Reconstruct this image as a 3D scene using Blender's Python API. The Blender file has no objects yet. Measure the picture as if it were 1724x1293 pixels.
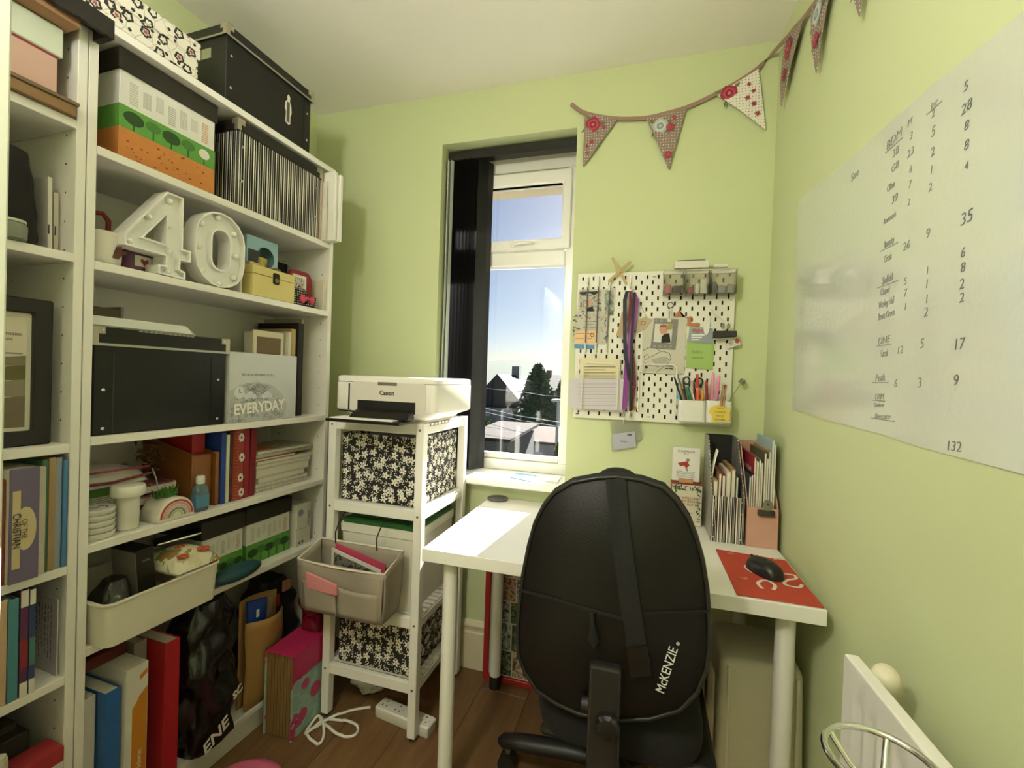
import bpy, math, random
import numpy as np
from mathutils import Vector, Matrix
R_ = random.Random(7)
PI = math.pi
SC = bpy.context.scene
COL = SC.collection

# ------------------------------------------------------------------ camera
F_PX, YAW, PITCH, ROLL, CH = 750.53, math.radians(-16.658), math.radians(0.735), math.radians(1.966), 1.2257
FW = Vector((math.sin(YAW)*math.cos(PITCH), math.cos(YAW)*math.cos(PITCH), -math.sin(PITCH)))
_rt = Vector((math.cos(YAW), -math.sin(YAW), 0)); _up = _rt.cross(FW)
RT = _rt*math.cos(ROLL) + _up*math.sin(ROLL); UP = -_rt*math.sin(ROLL) + _up*math.cos(ROLL)
CAMP = Vector((0, 0, CH))
cd = bpy.data.cameras.new('camera'); cam = bpy.data.objects.new('camera', cd); COL.objects.link(cam)
cd.sensor_width = 36; cd.lens = F_PX*36/1724; cd.clip_start = .01; cd.clip_end = 500
cam.matrix_world = Matrix(((RT.x, UP.x, -FW.x, 0), (RT.y, UP.y, -FW.y, 0), (RT.z, UP.z, -FW.z, CH), (0, 0, 0, 1)))
SC.camera = cam

# ------------------------------------------------------------------ world, sun, exposure
w = bpy.data.worlds.new('sky'); SC.world = w; w.use_nodes = True
nt = w.node_tree; nt.nodes.clear()
sky = nt.nodes.new('ShaderNodeTexSky'); sky.sky_type = 'NISHITA'; sky.sun_disc = False
SUNV = Vector((.10, 1, .62)).normalized()
sky.sun_elevation = math.asin(SUNV.z); sky.sun_rotation = math.atan2(SUNV.x, SUNV.y)
sky.altitude = 50; sky.air_density = .8; sky.dust_density = .7; sky.ozone_density = 1.0
bg = nt.nodes.new('ShaderNodeBackground'); bg.inputs[1].default_value = .056
wo = nt.nodes.new('ShaderNodeOutputWorld')
nt.links.new(sky.outputs[0], bg.inputs[0]); nt.links.new(bg.outputs[0], wo.inputs[0])
sl = bpy.data.lights.new('sun', 'SUN'); sl.energy = 32.0; sl.color = (1, .95, .86); sl.angle = math.radians(.6)
so = bpy.data.objects.new('sun', sl); COL.objects.link(so); so.location = SUNV*20
so.rotation_euler = SUNV.to_track_quat('Z', 'Y').to_euler()
SC.view_settings.view_transform = 'Standard'; SC.view_settings.look = 'None'
SC.view_settings.gamma = 1; SC.view_settings.use_curve_mapping = False
SC.view_settings.exposure = 0.75
FILL_W = 25

# ------------------------------------------------------------------ room measures
RX, DY, HZ, LX, NY = .405, 1.76, 2.4348, -1.53, -.75
WSL = .04                                 # the right-hand wall runs slightly out of square
WT = Vector((math.sin(WSL), -math.cos(WSL), 0)); WNRM = Vector((-math.cos(WSL), -math.sin(WSL), 0)); WP = Vector((RX, DY, 0)); WROT = -PI/2 + WSL
def rx(y): return RX + math.tan(WSL)*(DY-y)
WX0, WX1, WZ1, WZ0 = -.876, -.2935, 2.2227, .815
BTH = .0295
BO = Vector((-1.2277, .6918, 0)); BT = Vector((math.sin(BTH), math.cos(BTH), 0)); BI = Vector((-math.cos(BTH), math.sin(BTH), 0))
BROT = PI/2 - BTH
def BCW(t, d, z): return BO + BT*t + BI*d + Vector((0, 0, z))
def ray(px, py): return FW + RT*((px-862)/F_PX) - UP*((py-646.5)/F_PX)
def U(px, py, x=None, y=None, z=None):
    r = ray(px, py)
    t = (x/r.x) if x is not None else (y/r.y) if y is not None else (z-CH)/r.z
    return CAMP + r*t
def S(px, py, d=0):                       # pixel to shelf coordinates (along, height) at shelf depth d
    r = ray(px, py); t = ((BO-CAMP).dot(BI)+d)/r.dot(BI); q = CAMP + r*t - BO
    return q.dot(BT), q.z

def UW(px, py, off=0):                    # pixel to (distance along the right-hand wall from the corner, height) at a gap off
    r = ray(px, py); t = ((WP-CAMP).dot(WNRM)+off)/r.dot(WNRM); q = CAMP + r*t - WP
    return q.dot(WT), q.z
def WW(s, z, off=0): return WP + WT*s + WNRM*off + Vector((0, 0, z))
# ------------------------------------------------------------------ materials
def lin(c):
    if isinstance(c, str): c = [int(c[i:i+2], 16)/255 for i in (1, 3, 5)]
    return tuple((v/12.92 if v <= .04045 else ((v+.055)/1.055)**2.4) for v in c[:3]) + (1,)
_M = {}
class NT:
    def __init__(s, m): s.t = m.node_tree; s.n = s.t.nodes; s.b = s.n['Principled BSDF']
    def put(s, i, v):
        if hasattr(v, 'is_linked') or isinstance(v, bpy.types.NodeSocket): s.t.links.new(v, i)
        else: i.default_value = v
    def math(s, op, a, b=0, c=None):
        n = s.n.new('ShaderNodeMath'); n.operation = op; s.put(n.inputs[0], a); s.put(n.inputs[1], b)
        if c is not None: s.put(n.inputs[2], c)
        return n.outputs[0]
    def obj(s, kind='Object'): return s.n.new('ShaderNodeTexCoord').outputs[kind]
    def xyz(s, v):
        n = s.n.new('ShaderNodeSeparateXYZ'); s.put(n.inputs[0], v); return n.outputs
    def comb(s, x, y, z=0):
        n = s.n.new('ShaderNodeCombineXYZ'); s.put(n.inputs[0], x); s.put(n.inputs[1], y); s.put(n.inputs[2], z); return n.outputs[0]
    def noise(s, v, scale, detail=3, rough=.5, dist=0):
        n = s.n.new('ShaderNodeTexNoise'); s.put(n.inputs['Vector'], v); n.inputs['Scale'].default_value = scale
        n.inputs['Detail'].default_value = detail; n.inputs['Roughness'].default_value = rough; n.inputs['Distortion'].default_value = dist
        return n.outputs
    def mix(s, f, a, b):
        n = s.n.new('ShaderNodeMix'); n.data_type = 'RGBA'; s.put(n.inputs[0], f)
        s.put(n.inputs[6], a); s.put(n.inputs[7], b); return n.outputs[2]
    def vor(s, v, scale=1, rnd=1, feature='F1'):
        n = s.n.new('ShaderNodeTexVoronoi'); n.voronoi_dimensions = '2D'; n.feature = feature; s.put(n.inputs['Vector'], v)
        n.inputs['Scale'].default_value = scale; n.inputs['Randomness'].default_value = rnd; return n.outputs
    def bump(s, h, strength=.2, dist=.002):
        n = s.n.new('ShaderNodeBump'); n.inputs['Strength'].default_value = strength; n.inputs['Distance'].default_value = dist
        s.put(n.inputs['Height'], h); s.t.links.new(n.outputs[0], s.b.inputs['Normal'])
    def color(s, c): s.put(s.b.inputs['Base Color'], c)
    def polar(s, v, scale, rnd=1):        # cell-centred polar coordinates of a scattered pattern
        vo = s.vor(v, scale, rnd); a = s.xyz(v); c = s.xyz(vo['Position'])
        dx = s.math('SUBTRACT', a[0], c[0]); dy = s.math('SUBTRACT', a[1], c[1])
        r = s.math('MULTIPLY', s.math('SQRT', s.math('ADD', s.math('MULTIPLY', dx, dx), s.math('MULTIPLY', dy, dy))), scale)
        return r, s.math('ARCTAN2', dy, dx), vo['Color']
def base(name, col, rough=.5, metal=0, spec=.5):
    m = bpy.data.materials.new(name); m.use_nodes = True
    b = m.node_tree.nodes['Principled BSDF']; b.inputs['Base Color'].default_value = lin(col)
    b.inputs['Roughness'].default_value = rough; b.inputs['Metallic'].default_value = metal
    b.inputs['Specular IOR Level'].default_value = spec
    return m
def M(col, rough=.5, metal=0, grain=0, var=0, bump=0, bscale=300, coat=0, spec=.5):
    k = (col, rough, metal, grain, var, bump, bscale, coat, spec)
    if k in _M: return _M[k]
    m = base('mat_%d' % len(_M), col, rough, metal, spec); n = NT(m)
    if coat: n.b.inputs['Coat Weight'].default_value = coat; n.b.inputs['Coat Roughness'].default_value = .08
    if var:
        f = n.noise(n.obj(), grain or 30, 4)[0]; c = lin(col)
        lo = tuple(v*(1-var) for v in c[:3])+(1,); hi = tuple(min(1, v*(1+var)) for v in c[:3])+(1,)
        n.color(n.mix(f, lo, hi))
    if bump: n.bump(n.noise(n.obj(), bscale, 3)[0], bump)
    _M[k] = m; return m
def glass(name, tint='#ffffff', refl=.1, rough=.02, solid=0.0, solidcol='#ffffff'):
    m = bpy.data.materials.new(name); m.use_nodes = True; t = m.node_tree; t.nodes.clear()
    o = t.nodes.new('ShaderNodeOutputMaterial'); mx = t.nodes.new('ShaderNodeMixShader'); tr = t.nodes.new('ShaderNodeBsdfTransparent'); gl = t.nodes.new('ShaderNodeBsdfGlossy')
    lw = t.nodes.new('ShaderNodeFresnel'); lw.inputs[0].default_value = 1.3 + refl
    tr.inputs[0].default_value = lin(tint); gl.inputs['Roughness'].default_value = rough
    t.links.new(lw.outputs[0], mx.inputs[0]); t.links.new(tr.outputs[0], mx.inputs[1]); t.links.new(gl.outputs[0], mx.inputs[2])
    last = mx
    if solid:
        m2 = t.nodes.new('ShaderNodeMixShader'); df = t.nodes.new('ShaderNodeBsdfDiffuse'); df.inputs[0].default_value = lin(solidcol)
        m2.inputs[0].default_value = solid; t.links.new(mx.outputs[0], m2.inputs[1]); t.links.new(df.outputs[0], m2.inputs[2]); last = m2
    t.links.new(last.outputs[0], o.inputs[0]); return m
def vertical_uv(n):
    a = n.xyz(n.obj()); return n.comb(n.math('ADD', a[0], a[1]), a[2])

WHITE = M('#ece9e0', .45); WHITE2 = M('#e6e3da', .6, var=.03, grain=8); BLACK = M('#16140f', .5); CHROME = M('#d8d8d8', .12, 1)
STEEL = M('#b9b7ae', .35, 1); PAGES = M('#d9d3c2', .8, var=.12, grain=120); INK = M('#2a2a2c', .7)
m_wall = base('wall_green', '#c7ce9e', .85); _n = NT(m_wall); _n.bump(_n.noise(_n.obj(), 180, 3)[0], .06, .001)
m_ceil = base('ceiling_paint', '#efeadf', .9); _n = NT(m_ceil); _n.bump(_n.noise(_n.obj(), 25, 3)[0], .08, .003)
def shelf_paint():
    m = base('shelf_foil', '#eae6dd', .4); n = NT(m); n.bump(n.noise(n.obj(), 90, 2)[0], .03, .001); return m
m_shelf = shelf_paint()
def stripes(name, a, b, period, cuts):
    m = base(name, a, .35); n = NT(m); v = n.xyz(n.obj()); u = n.math('ADD', v[0], v[1])
    f = n.math('FRACT', n.math('DIVIDE', n.math('ADD', u, 5), period)); acc = 0.0
    for lo, hi in cuts:
        k = n.math('MULTIPLY', n.math('GREATER_THAN', f, lo), n.math('LESS_THAN', f, hi)); acc = n.math('ADD', acc, k)
    n.color(n.mix(n.math('MINIMUM', acc, 1), lin(a), lin(b))); return m
m_stripe = stripes('barcode_stripes', '#14120e', '#efe9da', .0172, ((.0, .2), (.5, .58)))
m_stripe2 = stripes('file_stripes', '#17140f', '#e4dfd0', .026, ((.0, .14), (.26, .31), (.4, .5), (.66, .7), (.8, .84)))
def flowers_bw():
    m = base('hibiscus_print', '#1a1512', .7); n = NT(m); uv = vertical_uv(n)
    nz = n.noise(uv, 26, 1)[1]; 
    r, a, c = n.polar(uv, 27, .7)
    pet = n.math('MULTIPLY_ADD', n.math('ABSOLUTE', n.math('COSINE', n.math('MULTIPLY', a, 2.5))), .27, .10)
    fl = n.math('MULTIPLY', n.math('LESS_THAN', r, pet), n.math('GREATER_THAN', r, .055))
    r2, a2, c2 = n.polar(uv, 62, 1)
    ph = n.xyz(c2)[0]
    rr = n.math('ADD', r2, n.math('MULTIPLY', n.math('SINE', n.math('ADD', n.math('MULTIPLY', a2, 1), n.math('MULTIPLY', ph, 6.28))), .10))
    ring = n.math('LESS_THAN', n.math('ABSOLUTE', n.math('SUBTRACT', rr, .27)), .07)
    gap = n.math('GREATER_THAN', n.math('SINE', n.math('ADD', a2, n.math('MULTIPLY', ph, 9))), -.72)
    curl = n.math('MULTIPLY', n.math('MULTIPLY', ring, gap), n.math('GREATER_THAN', r, n.math('ADD', pet, .045)))
    n.color(n.mix(n.math('MAXIMUM', fl, curl), lin('#1a1512'), lin('#e8e2d2'))); return m
m_hib = flowers_bw()
def doodle_print():
    m = base('doodle_print', '#ded9c8', .6); n = NT(m); uv = vertical_uv(n)
    r, a, c = n.polar(uv, 27, .9); k = n.xyz(c)
    rr = n.math('ADD', r, n.math('MULTIPLY', n.math('SINE', n.math('MULTIPLY', a, 5)), .035))
    blk = n.math('MULTIPLY', n.math('LESS_THAN', n.math('ABSOLUTE', n.math('SUBTRACT', rr, .26)), .075), n.math('GREATER_THAN', k[0], .4))
    red = n.math('MULTIPLY', n.math('LESS_THAN', rr, .13), n.math('GREATER_THAN', k[1], .62))
    r3, a3, c3 = n.polar(uv, 60, 1); dots = n.math('MULTIPLY', n.math('LESS_THAN', r3, .26), n.math('GREATER_THAN', n.xyz(c3)[0], .74))
    ed = n.vor(uv, 34, 1, 'DISTANCE_TO_EDGE')['Distance']; gl = n.math('LESS_THAN', ed, .03)
    c1 = n.mix(n.math('MULTIPLY', gl, .55), lin('#ded9c8'), lin('#8d8a7c'))
    c2 = n.mix(n.math('MAXIMUM', blk, dots), c1, lin('#2a2422')); n.color(n.mix(red, c2, lin('#a04a50'))); return m
m_doodle = doodle_print()
def dotted(name, a, b, scale, rad, rough=.8, rnd=.2):
    m = base(name, a, rough); n = NT(m); r, _, _ = n.polar(vertical_uv(n), scale, rnd)
    n.color(n.mix(n.math('LESS_THAN', r, rad), lin(a), lin(b))); return m
m_taupe = dotted('taupe_dots', '#8f7a6e', '#e3dcd2', 95, .16)
m_cream_dots = dotted('cream_dots', '#e8e2d2', '#8a6a62', 95, .16)
m_polka = dotted('polka_black', '#1b1714', '#e3dccf', 120, .22)
def scribble(name, paper, ink, scale_u, scale_v, dens=.5):    # lines of far-off small print
    m = base(name, paper, .7); n = NT(m); v = n.xyz(n.obj()); u = n.math('ADD', v[0], v[1])
    row = n.math('FRACT', n.math('MULTIPLY', v[2], scale_v)); on = n.math('LESS_THAN', row, .45)
    wn = n.noise(n.comb(n.math('MULTIPLY', u, scale_u), n.math('MULTIPLY', n.math('FLOOR', n.math('MULTIPLY', v[2], scale_v)), 7.3)), 1, 1)[0]
    k = n.math('MULTIPLY', on, n.math('GREATER_THAN', wn, 1-dens)); n.color(n.mix(n.math('MULTIPLY', k, .8), lin(paper), lin(ink))); return m
m_print = scribble('small_print', '#d8d2be', '#8c877a', 140, 190, .62)
def mottled(name, cols, scale, rough=.6, dist=1.5):
    m = base(name, cols[0], rough); n = NT(m); f = n.noise(n.obj(), scale, 3, .6, dist)[0]
    rp = n.n.new('ShaderNodeValToRGB'); rp.color_ramp.interpolation = 'CONSTANT'; e = rp.color_ramp.elements
    e[0].color = lin(cols[0]); e[0].position = 0; e[1].color = lin(cols[1]); e[1].position = .45
    for i, c in enumerate(cols[2:]): x = e.new(.5 + .07*(i+1)); x.color = lin(c)
    n.put(rp.inputs[0], f); n.color(rp.outputs[0]); return m

# ------------------------------------------------------------------ mesh helpers
class MB:
    def __init__(s): s.v = []; s.f = []; s.m = []; s.cur = 0
    def add(s, vs, fs):
        o = len(s.v); s.v += [tuple(p) for p in vs]; s.f += [tuple(i+o for i in f) for f in fs]; s.m += [s.cur]*len(fs); return s
    def mi(s, i): s.cur = i; return s
    def box(s, x0, x1, y0, y1, z0, z1):
        return s.add([(x0,y0,z0),(x1,y0,z0),(x1,y1,z0),(x0,y1,z0),(x0,y0,z1),(x1,y0,z1),(x1,y1,z1),(x0,y1,z1)],
                     [(0,3,2,1),(4,5,6,7),(0,1,5,4),(1,2,6,5),(2,3,7,6),(3,0,4,7)])
    def hexa(s, b, t):                    # four bottom and four top corners
        return s.add(list(b)+list(t), [(0,3,2,1),(4,5,6,7),(0,1,5,4),(1,2,6,5),(2,3,7,6),(3,0,4,7)])
    def loft(s, rings, closed=True, cap0=True, cap1=True):
        n = len(rings[0]); fs = []
        for i in range(len(rings)-1):
            for j in range(n if closed else n-1):
                k = (j+1) % n; fs.append((i*n+j, i*n+k, (i+1)*n+k, (i+1)*n+j))
        if cap0: fs.append(tuple(range(n-1, -1, -1)))
        if cap1: fs.append(tuple((len(rings)-1)*n+j for j in range(n)))
        return s.add([p for r in rings for p in r], fs)
    def lathe(s, prof, n=20, c=(0, 0, 0), cap=True, a0=0):
        return s.loft([[(c[0]+r*math.cos(2*PI*k/n+a0), c[1]+r*math.sin(2*PI*k/n+a0), c[2]+z) for k in range(n)] for r, z in prof], True, cap, cap)
    def tube(s, pts, r, n=8, closed=False, flat=None):
        pts = [Vector(p) for p in pts]; rings = []; N = len(pts); prev = None
        rad = r if isinstance(r, (list, tuple)) else [r]*N
        for i, p in enumerate(pts):
            a = pts[(i-1) % N] if (closed or i) else p; b = pts[(i+1) % N] if (closed or i < N-1) else p
            d = (b-a).normalized() if (b-a).length > 1e-9 else Vector((0, 0, 1))
            if prev is None:
                q = Vector((0, 0, 1)) if abs(d.z) < .9 else Vector((1, 0, 0)); u = d.cross(q).normalized()
            else: u = (prev - d*prev.dot(d)).normalized()
            prev = u; v = d.cross(u); fx, fy = flat or (1, 1)
            rings.append([tuple(p + (u*math.cos(2*PI*k/n)*fx + v*math.sin(2*PI*k/n)*fy)*rad[i]) for k in range(n)])
        if closed: rings.append(rings[0])
        return s.loft(rings, True, not closed, not closed)
    def cyl(s, a, b, r, r2=None, n=12): return s.tube([a, b], [r, r if r2 is None else r2], n)
    def prism(s, poly, lo, hi, plane='xz'):   # polygon extruded along the third axis
        mk = {'xz': lambda p, h: (p[0], h, p[1]), 'xy': lambda p, h: (p[0], p[1], h), 'yz': lambda p, h: (h, p[0], p[1])}[plane]
        return s.loft([[mk(p, lo) for p in poly], [mk(p, hi) for p in poly]])
    def face(s, pts): return s.add(pts, [tuple(range(len(pts)))])
    def grid(s, fn, nu, nv, cu=False):
        vs = [fn(i/nu, j/nv) for j in range(nv+1) for i in range(nu+1)]
        return s.add(vs, [(j*(nu+1)+i, j*(nu+1)+i+1, (j+1)*(nu+1)+i+1, (j+1)*(nu+1)+i) for j in range(nv) for i in range(nu)])
    def ellipsoid(s, c, rx, ry, rz, n=16, k=10):
        rings = []
        for i in range(1, k):
            a = PI*i/k - PI/2
            rings.append([(c[0]+rx*math.cos(a)*math.cos(2*PI*j/n), c[1]+ry*math.cos(a)*math.sin(2*PI*j/n), c[2]+rz*math.sin(a)) for j in range(n)])
        return s.loft(rings)
    def build(s, name, mat, parent=None, loc=(0, 0, 0), rot=(0, 0, 0), bev=0, seg=1, smooth=None, kind=None, label=None, solid=0):
        me = bpy.data.meshes.new(name); me.from_pydata(s.v, [], s.f); me.update()
        import bmesh
        bm = bmesh.new(); bm.from_mesh(me); bmesh.ops.recalc_face_normals(bm, faces=bm.faces); bm.to_mesh(me); bm.free()
        for x in (mat if isinstance(mat, (list, tuple)) else [mat]): me.materials.append(x)
        me.polygons.foreach_set('material_index', s.m)
        if smooth is not None:
            me.polygons.foreach_set('use_smooth', [True]*len(me.polygons)); me.set_sharp_from_angle(angle=math.radians(smooth))
        o = bpy.data.objects.new(name, me); COL.objects.link(o); o.location = loc; o.rotation_euler = rot
        if parent is not None: o.parent = parent
        if solid: k = o.modifiers.new('solid', 'SOLIDIFY'); k.thickness = solid; k.offset = 0
        if bev: k = o.modifiers.new('bevel', 'BEVEL'); k.width = bev; k.segments = seg; k.limit_method = 'ANGLE'; k.angle_limit = math.radians(40)
        if kind: o['kind'] = kind
        if label: o['label'] = label
        return o
def tag(o, label, cat, group=None):
    o['label'] = label; o['category'] = cat
    if group: o['group'] = group
    return o
def thing(name, label, cat, loc=(0, 0, 0), rz=0, group=None):
    o = bpy.data.objects.new(name, None); COL.objects.link(o); o.empty_display_size = .05
    o.location = loc; o.rotation_euler = (0, 0, rz); return tag(o, label, cat, group)
def bthing(name, label, cat, t, d, z, group=None, rz=0): return thing(name, label, cat, BCW(t, d, z+.0008), BROT+rz, group)
def bx(x0, x1, y0, y1, z0, z1): return MB().box(x0, x1, y0, y1, z0, z1)
def struct(o): o['kind'] = 'structure'; return o
def copy_tree(o, parent=None):
    c = o.copy(); COL.objects.link(c); c.parent = parent
    for ch in list(o.children): copy_tree(ch, c)
    return c
FRONT = (PI/2, 0, 0)
def text(parent, body, size, loc, rot=FRONT, mat=None, align='CENTER', shear=0, ext=.0003, sx=1, name='lettering', bold=0):
    c = bpy.data.curves.new('t', 'FONT'); c.body = body; c.size = size; c.align_x = align; c.align_y = 'CENTER'; c.extrude = ext; c.shear = shear; c.offset = bold; c.resolution_u = 3
    tmp = bpy.data.objects.new('t', c); COL.objects.link(tmp); me = bpy.data.meshes.new_from_object(tmp); bpy.data.objects.remove(tmp); bpy.data.curves.remove(c)
    me.name = name; me.materials.clear(); me.materials.append(mat or INK)
    o = bpy.data.objects.new(name, me); COL.objects.link(o); o.location = loc; o.rotation_euler = rot; o.scale = (sx, 1, 1)
    if parent is not None: o.parent = parent
    return o
def decal(parent, pts, y, mat, name='print', th=.0006):   # flat print on a face looking towards -y
    return MB().prism(pts, y-th, y, 'xz').build(name, mat, parent)
def circ(cx, cz, r, n=14, r2=None, a0=0): return [(cx+r*math.cos(2*PI*k/n+a0), cz+(r2 or r)*math.sin(2*PI*k/n+a0)) for k in range(n)]
def rrect(x0, x1, y0, y1, r, n=5):
    out = []
    for cx, cy, a in ((x1-r, y1-r, 0), (x0+r, y1-r, PI/2), (x0+r, y0+r, PI), (x1-r, y0+r, 1.5*PI)):
        out += [(cx+r*math.cos(a+PI/2*k/n), cy+r*math.sin(a+PI/2*k/n)) for k in range(n+1)]
    return out
def inset(poly, w):
    n = len(poly); out = []; ar = sum(poly[i][0]*poly[(i+1) % n][1]-poly[(i+1) % n][0]*poly[i][1] for i in range(n)); sg = 1 if ar > 0 else -1
    for i in range(n):
        a, b, c = Vector(poly[i-1]), Vector(poly[i]), Vector(poly[(i+1) % n])
        d1 = (b-a).normalized(); d2 = (c-b).normalized(); n1 = Vector((-d1.y, d1.x))*sg; n2 = Vector((-d2.y, d2.x))*sg
        m = n1+n2; m = m/max(.35, m.length_squared/2) if m.length > 1e-6 else n1
        q = b + m*w; out.append((q.x, q.y))
    return out
def ringwall(mb, outer, inner, lo, hi):   # wall between two outlines, extruded along y
    n = len(outer); vs = [(p[0], h, p[1]) for h in (lo, hi) for ring in (outer, inner) for p in ring]; fs = []
    for j in range(n):
        k = (j+1) % n; O0, I0, O1, I1 = 0, n, 2*n, 3*n
        fs += [(O0+j, O0+k, I0+k, I0+j), (O1+j, I1+j, I1+k, O1+k), (O0+j, O1+j, O1+k, O0+k), (I0+j, I0+k, I1+k, I1+j)]
    return mb.add(vs, fs)

# ================================================================== SETTING
def wood_floor():
    m = base('dark_wood', '#5a3d22', .38); n = NT(m); oi = n.n.new('ShaderNodeObjectInfo').outputs['Random']
    a = n.xyz(n.obj()); v = n.comb(n.math('MULTIPLY', a[0], 16), n.math('MULTIPLY', a[1], 1.6), n.math('MULTIPLY', oi, 30))
    f = n.noise(v, 1.6, 6, .62, 1.2)[0]; g = n.noise(v, 9, 3)[0]
    c = n.mix(f, lin('#54391f'), lin('#96714a')); c = n.mix(n.math('MULTIPLY', oi, .3), c, lin('#5e4128'))
    n.color(n.mix(n.math('MULTIPLY', g, .25), c, lin('#3e2814'))); n.bump(g, .08, .001); return m
m_floor = wood_floor()
floor = struct(bx(LX-.1, RX+.2, NY-.1, DY+.2, -.06, -.012).build('floor', M('#241509', .8)))
PW, PL = .19, 1.2
for i in range(11):
    x0 = LX + i*PW; x1 = min(x0+PW-.0012, RX+.12)
    off = [0, .42, .85, .25, .66][i % 5]; y = NY - off
    while y < DY:
        ya, yb = max(y, NY), min(y+PL-.0015, DY)
        if yb-ya > .02: bx(x0, x1, ya, yb, -.012, 0).build('plank', m_floor, floor, bev=.0008)
        y += PL
struct(bx(LX-.1, RX+.2, NY-.1, DY+.2, HZ, HZ+.06).build('ceiling', m_ceil))
struct(bx(LX-.1, LX, NY, DY+.2, 0, HZ).build('wall_left', m_wall))
struct(MB().prism([(RX, DY+.0), (RX, DY+.2), (RX+.25, DY+.2), (RX+.25, NY), (rx(NY), NY)], 0, HZ, 'xy').build('wall_right', m_wall))
struct(bx(LX-.1, RX+.2, NY-.1, NY, 0, HZ).build('wall_front', m_wall))
wb = MB()
for a in ((LX, WX0, 0, HZ), (WX1, RX, 0, HZ), (WX0, WX1, 0, WZ0-.03), (WX0, WX1, WZ1, HZ)): wb.box(a[0], a[1], DY, DY+.2, a[2], a[3])
struct(wb.build('wall_back', m_wall))
prof = [(0, 0), (-.018, 0), (-.018, .15), (-.014, .158), (-.014, .168), (-.020, .176), (-.020, .184), (-.010, .196), (-.004, .2), (0, .2)]
MB().loft([[(x, DY+p[0], p[1]) for p in prof] for x in (LX, RX)]).build('baseboard_back', M('#d9cfae', .4), kind='structure')
MB().loft([[(rx(y)+p[0], y, p[1]) for p in prof] for y in (NY, DY-.02)]).build('baseboard_right', M('#d9cfae', .4), kind='structure')

# window
m_upvc = M('#e9e6dd', .25); m_pane = glass('window_glass', '#fbfdff', .12)
win = struct(bpy.data.objects.new('window_1', None)); COL.objects.link(win); win.location = ((WX0+WX1)/2, DY+.1, WZ0)
def wpart(name, mb, mat, bev=.003, **k): 
    o = mb.build(name, mat, win, bev=bev, **k); o.location = -Vector(win.location); return o
fy0, fy1 = DY+.14, DY+.2
kz_ = lambda z: CH+(z-CH)*1.0215
wpart('frame_head', bx(WX0, WX1, fy0, fy1, kz_(2.12), WZ1), m_upvc)
wpart('frame_foot', bx(WX0, WX1, fy0, fy1, WZ0, kz_(.868)), m_upvc)
wpart('bead', bx(WX0+.05, WX1-.056, fy0+.012, fy1-.01, kz_(.868), kz_(.893)), m_upvc, .006)
wpart('frame_jamb', bx(WX0, WX0+.05, fy0, fy1, kz_(.868), kz_(2.12)), m_upvc); wpart('frame_jamb', bx(WX1-.056, WX1, fy0, fy1, kz_(.868), kz_(2.12)), m_upvc)
wpart('transom', bx(WX0+.05, WX1-.056, fy0, fy1, kz_(1.712), kz_(1.775)), m_upvc, .006)
sa0, sa1, sz0, sz1 = WX0+.045, WX1-.035, kz_(1.778), kz_(2.112)
so_ = [(sa0, sz0), (sa1, sz0), (sa1, sz1), (sa0, sz1)]; si_ = [(sa0+.045, sz0+.045), (sa1-.04, sz0+.045), (sa1-.04, sz1-.06), (sa0+.045, sz1-.06)]
wpart('opening_sash', ringwall(MB(), so_, si_, fy0-.014, fy1-.02), m_upvc, .006)
wpart('sash_bead', ringwall(MB(), inset(so_, .03), si_, fy0-.008, fy0+.02), m_upvc, .004)
wpart('glass_pane', bx(si_[0][0]-.005, si_[1][0]+.005, fy0+.022, fy0+.026, si_[0][1]-.005, si_[2][1]+.005), m_pane, 0)
wpart('glass_pane', bx(WX0+.045, WX1-.050, fy0+.028, fy0+.032, kz_(.888), kz_(1.716)), m_pane, 0)
hd = wpart('window_handle', MB().lathe([(.014, 0), (.014, .006), (.008, .01), (.008, .02)], 12).tube([(0, 0, .018), (.03, 0, .02), (.1, .002, .018)], [.008, .008, .005], 8), m_upvc, .001, smooth=40)
hd.rotation_euler = (PI/2, 0, 0); hd.location = Vector((-.58, fy0-.014, kz_(1.803))) - Vector(win.location)
wpart('window_sill', bx(WX0-.06, WX1+.03, DY-.06, fy0+.01, WZ0-.03, WZ0), M('#efece3', .3), .008, seg=3)
# left reveal and head keep the paler paint of the opening
# door edge by the camera
dy1 = U(10, 646, x=-.80).y
door = struct(bx(-.84, -.80, dy1-.76, dy1, .006, 1.98).build('door_1', M('#dfe0cd', .4), bev=.003))

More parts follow.
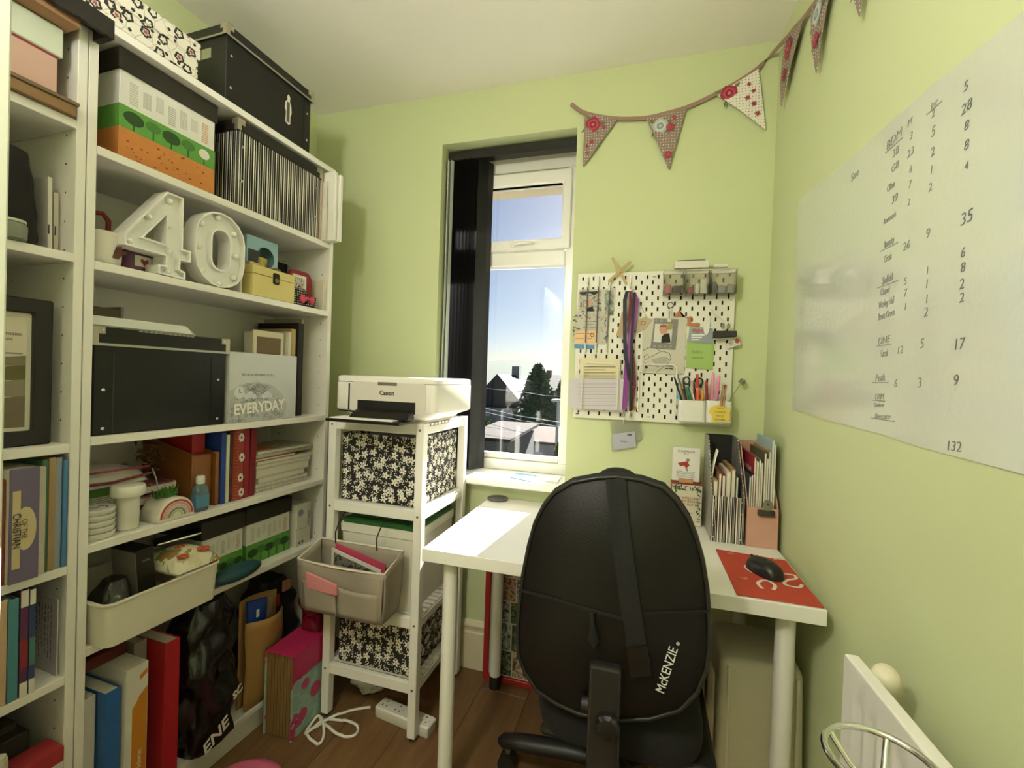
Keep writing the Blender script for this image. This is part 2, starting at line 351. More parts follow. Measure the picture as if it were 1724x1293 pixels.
# vertical blind
vb = thing('vertical_blind', 'black vertical blind drawn to the hinge side of the tall narrow window', 'blind', (-.58, DY+.045, WZ1-.04))
def vpart(name, mb, mat, **k): o = mb.build(name, mat, vb, **k); o.location = -Vector(vb.location); return o
vpart('headrail', bx(WX0+.004, WX1-.004, DY+.055, DY+.097, WZ1-.046, WZ1-.006), M('#1c1812', .4), bev=.002)
vpart('headrail_lip', bx(-.69, WX1-.006, DY+.047, DY+.055, WZ1-.05, WZ1-.034), M('#14110c', .3))
m_slat = M('#0d0c0b', .38); m_slatp = M('#c9cdbd', .5)
for i in range(10):
    x = WX0+.022 + i*.0165; a = math.radians(74 - i*1.2); hx, hy = .0445*math.cos(a), .0445*math.sin(a)
    if i == 9: a = math.radians(62); hx, hy = .0445*math.cos(a), .0445*math.sin(a); x += .004
    yc = DY+.078; q = []
    for zz in (WZ0+.02, WZ1-.05):
        q.append([(x-hx, yc-hy, zz), (x+hx*.3+.002, yc+hy*.3-.002, zz), (x+hx, yc+hy, zz), (x+hx*.3+.003, yc+hy*.3-.0012, zz)])
    vpart('slat', MB().loft(q), m_slatp if i < 2 else m_slat)
    vpart('slat_weight', MB().hexa([(x-hx, yc-hy-.001, WZ0+.006), (x+hx, yc+hy-.001, WZ0+.006), (x+hx, yc+hy+.001, WZ0+.006), (x-hx, yc-hy+.001, WZ0+.006)],
        [(x-hx, yc-hy-.001, WZ0+.05), (x+hx, yc+hy-.001, WZ0+.05), (x+hx, yc+hy+.001, WZ0+.05), (x-hx, yc-hy+.001, WZ0+.05)]), M('#211f1b', .35))
for i, (x, z) in enumerate(((-.868, 1.0), (-.862, .97), (-.852, 1.12))):
    vpart('pull_cord', MB().tube([(x, DY+.034, WZ1-.05), (x+.003, DY+.03, 1.6), (x-.002, DY+.028, z), (x+.006, DY+.03, z-.02)], .0016, 6), M(['#2a2926', '#d6d3c4', '#2a2926'][i], .5), smooth=60)

# radiator
m_rad = M('#e6e2d8', .35)
rs0, rzt = UW(1422, 1103, .10); rzb = rzt-.6; rlen = 1.25
rad = thing('radiator', 'white panel radiator with vertical flutes fixed low on the green wall', 'radiator', WW(rs0+rlen/2, rzb, .09), WROT)
m_in = Matrix.Rotation(-WROT, 4, 'Z') @ Matrix.Translation(-rad.location)      # local: x along the wall towards the door, -y into the room
fl = MB(); N = 34; rings = []; h = rlen/2
for zz, ins in ((0, 0), (.03, 0), (.045, 1), (.6-.06, 1), (.6-.045, 0), (.6, 0)):
    rings.append([(-h+rlen*k/(N*4), -.01 + (.006 if (k % 4 in (1, 2) and ins and 2 < k < N*4-2) else 0), zz) for k in range(N*4+1)])
fl.loft(rings, False, False, False)
fl.build('front_panel', m_rad, rad, smooth=30)
bx(-h, h, .004, .010, 0, .6).build('back_panel', m_rad, rad); bx(-h, h, -.0105, .0105, .598, .604).build('top_edge', m_rad, rad, bev=.003, seg=2); bx(-h-.002, -h, -.010, .010, 0, .6).build('side_edge', m_rad, rad, bev=.001)
for x in (-.4, .4): bx(x-.015, x+.015, .010, .088, .1, .54).build('wall_bracket', M('#c9c4b6', .4), rad)
vh = MB().lathe([(.010, 0), (.020, .006), (.022, .02), (.021, .042), (.015, .055), (.005, .058)], 16).build('valve_head', M('#d8d0b4', .4), rad, loc=(-h+.012, .045, .556), rot=(.25, .5, 0), smooth=50)
MB().tube([(-h+.012, .045, .56), (-h+.012, .045, .2), (-h+.012, .045, -rzb+.001)], .009, 10).build('valve_pipe', M('#d8d0b4', .4), rad, smooth=60)

# added fill lamp, hung unseen behind the camera to brighten the room
lt = thing('added_fill_lamp', 'round opal glass globe lamp hanging in the middle of the room', 'lamp', (-.62, -.14, HZ))  # not a lamp of the room: added as fill light behind the camera
m_fill_glow = bpy.data.materials.new('fill_glow'); m_fill_glow.use_nodes = True; _b = m_fill_glow.node_tree.nodes['Principled BSDF']
_b.inputs['Emission Color'].default_value = (1, .97, .93, 1); _b.inputs['Emission Strength'].default_value = FILL_W/(PI*4*PI*.1**2); _b.inputs['Base Color'].default_value = (.9, .88, .82, 1)
MB().lathe([(.02, -.001), (.045, -.004), (.045, -.02), (.012, -.03)], 20).build('fill_lamp_rose', WHITE, lt, smooth=40)
MB().cyl((0, 0, -.03), (0, 0, -.32), .003, n=8).build('fill_lamp_flex', WHITE, lt)
MB().ellipsoid((0, 0, -.42), .1, .1, .1, 24, 14).build('fill_globe', m_fill_glow, lt, smooth=60)

# ================================================================== BOOKCASES
def bookcase(label, t0, width, shelves, top=2.0235, dep=.28):
    b = bthing('bookcase', label, 'bookcase', t0, 0, -.0008)
    th = .018
    bx(0, th, 0, dep, 0, top).build('side_panel', m_shelf, b, bev=.0012); bx(width-th, width, 0, dep, 0, top).build('side_panel', m_shelf, b, bev=.0012)
    bx(th, width-th, 0, dep-.006, top-.02, top).build('top_panel', m_shelf, b, bev=.0012)
    bx(th, width-th, dep-.006, dep-.002, .02, top-.02).build('back_panel', M('#dcd8c8', .6), b)
    for z in shelves: bx(th, width-th, .0, dep-.008, z-.02, z).build('shelf', m_shelf, b, bev=.0012)
    bx(th, width-th, 0, dep-.008, .075, .095).build('bottom_shelf', m_shelf, b, bev=.0012)
    bx(th, width-th, .02, .035, 0, .075).build('plinth', m_shelf, b)
    pins = MB()
    for z in np.arange(.2, 1.95, .064):
        for d in (.035, dep-.05):
            for x, s in ((th, 1), (width-th, -1)): pins.cyl((x-.001*s, d, z), (x+.0006*s, d, z), .0022, n=6)
    pins.build('pin_holes', M('#5c5346', .9), b, kind='stuff')
    return b
SH = [1.7287, 1.4643, 1.0554, .8034, .5607]; SB = [1.765, 1.47, 1.045, .77, .52]
bookcase('wide white bookcase beside the printer stand, black storage boxes on its shelves', 0, .80, SH)
bookcase('narrow white bookcase by the pale door edge, framed photo on its middle shelf', -.402, .40, SB)
BOT = .095

# ================================================================== STAND, DESK, CHAIR
m_st = M('#e9e5da', .35)
sx0, sx1, sy0, sy1, stz = -1.066, -.692, 1.322, 1.70, 1.065
st = thing('slatted_stand', 'white wooden four tier slatted shelf stand holding the printer', 'shelf stand', ((sx0+sx1)/2, (sy0+sy1)/2, 0))
def spart(name, mb, mat=m_st, **k): o = mb.build(name, mat, st, **k); o.location = -Vector(st.location); return o
lw = .030
for x in (sx0, sx1-lw):
    for y in (sy0, sy1-lw):
        l = spart('leg', bx(x, x+lw, y, y+lw, .012, stz), bev=.002)
        MB().cyl((x+lw/2, y+lw/2, 0), (x+lw/2, y+lw/2, .014), .010, n=10).build('foot_cap', M('#221c16', .6), l)
    
tiers = [stz-.002, .775, .412, .195]
for z in tiers:
    for y in (sy0+.003, sy1-lw+.009): spart('cross_rail', bx(sx0+lw, sx1-lw, y, y+.018, z-.036, z-.0), bev=.0015)
    for x in (sx0+.004, sx1-lw+.008): spart('side_rail', bx(x, x+.018, sy0+lw, sy1-lw, z-.036, z-.010), bev=.0015)
    for k in range(11):
        y = sy0+lw+.004 + k*.0285; spart('slat', bx(sx0+.006, sx1-.006, y, y+.020, z-.010, z), bev=.001)
for x in (sx0+lw/2, sx1-lw/2):
    for z in tiers:
        spart('screw_head', MB().cyl((x, sy0-.0008, z-.02), (x, sy0+.002, z-.02), .004, n=10), M('#6e675c', .4, .8))

# desk
dsk_rz = .0091; DX, DYF, DZ = -.5889, 1.1357, .735
desk = thing('desk', 'plain white rectangular desk top on round white legs below the window', 'desk', (DX, DYF, 0), dsk_rz)
m_desk = M('#e9e6dc', .32, var=.02, grain=6)
bx(0, .994, 0, .598, DZ-.036, DZ).build('desk_top', m_desk, desk, bev=.0015)
for x, y in ((.065, .06), (.93, .06), (.065, .535), (.93, .535)):
    l = MB().cyl((x, y, .05), (x, y, DZ-.042), .0215, n=20).build('leg', m_desk, desk, smooth=40)
    MB().lathe([(.0225, 0), (.0225, .04), (.0218, .05)], 20, (x, y, 0)).build('foot_cap', M('#211c17', .6), l, smooth=40)
    MB().lathe([(.035, DZ-.042), (.045, DZ-.036)], 20, (x, y, 0)).build('leg_mount', STEEL, l, smooth=40)
def DSK(px, py, z=DZ): return U(px, py, z=z)

# office chair
ch = thing('office_chair', 'black office chair with a strapped rounded back pushed up to the desk', 'office chair', (-.015, 1.2, 0))
cl = Vector(ch.location)
YB = .95
zo = lambda zx, zy: (840+zx/2.426, 760+zy/2.426)
outl = [(480, 96), (400, 100), (300, 118), (225, 162), (180, 215), (145, 285), (118, 380), (95, 500), (82, 620), (72, 730), (76, 830), (102, 900), (150, 975), (230, 1030), (330, 1075), (470, 1100), (620, 1095), (740, 1060), (815, 985), (850, 900), (864, 800), (864, 690), (856, 560), (838, 440), (812, 350), (780, 270), (735, 200), (675, 140), (580, 108)]
OU = []
for a in outl: q = U(*zo(*a), y=YB); OU.append((q.x-cl.x, q.z))
cx_ = sum(p[0] for p in OU)/len(OU); cz_ = sum(p[1] for p in OU)/len(OU)
m_leath = M('#120f0c', .5, bump=.25, bscale=260, var=.1, grain=9, spec=.3); m_fab = M('#141210', .95, bump=.5, bscale=700); m_web = M('#0e0c0a', .8, bump=.4, bscale=900)
def dome(sgn, bulge, y0, smax=1.0):
    rings = []
    for k in range(10):
        s = smax*(1-k/9.6); rings.append([(cx_+(p[0]-cx_)*s, y0+sgn*bulge*(1-(s/smax)**2.6)-cl.y, cz_+(p[1]-cz_)*s) for p in OU])
    return rings
back_y = lambda x, z: YB - .052*(1-min(1, math.hypot((x+cl.x-cl.x-cx_)/.2, (z-cz_)/.27))**2.6)
b_ = MB(); b_.loft(dome(-1, .052, YB), True, False, True); b_.build('backrest_shell', m_leath, ch, smooth=70)
b_ = MB(); b_.loft([[(p[0], YB-cl.y, p[1]) for p in OU], [(cx_+(p[0]-cx_)*1.012, YB+.02-cl.y, cz_+(p[1]-cz_)*1.012) for p in OU]] + [[(q[0], q[1]+.0, q[2]) for q in r] for r in dome(1, .05, YB+.035, .985)], True, False, True)
b_.build('back_cushion', m_fab, ch, smooth=60)
MB().tube([(cx_+(p[0]-cx_)*.985, YB-.004-cl.y, cz_+(p[1]-cz_)*.985) for p in OU], .0045, 8, True).build('piping', M('#1d1a16', .4), ch, smooth=60)
q = U(1040, 800, y=YB+.06); MB().ellipsoid((q.x-cl.x, YB+.075-cl.y, q.z-.012), .045, .035, .026).build('neck_roll', m_fab, ch, smooth=60)
def onback(px, py, off=.0015):
    q = U(px, py, y=YB-.04)
    for _ in range(4): q = U(px, py, y=back_y(q.x-cl.x, q.z)-off)
    return Vector((q.x-cl.x, q.y-cl.y, q.z))
def strip(name, pts, wpx, mat, off=.003, th=.0015):
    rows = []
    for i, (px, py) in enumerate(pts):
        a = pts[max(0, i-1)]; b = pts[min(len(pts)-1, i+1)]; d = Vector((b[0]-a[0], b[1]-a[1])).normalized(); nx, ny = -d.y*wpx/2, d.x*wpx/2
        L = onback(px-nx, py-ny, off); R2 = onback(px+nx, py+ny, off); L2 = L.copy(); R3 = R2.copy(); L2.y += th; R3.y += th
        rows.append([tuple(L), tuple(R2), tuple(R3), tuple(L2)])
    return MB().loft(rows).build(name, mat, ch, smooth=30)
strip('back_strap', [(1036, 806), (1039, 840), (1045, 900), (1053, 960), (1061, 1020), (1068, 1060), (1073, 1096)], 33, m_web, .005)
strip('strap_buckle', [(1072, 1090), (1076, 1115), (1079, 1140)], 36, M('#15120f', .35), .010, .006)
strip('elastic_cord', [(874, 994), (920, 1006), (960, 1018), (998, 1029), (1048, 1042)], 5, m_web, .004, .003)
strip('elastic_cord', [(1078, 1034), (1130, 1032), (1194, 1030)], 4, m_web, .004, .003)
p1, p2 = onback(996, 1032, .006), onback(1001, 1090, .012)
MB().tube([p1, p1.lerp(p2, .3), p1.lerp(p2, .8), p2], [.005, .004, .011, .003], 8).build('cord_toggle', m_web, ch, smooth=60)
q1, q2 = onback(1110, 1164, .006), onback(1136, 1088, .006); dv = q2-q1
ang = math.atan2(dv.z, dv.x); mid = (q1+q2)/2 + Vector((0, -.004, 0))
text(ch, 'McKENZIE', .0245, mid, (PI/2, -ang, 0), M('#d9d6ce', .6), name='logo_lettering', sx=.86)
q = onback(1142, 1084, .008); text(ch, '®', .009, q, (PI/2, -ang, 0), M('#d9d6ce', .6), name='logo_lettering')
# seat, spine, base
rings = []
for z, s in ((.425, .9), (.43, .98), (.455, 1.0), (.485, .99), (.502, .93), (.508, .7)):
    rings.append([(p[0]*s, p[1]*s, z) for p in rrect(-.205, .165, -.235, .2, .1, 6)])
MB().loft(rings).build('seat', m_fab, ch, smooth=50)
bx(-.19, .19, -.2, .16, .405, .426).build('seat_pan', BLACK, ch, bev=.01, seg=2)
a_ = U(1019, 1130, y=YB-.06); b2 = U(1016, 1293, y=YB-.06)
sxp = a_.x-cl.x; w2 = .031
spn = MB().hexa([(sxp-w2, YB-.066-cl.y, .40), (sxp+w2, YB-.066-cl.y, .40), (sxp+w2, YB-.03-cl.y, .40), (sxp-w2, YB-.03-cl.y, .40)],
    [(sxp-w2, YB-.066-cl.y, a_.z+.01), (sxp+w2, YB-.066-cl.y, a_.z+.01), (sxp+w2, YB-.03-cl.y, a_.z+.01), (sxp-w2, YB-.03-cl.y, a_.z+.01)])
spn.build('spine_bar', M('#24211f', .38), ch, bev=.006, seg=2)
MB().box(sxp-w2, sxp+w2, YB-.066-cl.y, -.0, .385, .405).build('spine_foot', M('#24211f', .38), ch, bev=.004)
kz = U(1022, 1226, y=YB-.08)
kn = [(.0225+.0016*(k % 2), 0) for k in range(24)]
kr = [[((.0225+.0018*(k % 2))*s*math.cos(2*PI*k/24), h, (.0225+.0018*(k % 2))*s*math.sin(2*PI*k/24)) for k in range(24)] for h, s in ((0, 1), (-.014, 1), (-.02, .8), (-.021, .5))]
MB().loft(kr).build('tilt_knob', M('#191614', .4), ch, loc=(kz.x-cl.x, YB-.066-cl.y, kz.z), smooth=35)
MB().tube([(sxp-.045, YB-.04-cl.y, kz.z+.008), (sxp-.03, YB-.04-cl.y, kz.z+.008)], .016, 10).build('side_knob', BLACK, ch, smooth=50)
HB = Vector((-.045, .13, 0))
MB().tube([(HB.x, HB.y, .1), (HB.x, HB.y, .30), (HB.x*.5, HB.y*.5, .405)], .026, 16).build('gas_column', M('#1a1816', .3), ch, smooth=40)
for k in range(5):
    a = math.radians(180 + 72*k); e = Vector((math.cos(a), math.sin(a), 0))
    l = MB().tube([HB+Vector((0, 0, .12)), HB+e*.12+Vector((0, 0, .115)), HB+e*.26+Vector((0, 0, .10)), HB+e*.325+Vector((0, 0, .09)), HB+e*.34+Vector((0, 0, .085))], [.03, .03, .028, .024, .012], 12, flat=(1, .8)).build('base_leg', M('#171512', .45), ch, smooth=60)
    c = HB+e*.31; MB().cyl((c.x-.02*e.y, c.y+.02*e.x, .028), (c.x+.02*e.y, c.y-.02*e.x, .028), .028, n=14).build('caster', BLACK, l, smooth=40)
    MB().cyl((c.x, c.y, .04), (c.x, c.y, .09), .008, n=8).build('caster_stem', STEEL, l)

# ================================================================== THINGS ON THE WIDE BOOKCASE
def metal_corners(b, w, dep, z0, z1, mat=None):
    mat = mat or M('#b5ae9c', .35, .9)
    for x, sx in ((0, 1), (w, -1)):
        mb = MB()
        xs = sorted((x-.0012*sx, x+.022*sx)); mb.box(xs[0], xs[1], -.0012, 0, z1-.016, z1+.0012)
        xs = sorted((x-.0012*sx, x+.011*sx)); mb.box(xs[0], xs[1], -.0012, 0, z0, z1-.016)
        xs = sorted((x-.0012*sx, x)); mb.box(xs[0], xs[1], 0, .022, z1-.016, z1+.0012).box(xs[0], xs[1], 0, .011, z0, z1-.016)
        xs = sorted((x-.0012*sx, x+.022*sx)); mb.box(xs[0], xs[1], -.0012, .022, z1, z1+.0012)
        c = mb.build('metal_corner', mat, b)
        MB().cyl((x+.017*sx, -.003, z1-.008), (x+.017*sx, -.001, z1-.008), .0025, n=8).build('rivet', CHROME, c)
def lid_box(name, label, t0, t1, d0, dep, z0, h, lid, body, lidm, over=.006, cat='storage box', corners=False, rivets=(), strip=False, bev=.002, rz=0, group=None):
    b = bthing(name, label, cat, t0, d0, z0, group, rz); w = t1-t0
    bx(0, w, 0, dep, 0, h-.003).build('body', body, b, bev=bev)
    l = bx(-over, w+over, -over, dep+over, h-lid, h).build('lid', lidm, b, bev=bev)
    if strip: bx(-over-.001, w+over+.001, -over-.0015, -over, h-lid, h-lid+.006).build('metal_strip', STEEL, l)
    if strip: bx(-over-.0015, -over, -over, dep+over, h-lid, h-lid+.006).build('metal_strip', STEEL, l)
    if corners:
        e = bpy.data.objects.new('corner_fittings', None)
        mc = MB()
        for x, sx in ((-over, 1), (w+over, -1)):
            y = -over
            a = sorted((x-.002*sx, x+.024*sx)); mc.box(a[0], a[1], y-.002, y, h-.016, h+.0015)
            a = sorted((x-.002*sx, x+.011*sx)); mc.box(a[0], a[1], y-.002, y, h-lid, h-.016)
            a = sorted((x-.002*sx, x)); mc.box(a[0], a[1], y, y+.022, h-.016, h+.0015); mc.box(a[0], a[1], y, y+.011, h-lid, h-.016)
            a = sorted((x-.002*sx, x+.024*sx)); mc.box(a[0], a[1], y-.002, y+.022, h, h+.0015)
            o = mc.build('metal_corner', M('#b8b1a0', .35, .85), b); mc = MB()
            MB().cyl((x+.018*sx, y-.004, h-.008), (x+.018*sx, y-.002, h-.008), .0028, n=8).build('rivet', CHROME, o)
    for rx, rzz in rivets:
        MB().lathe([(.0045, 0), (.004, .0016), (.002, .0026)], 10).build('rivet', CHROME, b, loc=(rx*w, 0, rzz*h), rot=FRONT)
    return b, w
m_bl = M('#0d0c09', .3, bump=.5, bscale=45); m_bl2 = M('#12100c', .55, bump=.2, bscale=60)
# --- top of the bookcase
b, w = lid_box('hat_box', 'white box with black and red doodle print beside the black box on top', -.02, .246, .0, .24, 2.0235, .098, .046, m_doodle, m_doodle, .004)
b, w = lid_box('storage_box', 'big matt black lidded storage box with a figure sticker on top', .335, .672, .01, .27, 2.0235, .225, .034, m_bl2, M('#15130e', .5), .005, corners=True, strip=True, rivets=((.05, .62), (.05, .2), (.95, .62), (.95, .2)))
bx(-.0012, 0, .06, .10, .135, .165).build('label_holder', STEEL, b); bx(w*.905, w*.91, -.001, 0, .0, .19).build('seam', M('#0a0906', .5), b)
sk = decal(b, [(.222, .06), (.235, .055), (.243, .06), (.243, .085), (.248, .10), (.245, .125), (.239, .135), (.240, .15), (.234, .158), (.228, .15), (.229, .137), (.221, .128), (.219, .105), (.224, .095)], -.0005, M('#e4dfd2', .6), 'sticker')
MB().prism([(.226, .062), (.239, .062), (.239, .13), (.226, .13)], -.0018, -.0011, 'xz').build('sticker_figure', M('#5a5348', .7), sk)
# --- shelf 1
def tree_box(label, t0, t1, d0, z0, h, dep, lid, with_orange=True, group=None):
    b, w = lid_box('patterned_box', label, t0, t1, d0, dep, z0, h, lid, M('#dcdad0', .55), M('#2a251c', .6), .005)
    zo_ = .30*h if with_orange else 0.0; zg = .505*h if with_orange else .36*h
    gm, om = M('#5f9a42', .6, var=.12, grain=60), M('#c9813f', .6, var=.1, grain=60)
    bx(-.0006, w+.0006, -.0006, dep, zo_, zg).build('green_band', gm, b)
    if with_orange: bx(-.0006, w+.0006, -.0006, dep, 0, zo_).build('orange_band', om, b)
    td, tl = M('#2c4a22', .7), M('#4a7a38', .7)
    gb = [c for c in b.children if c.name.startswith('green_band')][0]
    n = 5
    for k in range(n):
        x = w*(.13+.185*k); zc = zo_+(zg-zo_)*(.62 if k % 2 else .56); r = min(w*.09, (zg-zo_)*(.27 if k % 2 else .34))
        decal(gb, [(x-.0015, zo_+.002), (x+.0015, zo_+.002), (x+.001, zc), (x-.001, zc)], -.0008, td, 'tree_trunk')
        if k == n-1 and with_orange: 
            e = decal(gb, circ(x, zc, .016, 14, .014), -.0009, M('#ddd8cc', .6), 'tree_print')
        else: decal(gb, circ(x, zc, r*1.25, 12, r*.85), -.0009, td if k % 2 == 0 else tl, 'tree_print')
    if with_orange:
        ob = [c for c in b.children if c.name.startswith('orange_band')][0]; lm = M('#8a4f26', .7); mb = MB()
        for k in range(34):
            x = R_.uniform(.01, w-.01); z = R_.uniform(.006, zo_-.006); r = R_.uniform(.002, .0045)
            mb.prism(circ(x, z, r, 5, r*.6, R_.random()*6), -.0014, -.0008)
        mb.build('leaf_print', lm, ob, kind='stuff')
    zt = h-lid; cols = ['#c3bfb4', '#bcb8ad', '#c7c2b8', '#b9b5aa', '#c0bbb0', '#cfcabd', '#d0a58a']
    for k in range(7):
        x = w*(.09+.125*k); zl, zh = zg+(zt-zg)*(.12+.1*(k % 3)), zg+(zt-zg)*(.8-.08*(k % 2)); mb = MB()
        nl = 9
        for j in range(nl):
            z = zl+(zh-zl)*j/nl; mb.prism([(x, z), (x+w*.075, z), (x+w*.075, z+(zh-zl)/nl*.5), (x, z+(zh-zl)/nl*.5)], -.0008, 0)
        mb.build('text_block', M(cols[k], .7), b)
    return b
tree_box('lidded box printed with trees on green above an orange leaf band', .077, .322, .03, 1.7287, .272, .23, .052)
b, w = lid_box('striped_box', 'barcode striped storage box with black lid and metal corners', .377, .722, .006, .26, 1.7287, .262, .034, m_stripe, M('#1a1711', .5), .005, corners=True, rivets=((.05, .7), (.05, .3), (.96, .7), (.96, .3)))
o = bx(-.0012, 0, .08, .12, .17, .2).build('label_holder', STEEL, b)
for i, (t, wd, z1, col, lab) in enumerate(((.731, .006, 1.965, '#cdb7a2', 'loose leaflet with orange picture tucked beside the striped box'), (.739, .005, 1.952, '#d6d0c2', 'pale grey leaflet with a black corner dot beside the striped box'))):
    b = bthing('leaflet', lab, 'leaflet', t, .004-.02*i, 1.7287); bx(0, wd*.5, 0, .16, 0, z1-1.7287).build('sheet', M(col, .7), b)
    bx(-.0004, 0, .01, .05, .03, .12).build('picture', M('#c08a5a' if i == 0 else '#e2dccd', .7), b)
for i, (t, d0, h, lab) in enumerate(((.747, -.046, .262, 'white box canvas jutting from the shelf end, next to the leaflets'), (.7645, -.056, .255, 'outer white box canvas jutting past the bookcase side panel'))):
    b = bthing('box_canvas', lab, 'canvas', t, d0, 1.7287)
    bx(0, .0145, 0, .2, 0, h).build('canvas', M('#e6e2d6', .6), b, bev=.002); bx(.0145, .016, .012, .19, .012, h-.012).build('backing', M('#cfc8b8', .7), b)
# --- shelf 2
def mug(label, t, d, r, h, col, handle=None, ang=0.0, z=SH[1]):
    b = bthing('mug', label, 'mug', t, d, z)
    MB().lathe([(r*.8, 0), (r*.95, .008), (r, .02), (r, h), (r*.93, h), (r*.92, .012), (r*.3, .008)], 22).build('cup', col, b, smooth=40)
    if handle:
        MB().tube([(math.cos(ang)*(r-.003+x), math.sin(ang)*(r-.003+x), z_) for x, z_ in ((0, h*.84), (.02, h*.88), (.032, h*.7), (.032, h*.42), (.02, h*.24), (0, h*.28))], .006, 8).build('handle', handle, b, smooth=60)
    return b
b = mug('white mug with thick red handle perched at the shelf corner', .062, .17, .038, .09, WHITE, M('#8f1f1c', .3), -.4, SH[1]+.075)
mug('upturned plain cream mug under the red handled mug', .058, .175, .04, .074, M('#d8d1bf', .4))
b = mug('white mug printed with a brown dog, in front of the red handled mug', .066, .06, .036, .082, M('#ddd8ca', .35), None)
d_ = MB().prism([(.0, .02), (.012, .018), (.02, .03), (.03, .034), (.03, .044), (.02, .042), (.018, .052), (.008, .048), (.004, .036)], -.0385, -.0365).build('dog_print', M('#57331f', .7), b)
b = mug('purple mug with a red heart on a white label behind the lit figure', .155, .1, .042, .088, M('#7c4a68', .35), M('#7c4a68', .35), .2)
q = decal(b, [(-.02, .02), (.026, .02), (.026, .048), (-.02, .048)], -.0425, WHITE2, 'white_label')
decal(q, [(.003, .022), (.013, .035), (.010, .042), (.003, .037), (-.004, .042), (-.007, .035)], -.0432, M('#9c2f2f', .6), 'heart_print')
b = mug('small turquoise and pink mug at the back of the shelf', .125, .2, .036, .085, mottled('mug_turq', ['#6b8f96', '#8a6a7a'], 20), M('#7c5a6c', .35), .3)
m_mar = M('#efece6', .35); m_marin = M('#ecebe6', .3)
def marquee(label, outer, holes, bulbs, dep=.05, d0=.0):
    t0 = sum(p[0] for p in outer)/len(outer); z0 = min(p[1] for p in outer)
    b = bthing('marquee_number', label, 'number light', t0, d0, SH[1])
    dz = z0 - SH[1]
    loc = lambda P: [(p[0]-t0, p[1]-z0) for p in P]
    O = loc(outer); mb = MB(); ringwall(mb, O, inset(O, .0045), 0, dep)
    H = [loc(h) for h in holes]
    for h in H: ringwall(mb, inset(h, -.0045), h, 0, dep)
    mb.build('rim', m_mar, b, smooth=35)
    # back plate with holes via triangulated fill
    import bmesh
    bm = bmesh.new(); es = []
    for P in [inset(O, .003)] + [inset(h, -.003) for h in H]:
        vs = [bm.verts.new((p[0], .017, p[1])) for p in P]; es += [bm.edges.new((vs[i], vs[(i+1) % len(vs)])) for i in range(len(vs))]
    bmesh.ops.triangle_fill(bm, edges=es, use_beauty=True)
    me = bpy.data.meshes.new('face_plate'); bm.to_mesh(me); bm.free(); me.materials.append(m_marin)
    o = bpy.data.objects.new('face_plate', me); COL.objects.link(o); o.parent = b
    k = o.modifiers.new('s', 'SOLIDIFY'); k.thickness = .003
    for x, z in bulbs:
        MB().lathe([(.0075, 0), (.0085, .006), (.0065, .012), (.002, .0155)], 12).build('bulb', M('#f0ede6', .15), b, loc=(x-t0, .016, z-z0), rot=FRONT, smooth=60)
    return b
z3 = lambda zx, zy: S(zx/4.309, 250+zy/4.309); z4 = lambda zx, zy: S(300+zx/4.926, 300+zy/4.926)
four = [z3(*a) for a in ((1215, 300), (1335, 350), (1328, 718), (1385, 735), (1385, 818), (1310, 800), (1308, 865), (1346, 888), (1346, 942), (1150, 893), (1150, 828), (1203, 834), (1205, 768), (905, 682), (905, 592))]
zs = min(p[1] for p in four); four = [(a, max(z, SH[1]+.0)) for a, z in four]
hole4 = [z3(*a) for a in ((1212, 470), (1208, 685), (1045, 628))]
marquee('white plastic light up figure four', four, [hole4], [z3(*a) for a in ((1250, 372), (1098, 478), (1240, 548), (955, 655), (1245, 735), (1235, 880))])
L0, R0, T0, B0 = z4(145, 560), z4(555, 600), z4(345, 262), z4(400, 900)
zc0 = (max(B0[1], SH[1])+T0[1])/2; hz = T0[1]-zc0; tc0 = (L0[0]+R0[0])/2; ht = (R0[0]-L0[0])/2
def stadium(tc, zc, a, h, n=8):
    return [(tc+a*math.cos(x), zc+(h-a)+a*math.sin(x)) for x in [PI*k/n for k in range(n+1)]] + [(tc+a*math.cos(x), zc-(h-a)+a*math.sin(x)) for x in [PI+PI*k/n for k in range(n+1)]]
zer = stadium(tc0, zc0, ht, hz); ih = z4(285, 560)[0], z4(432, 560)[0]; hol = stadium((ih[0]+ih[1])/2, zc0, (ih[1]-ih[0])/2, hz-.052)
marquee('white plastic light up figure zero', zer, [hol], [z4(*a) for a in ((350, 310), (215, 355), (190, 545), (215, 745), (355, 860), (480, 805), (495, 630), (485, 450))])
b = bthing('greeting_card', 'small folded white card leaning by the figure zero', 'card', .409, .02, SH[1]); bx(0, .003, 0, .05, 0, .055).build('fold', WHITE2, b); bx(.006, .009, .002, .05, 0, .055).build('fold', WHITE2, b)
# yellow box
b = bthing('wooden_box', 'pale yellow wooden box with a dark metal clasp', 'box', .437, .0, SH[1]); ym = M('#d3c27a', .5, var=.05, grain=12)
bx(0, .172, 0, .12, 0, .07).build('body', ym, b, bev=.001); bx(0, .172, 0, .12, .0715, .098).build('lid', ym, b, bev=.001)
cm = M('#3b2f20', .4, .7); c_ = MB().prism(rrect(.078, .104, .05, .088, .006, 3), -.002, 0).build('clasp', cm, b)
MB().prism(rrect(.084, .098, .056, .07, .004, 3), -.005, -.002).build('clasp_loop', M('#8a7a55', .4, .7), c_)
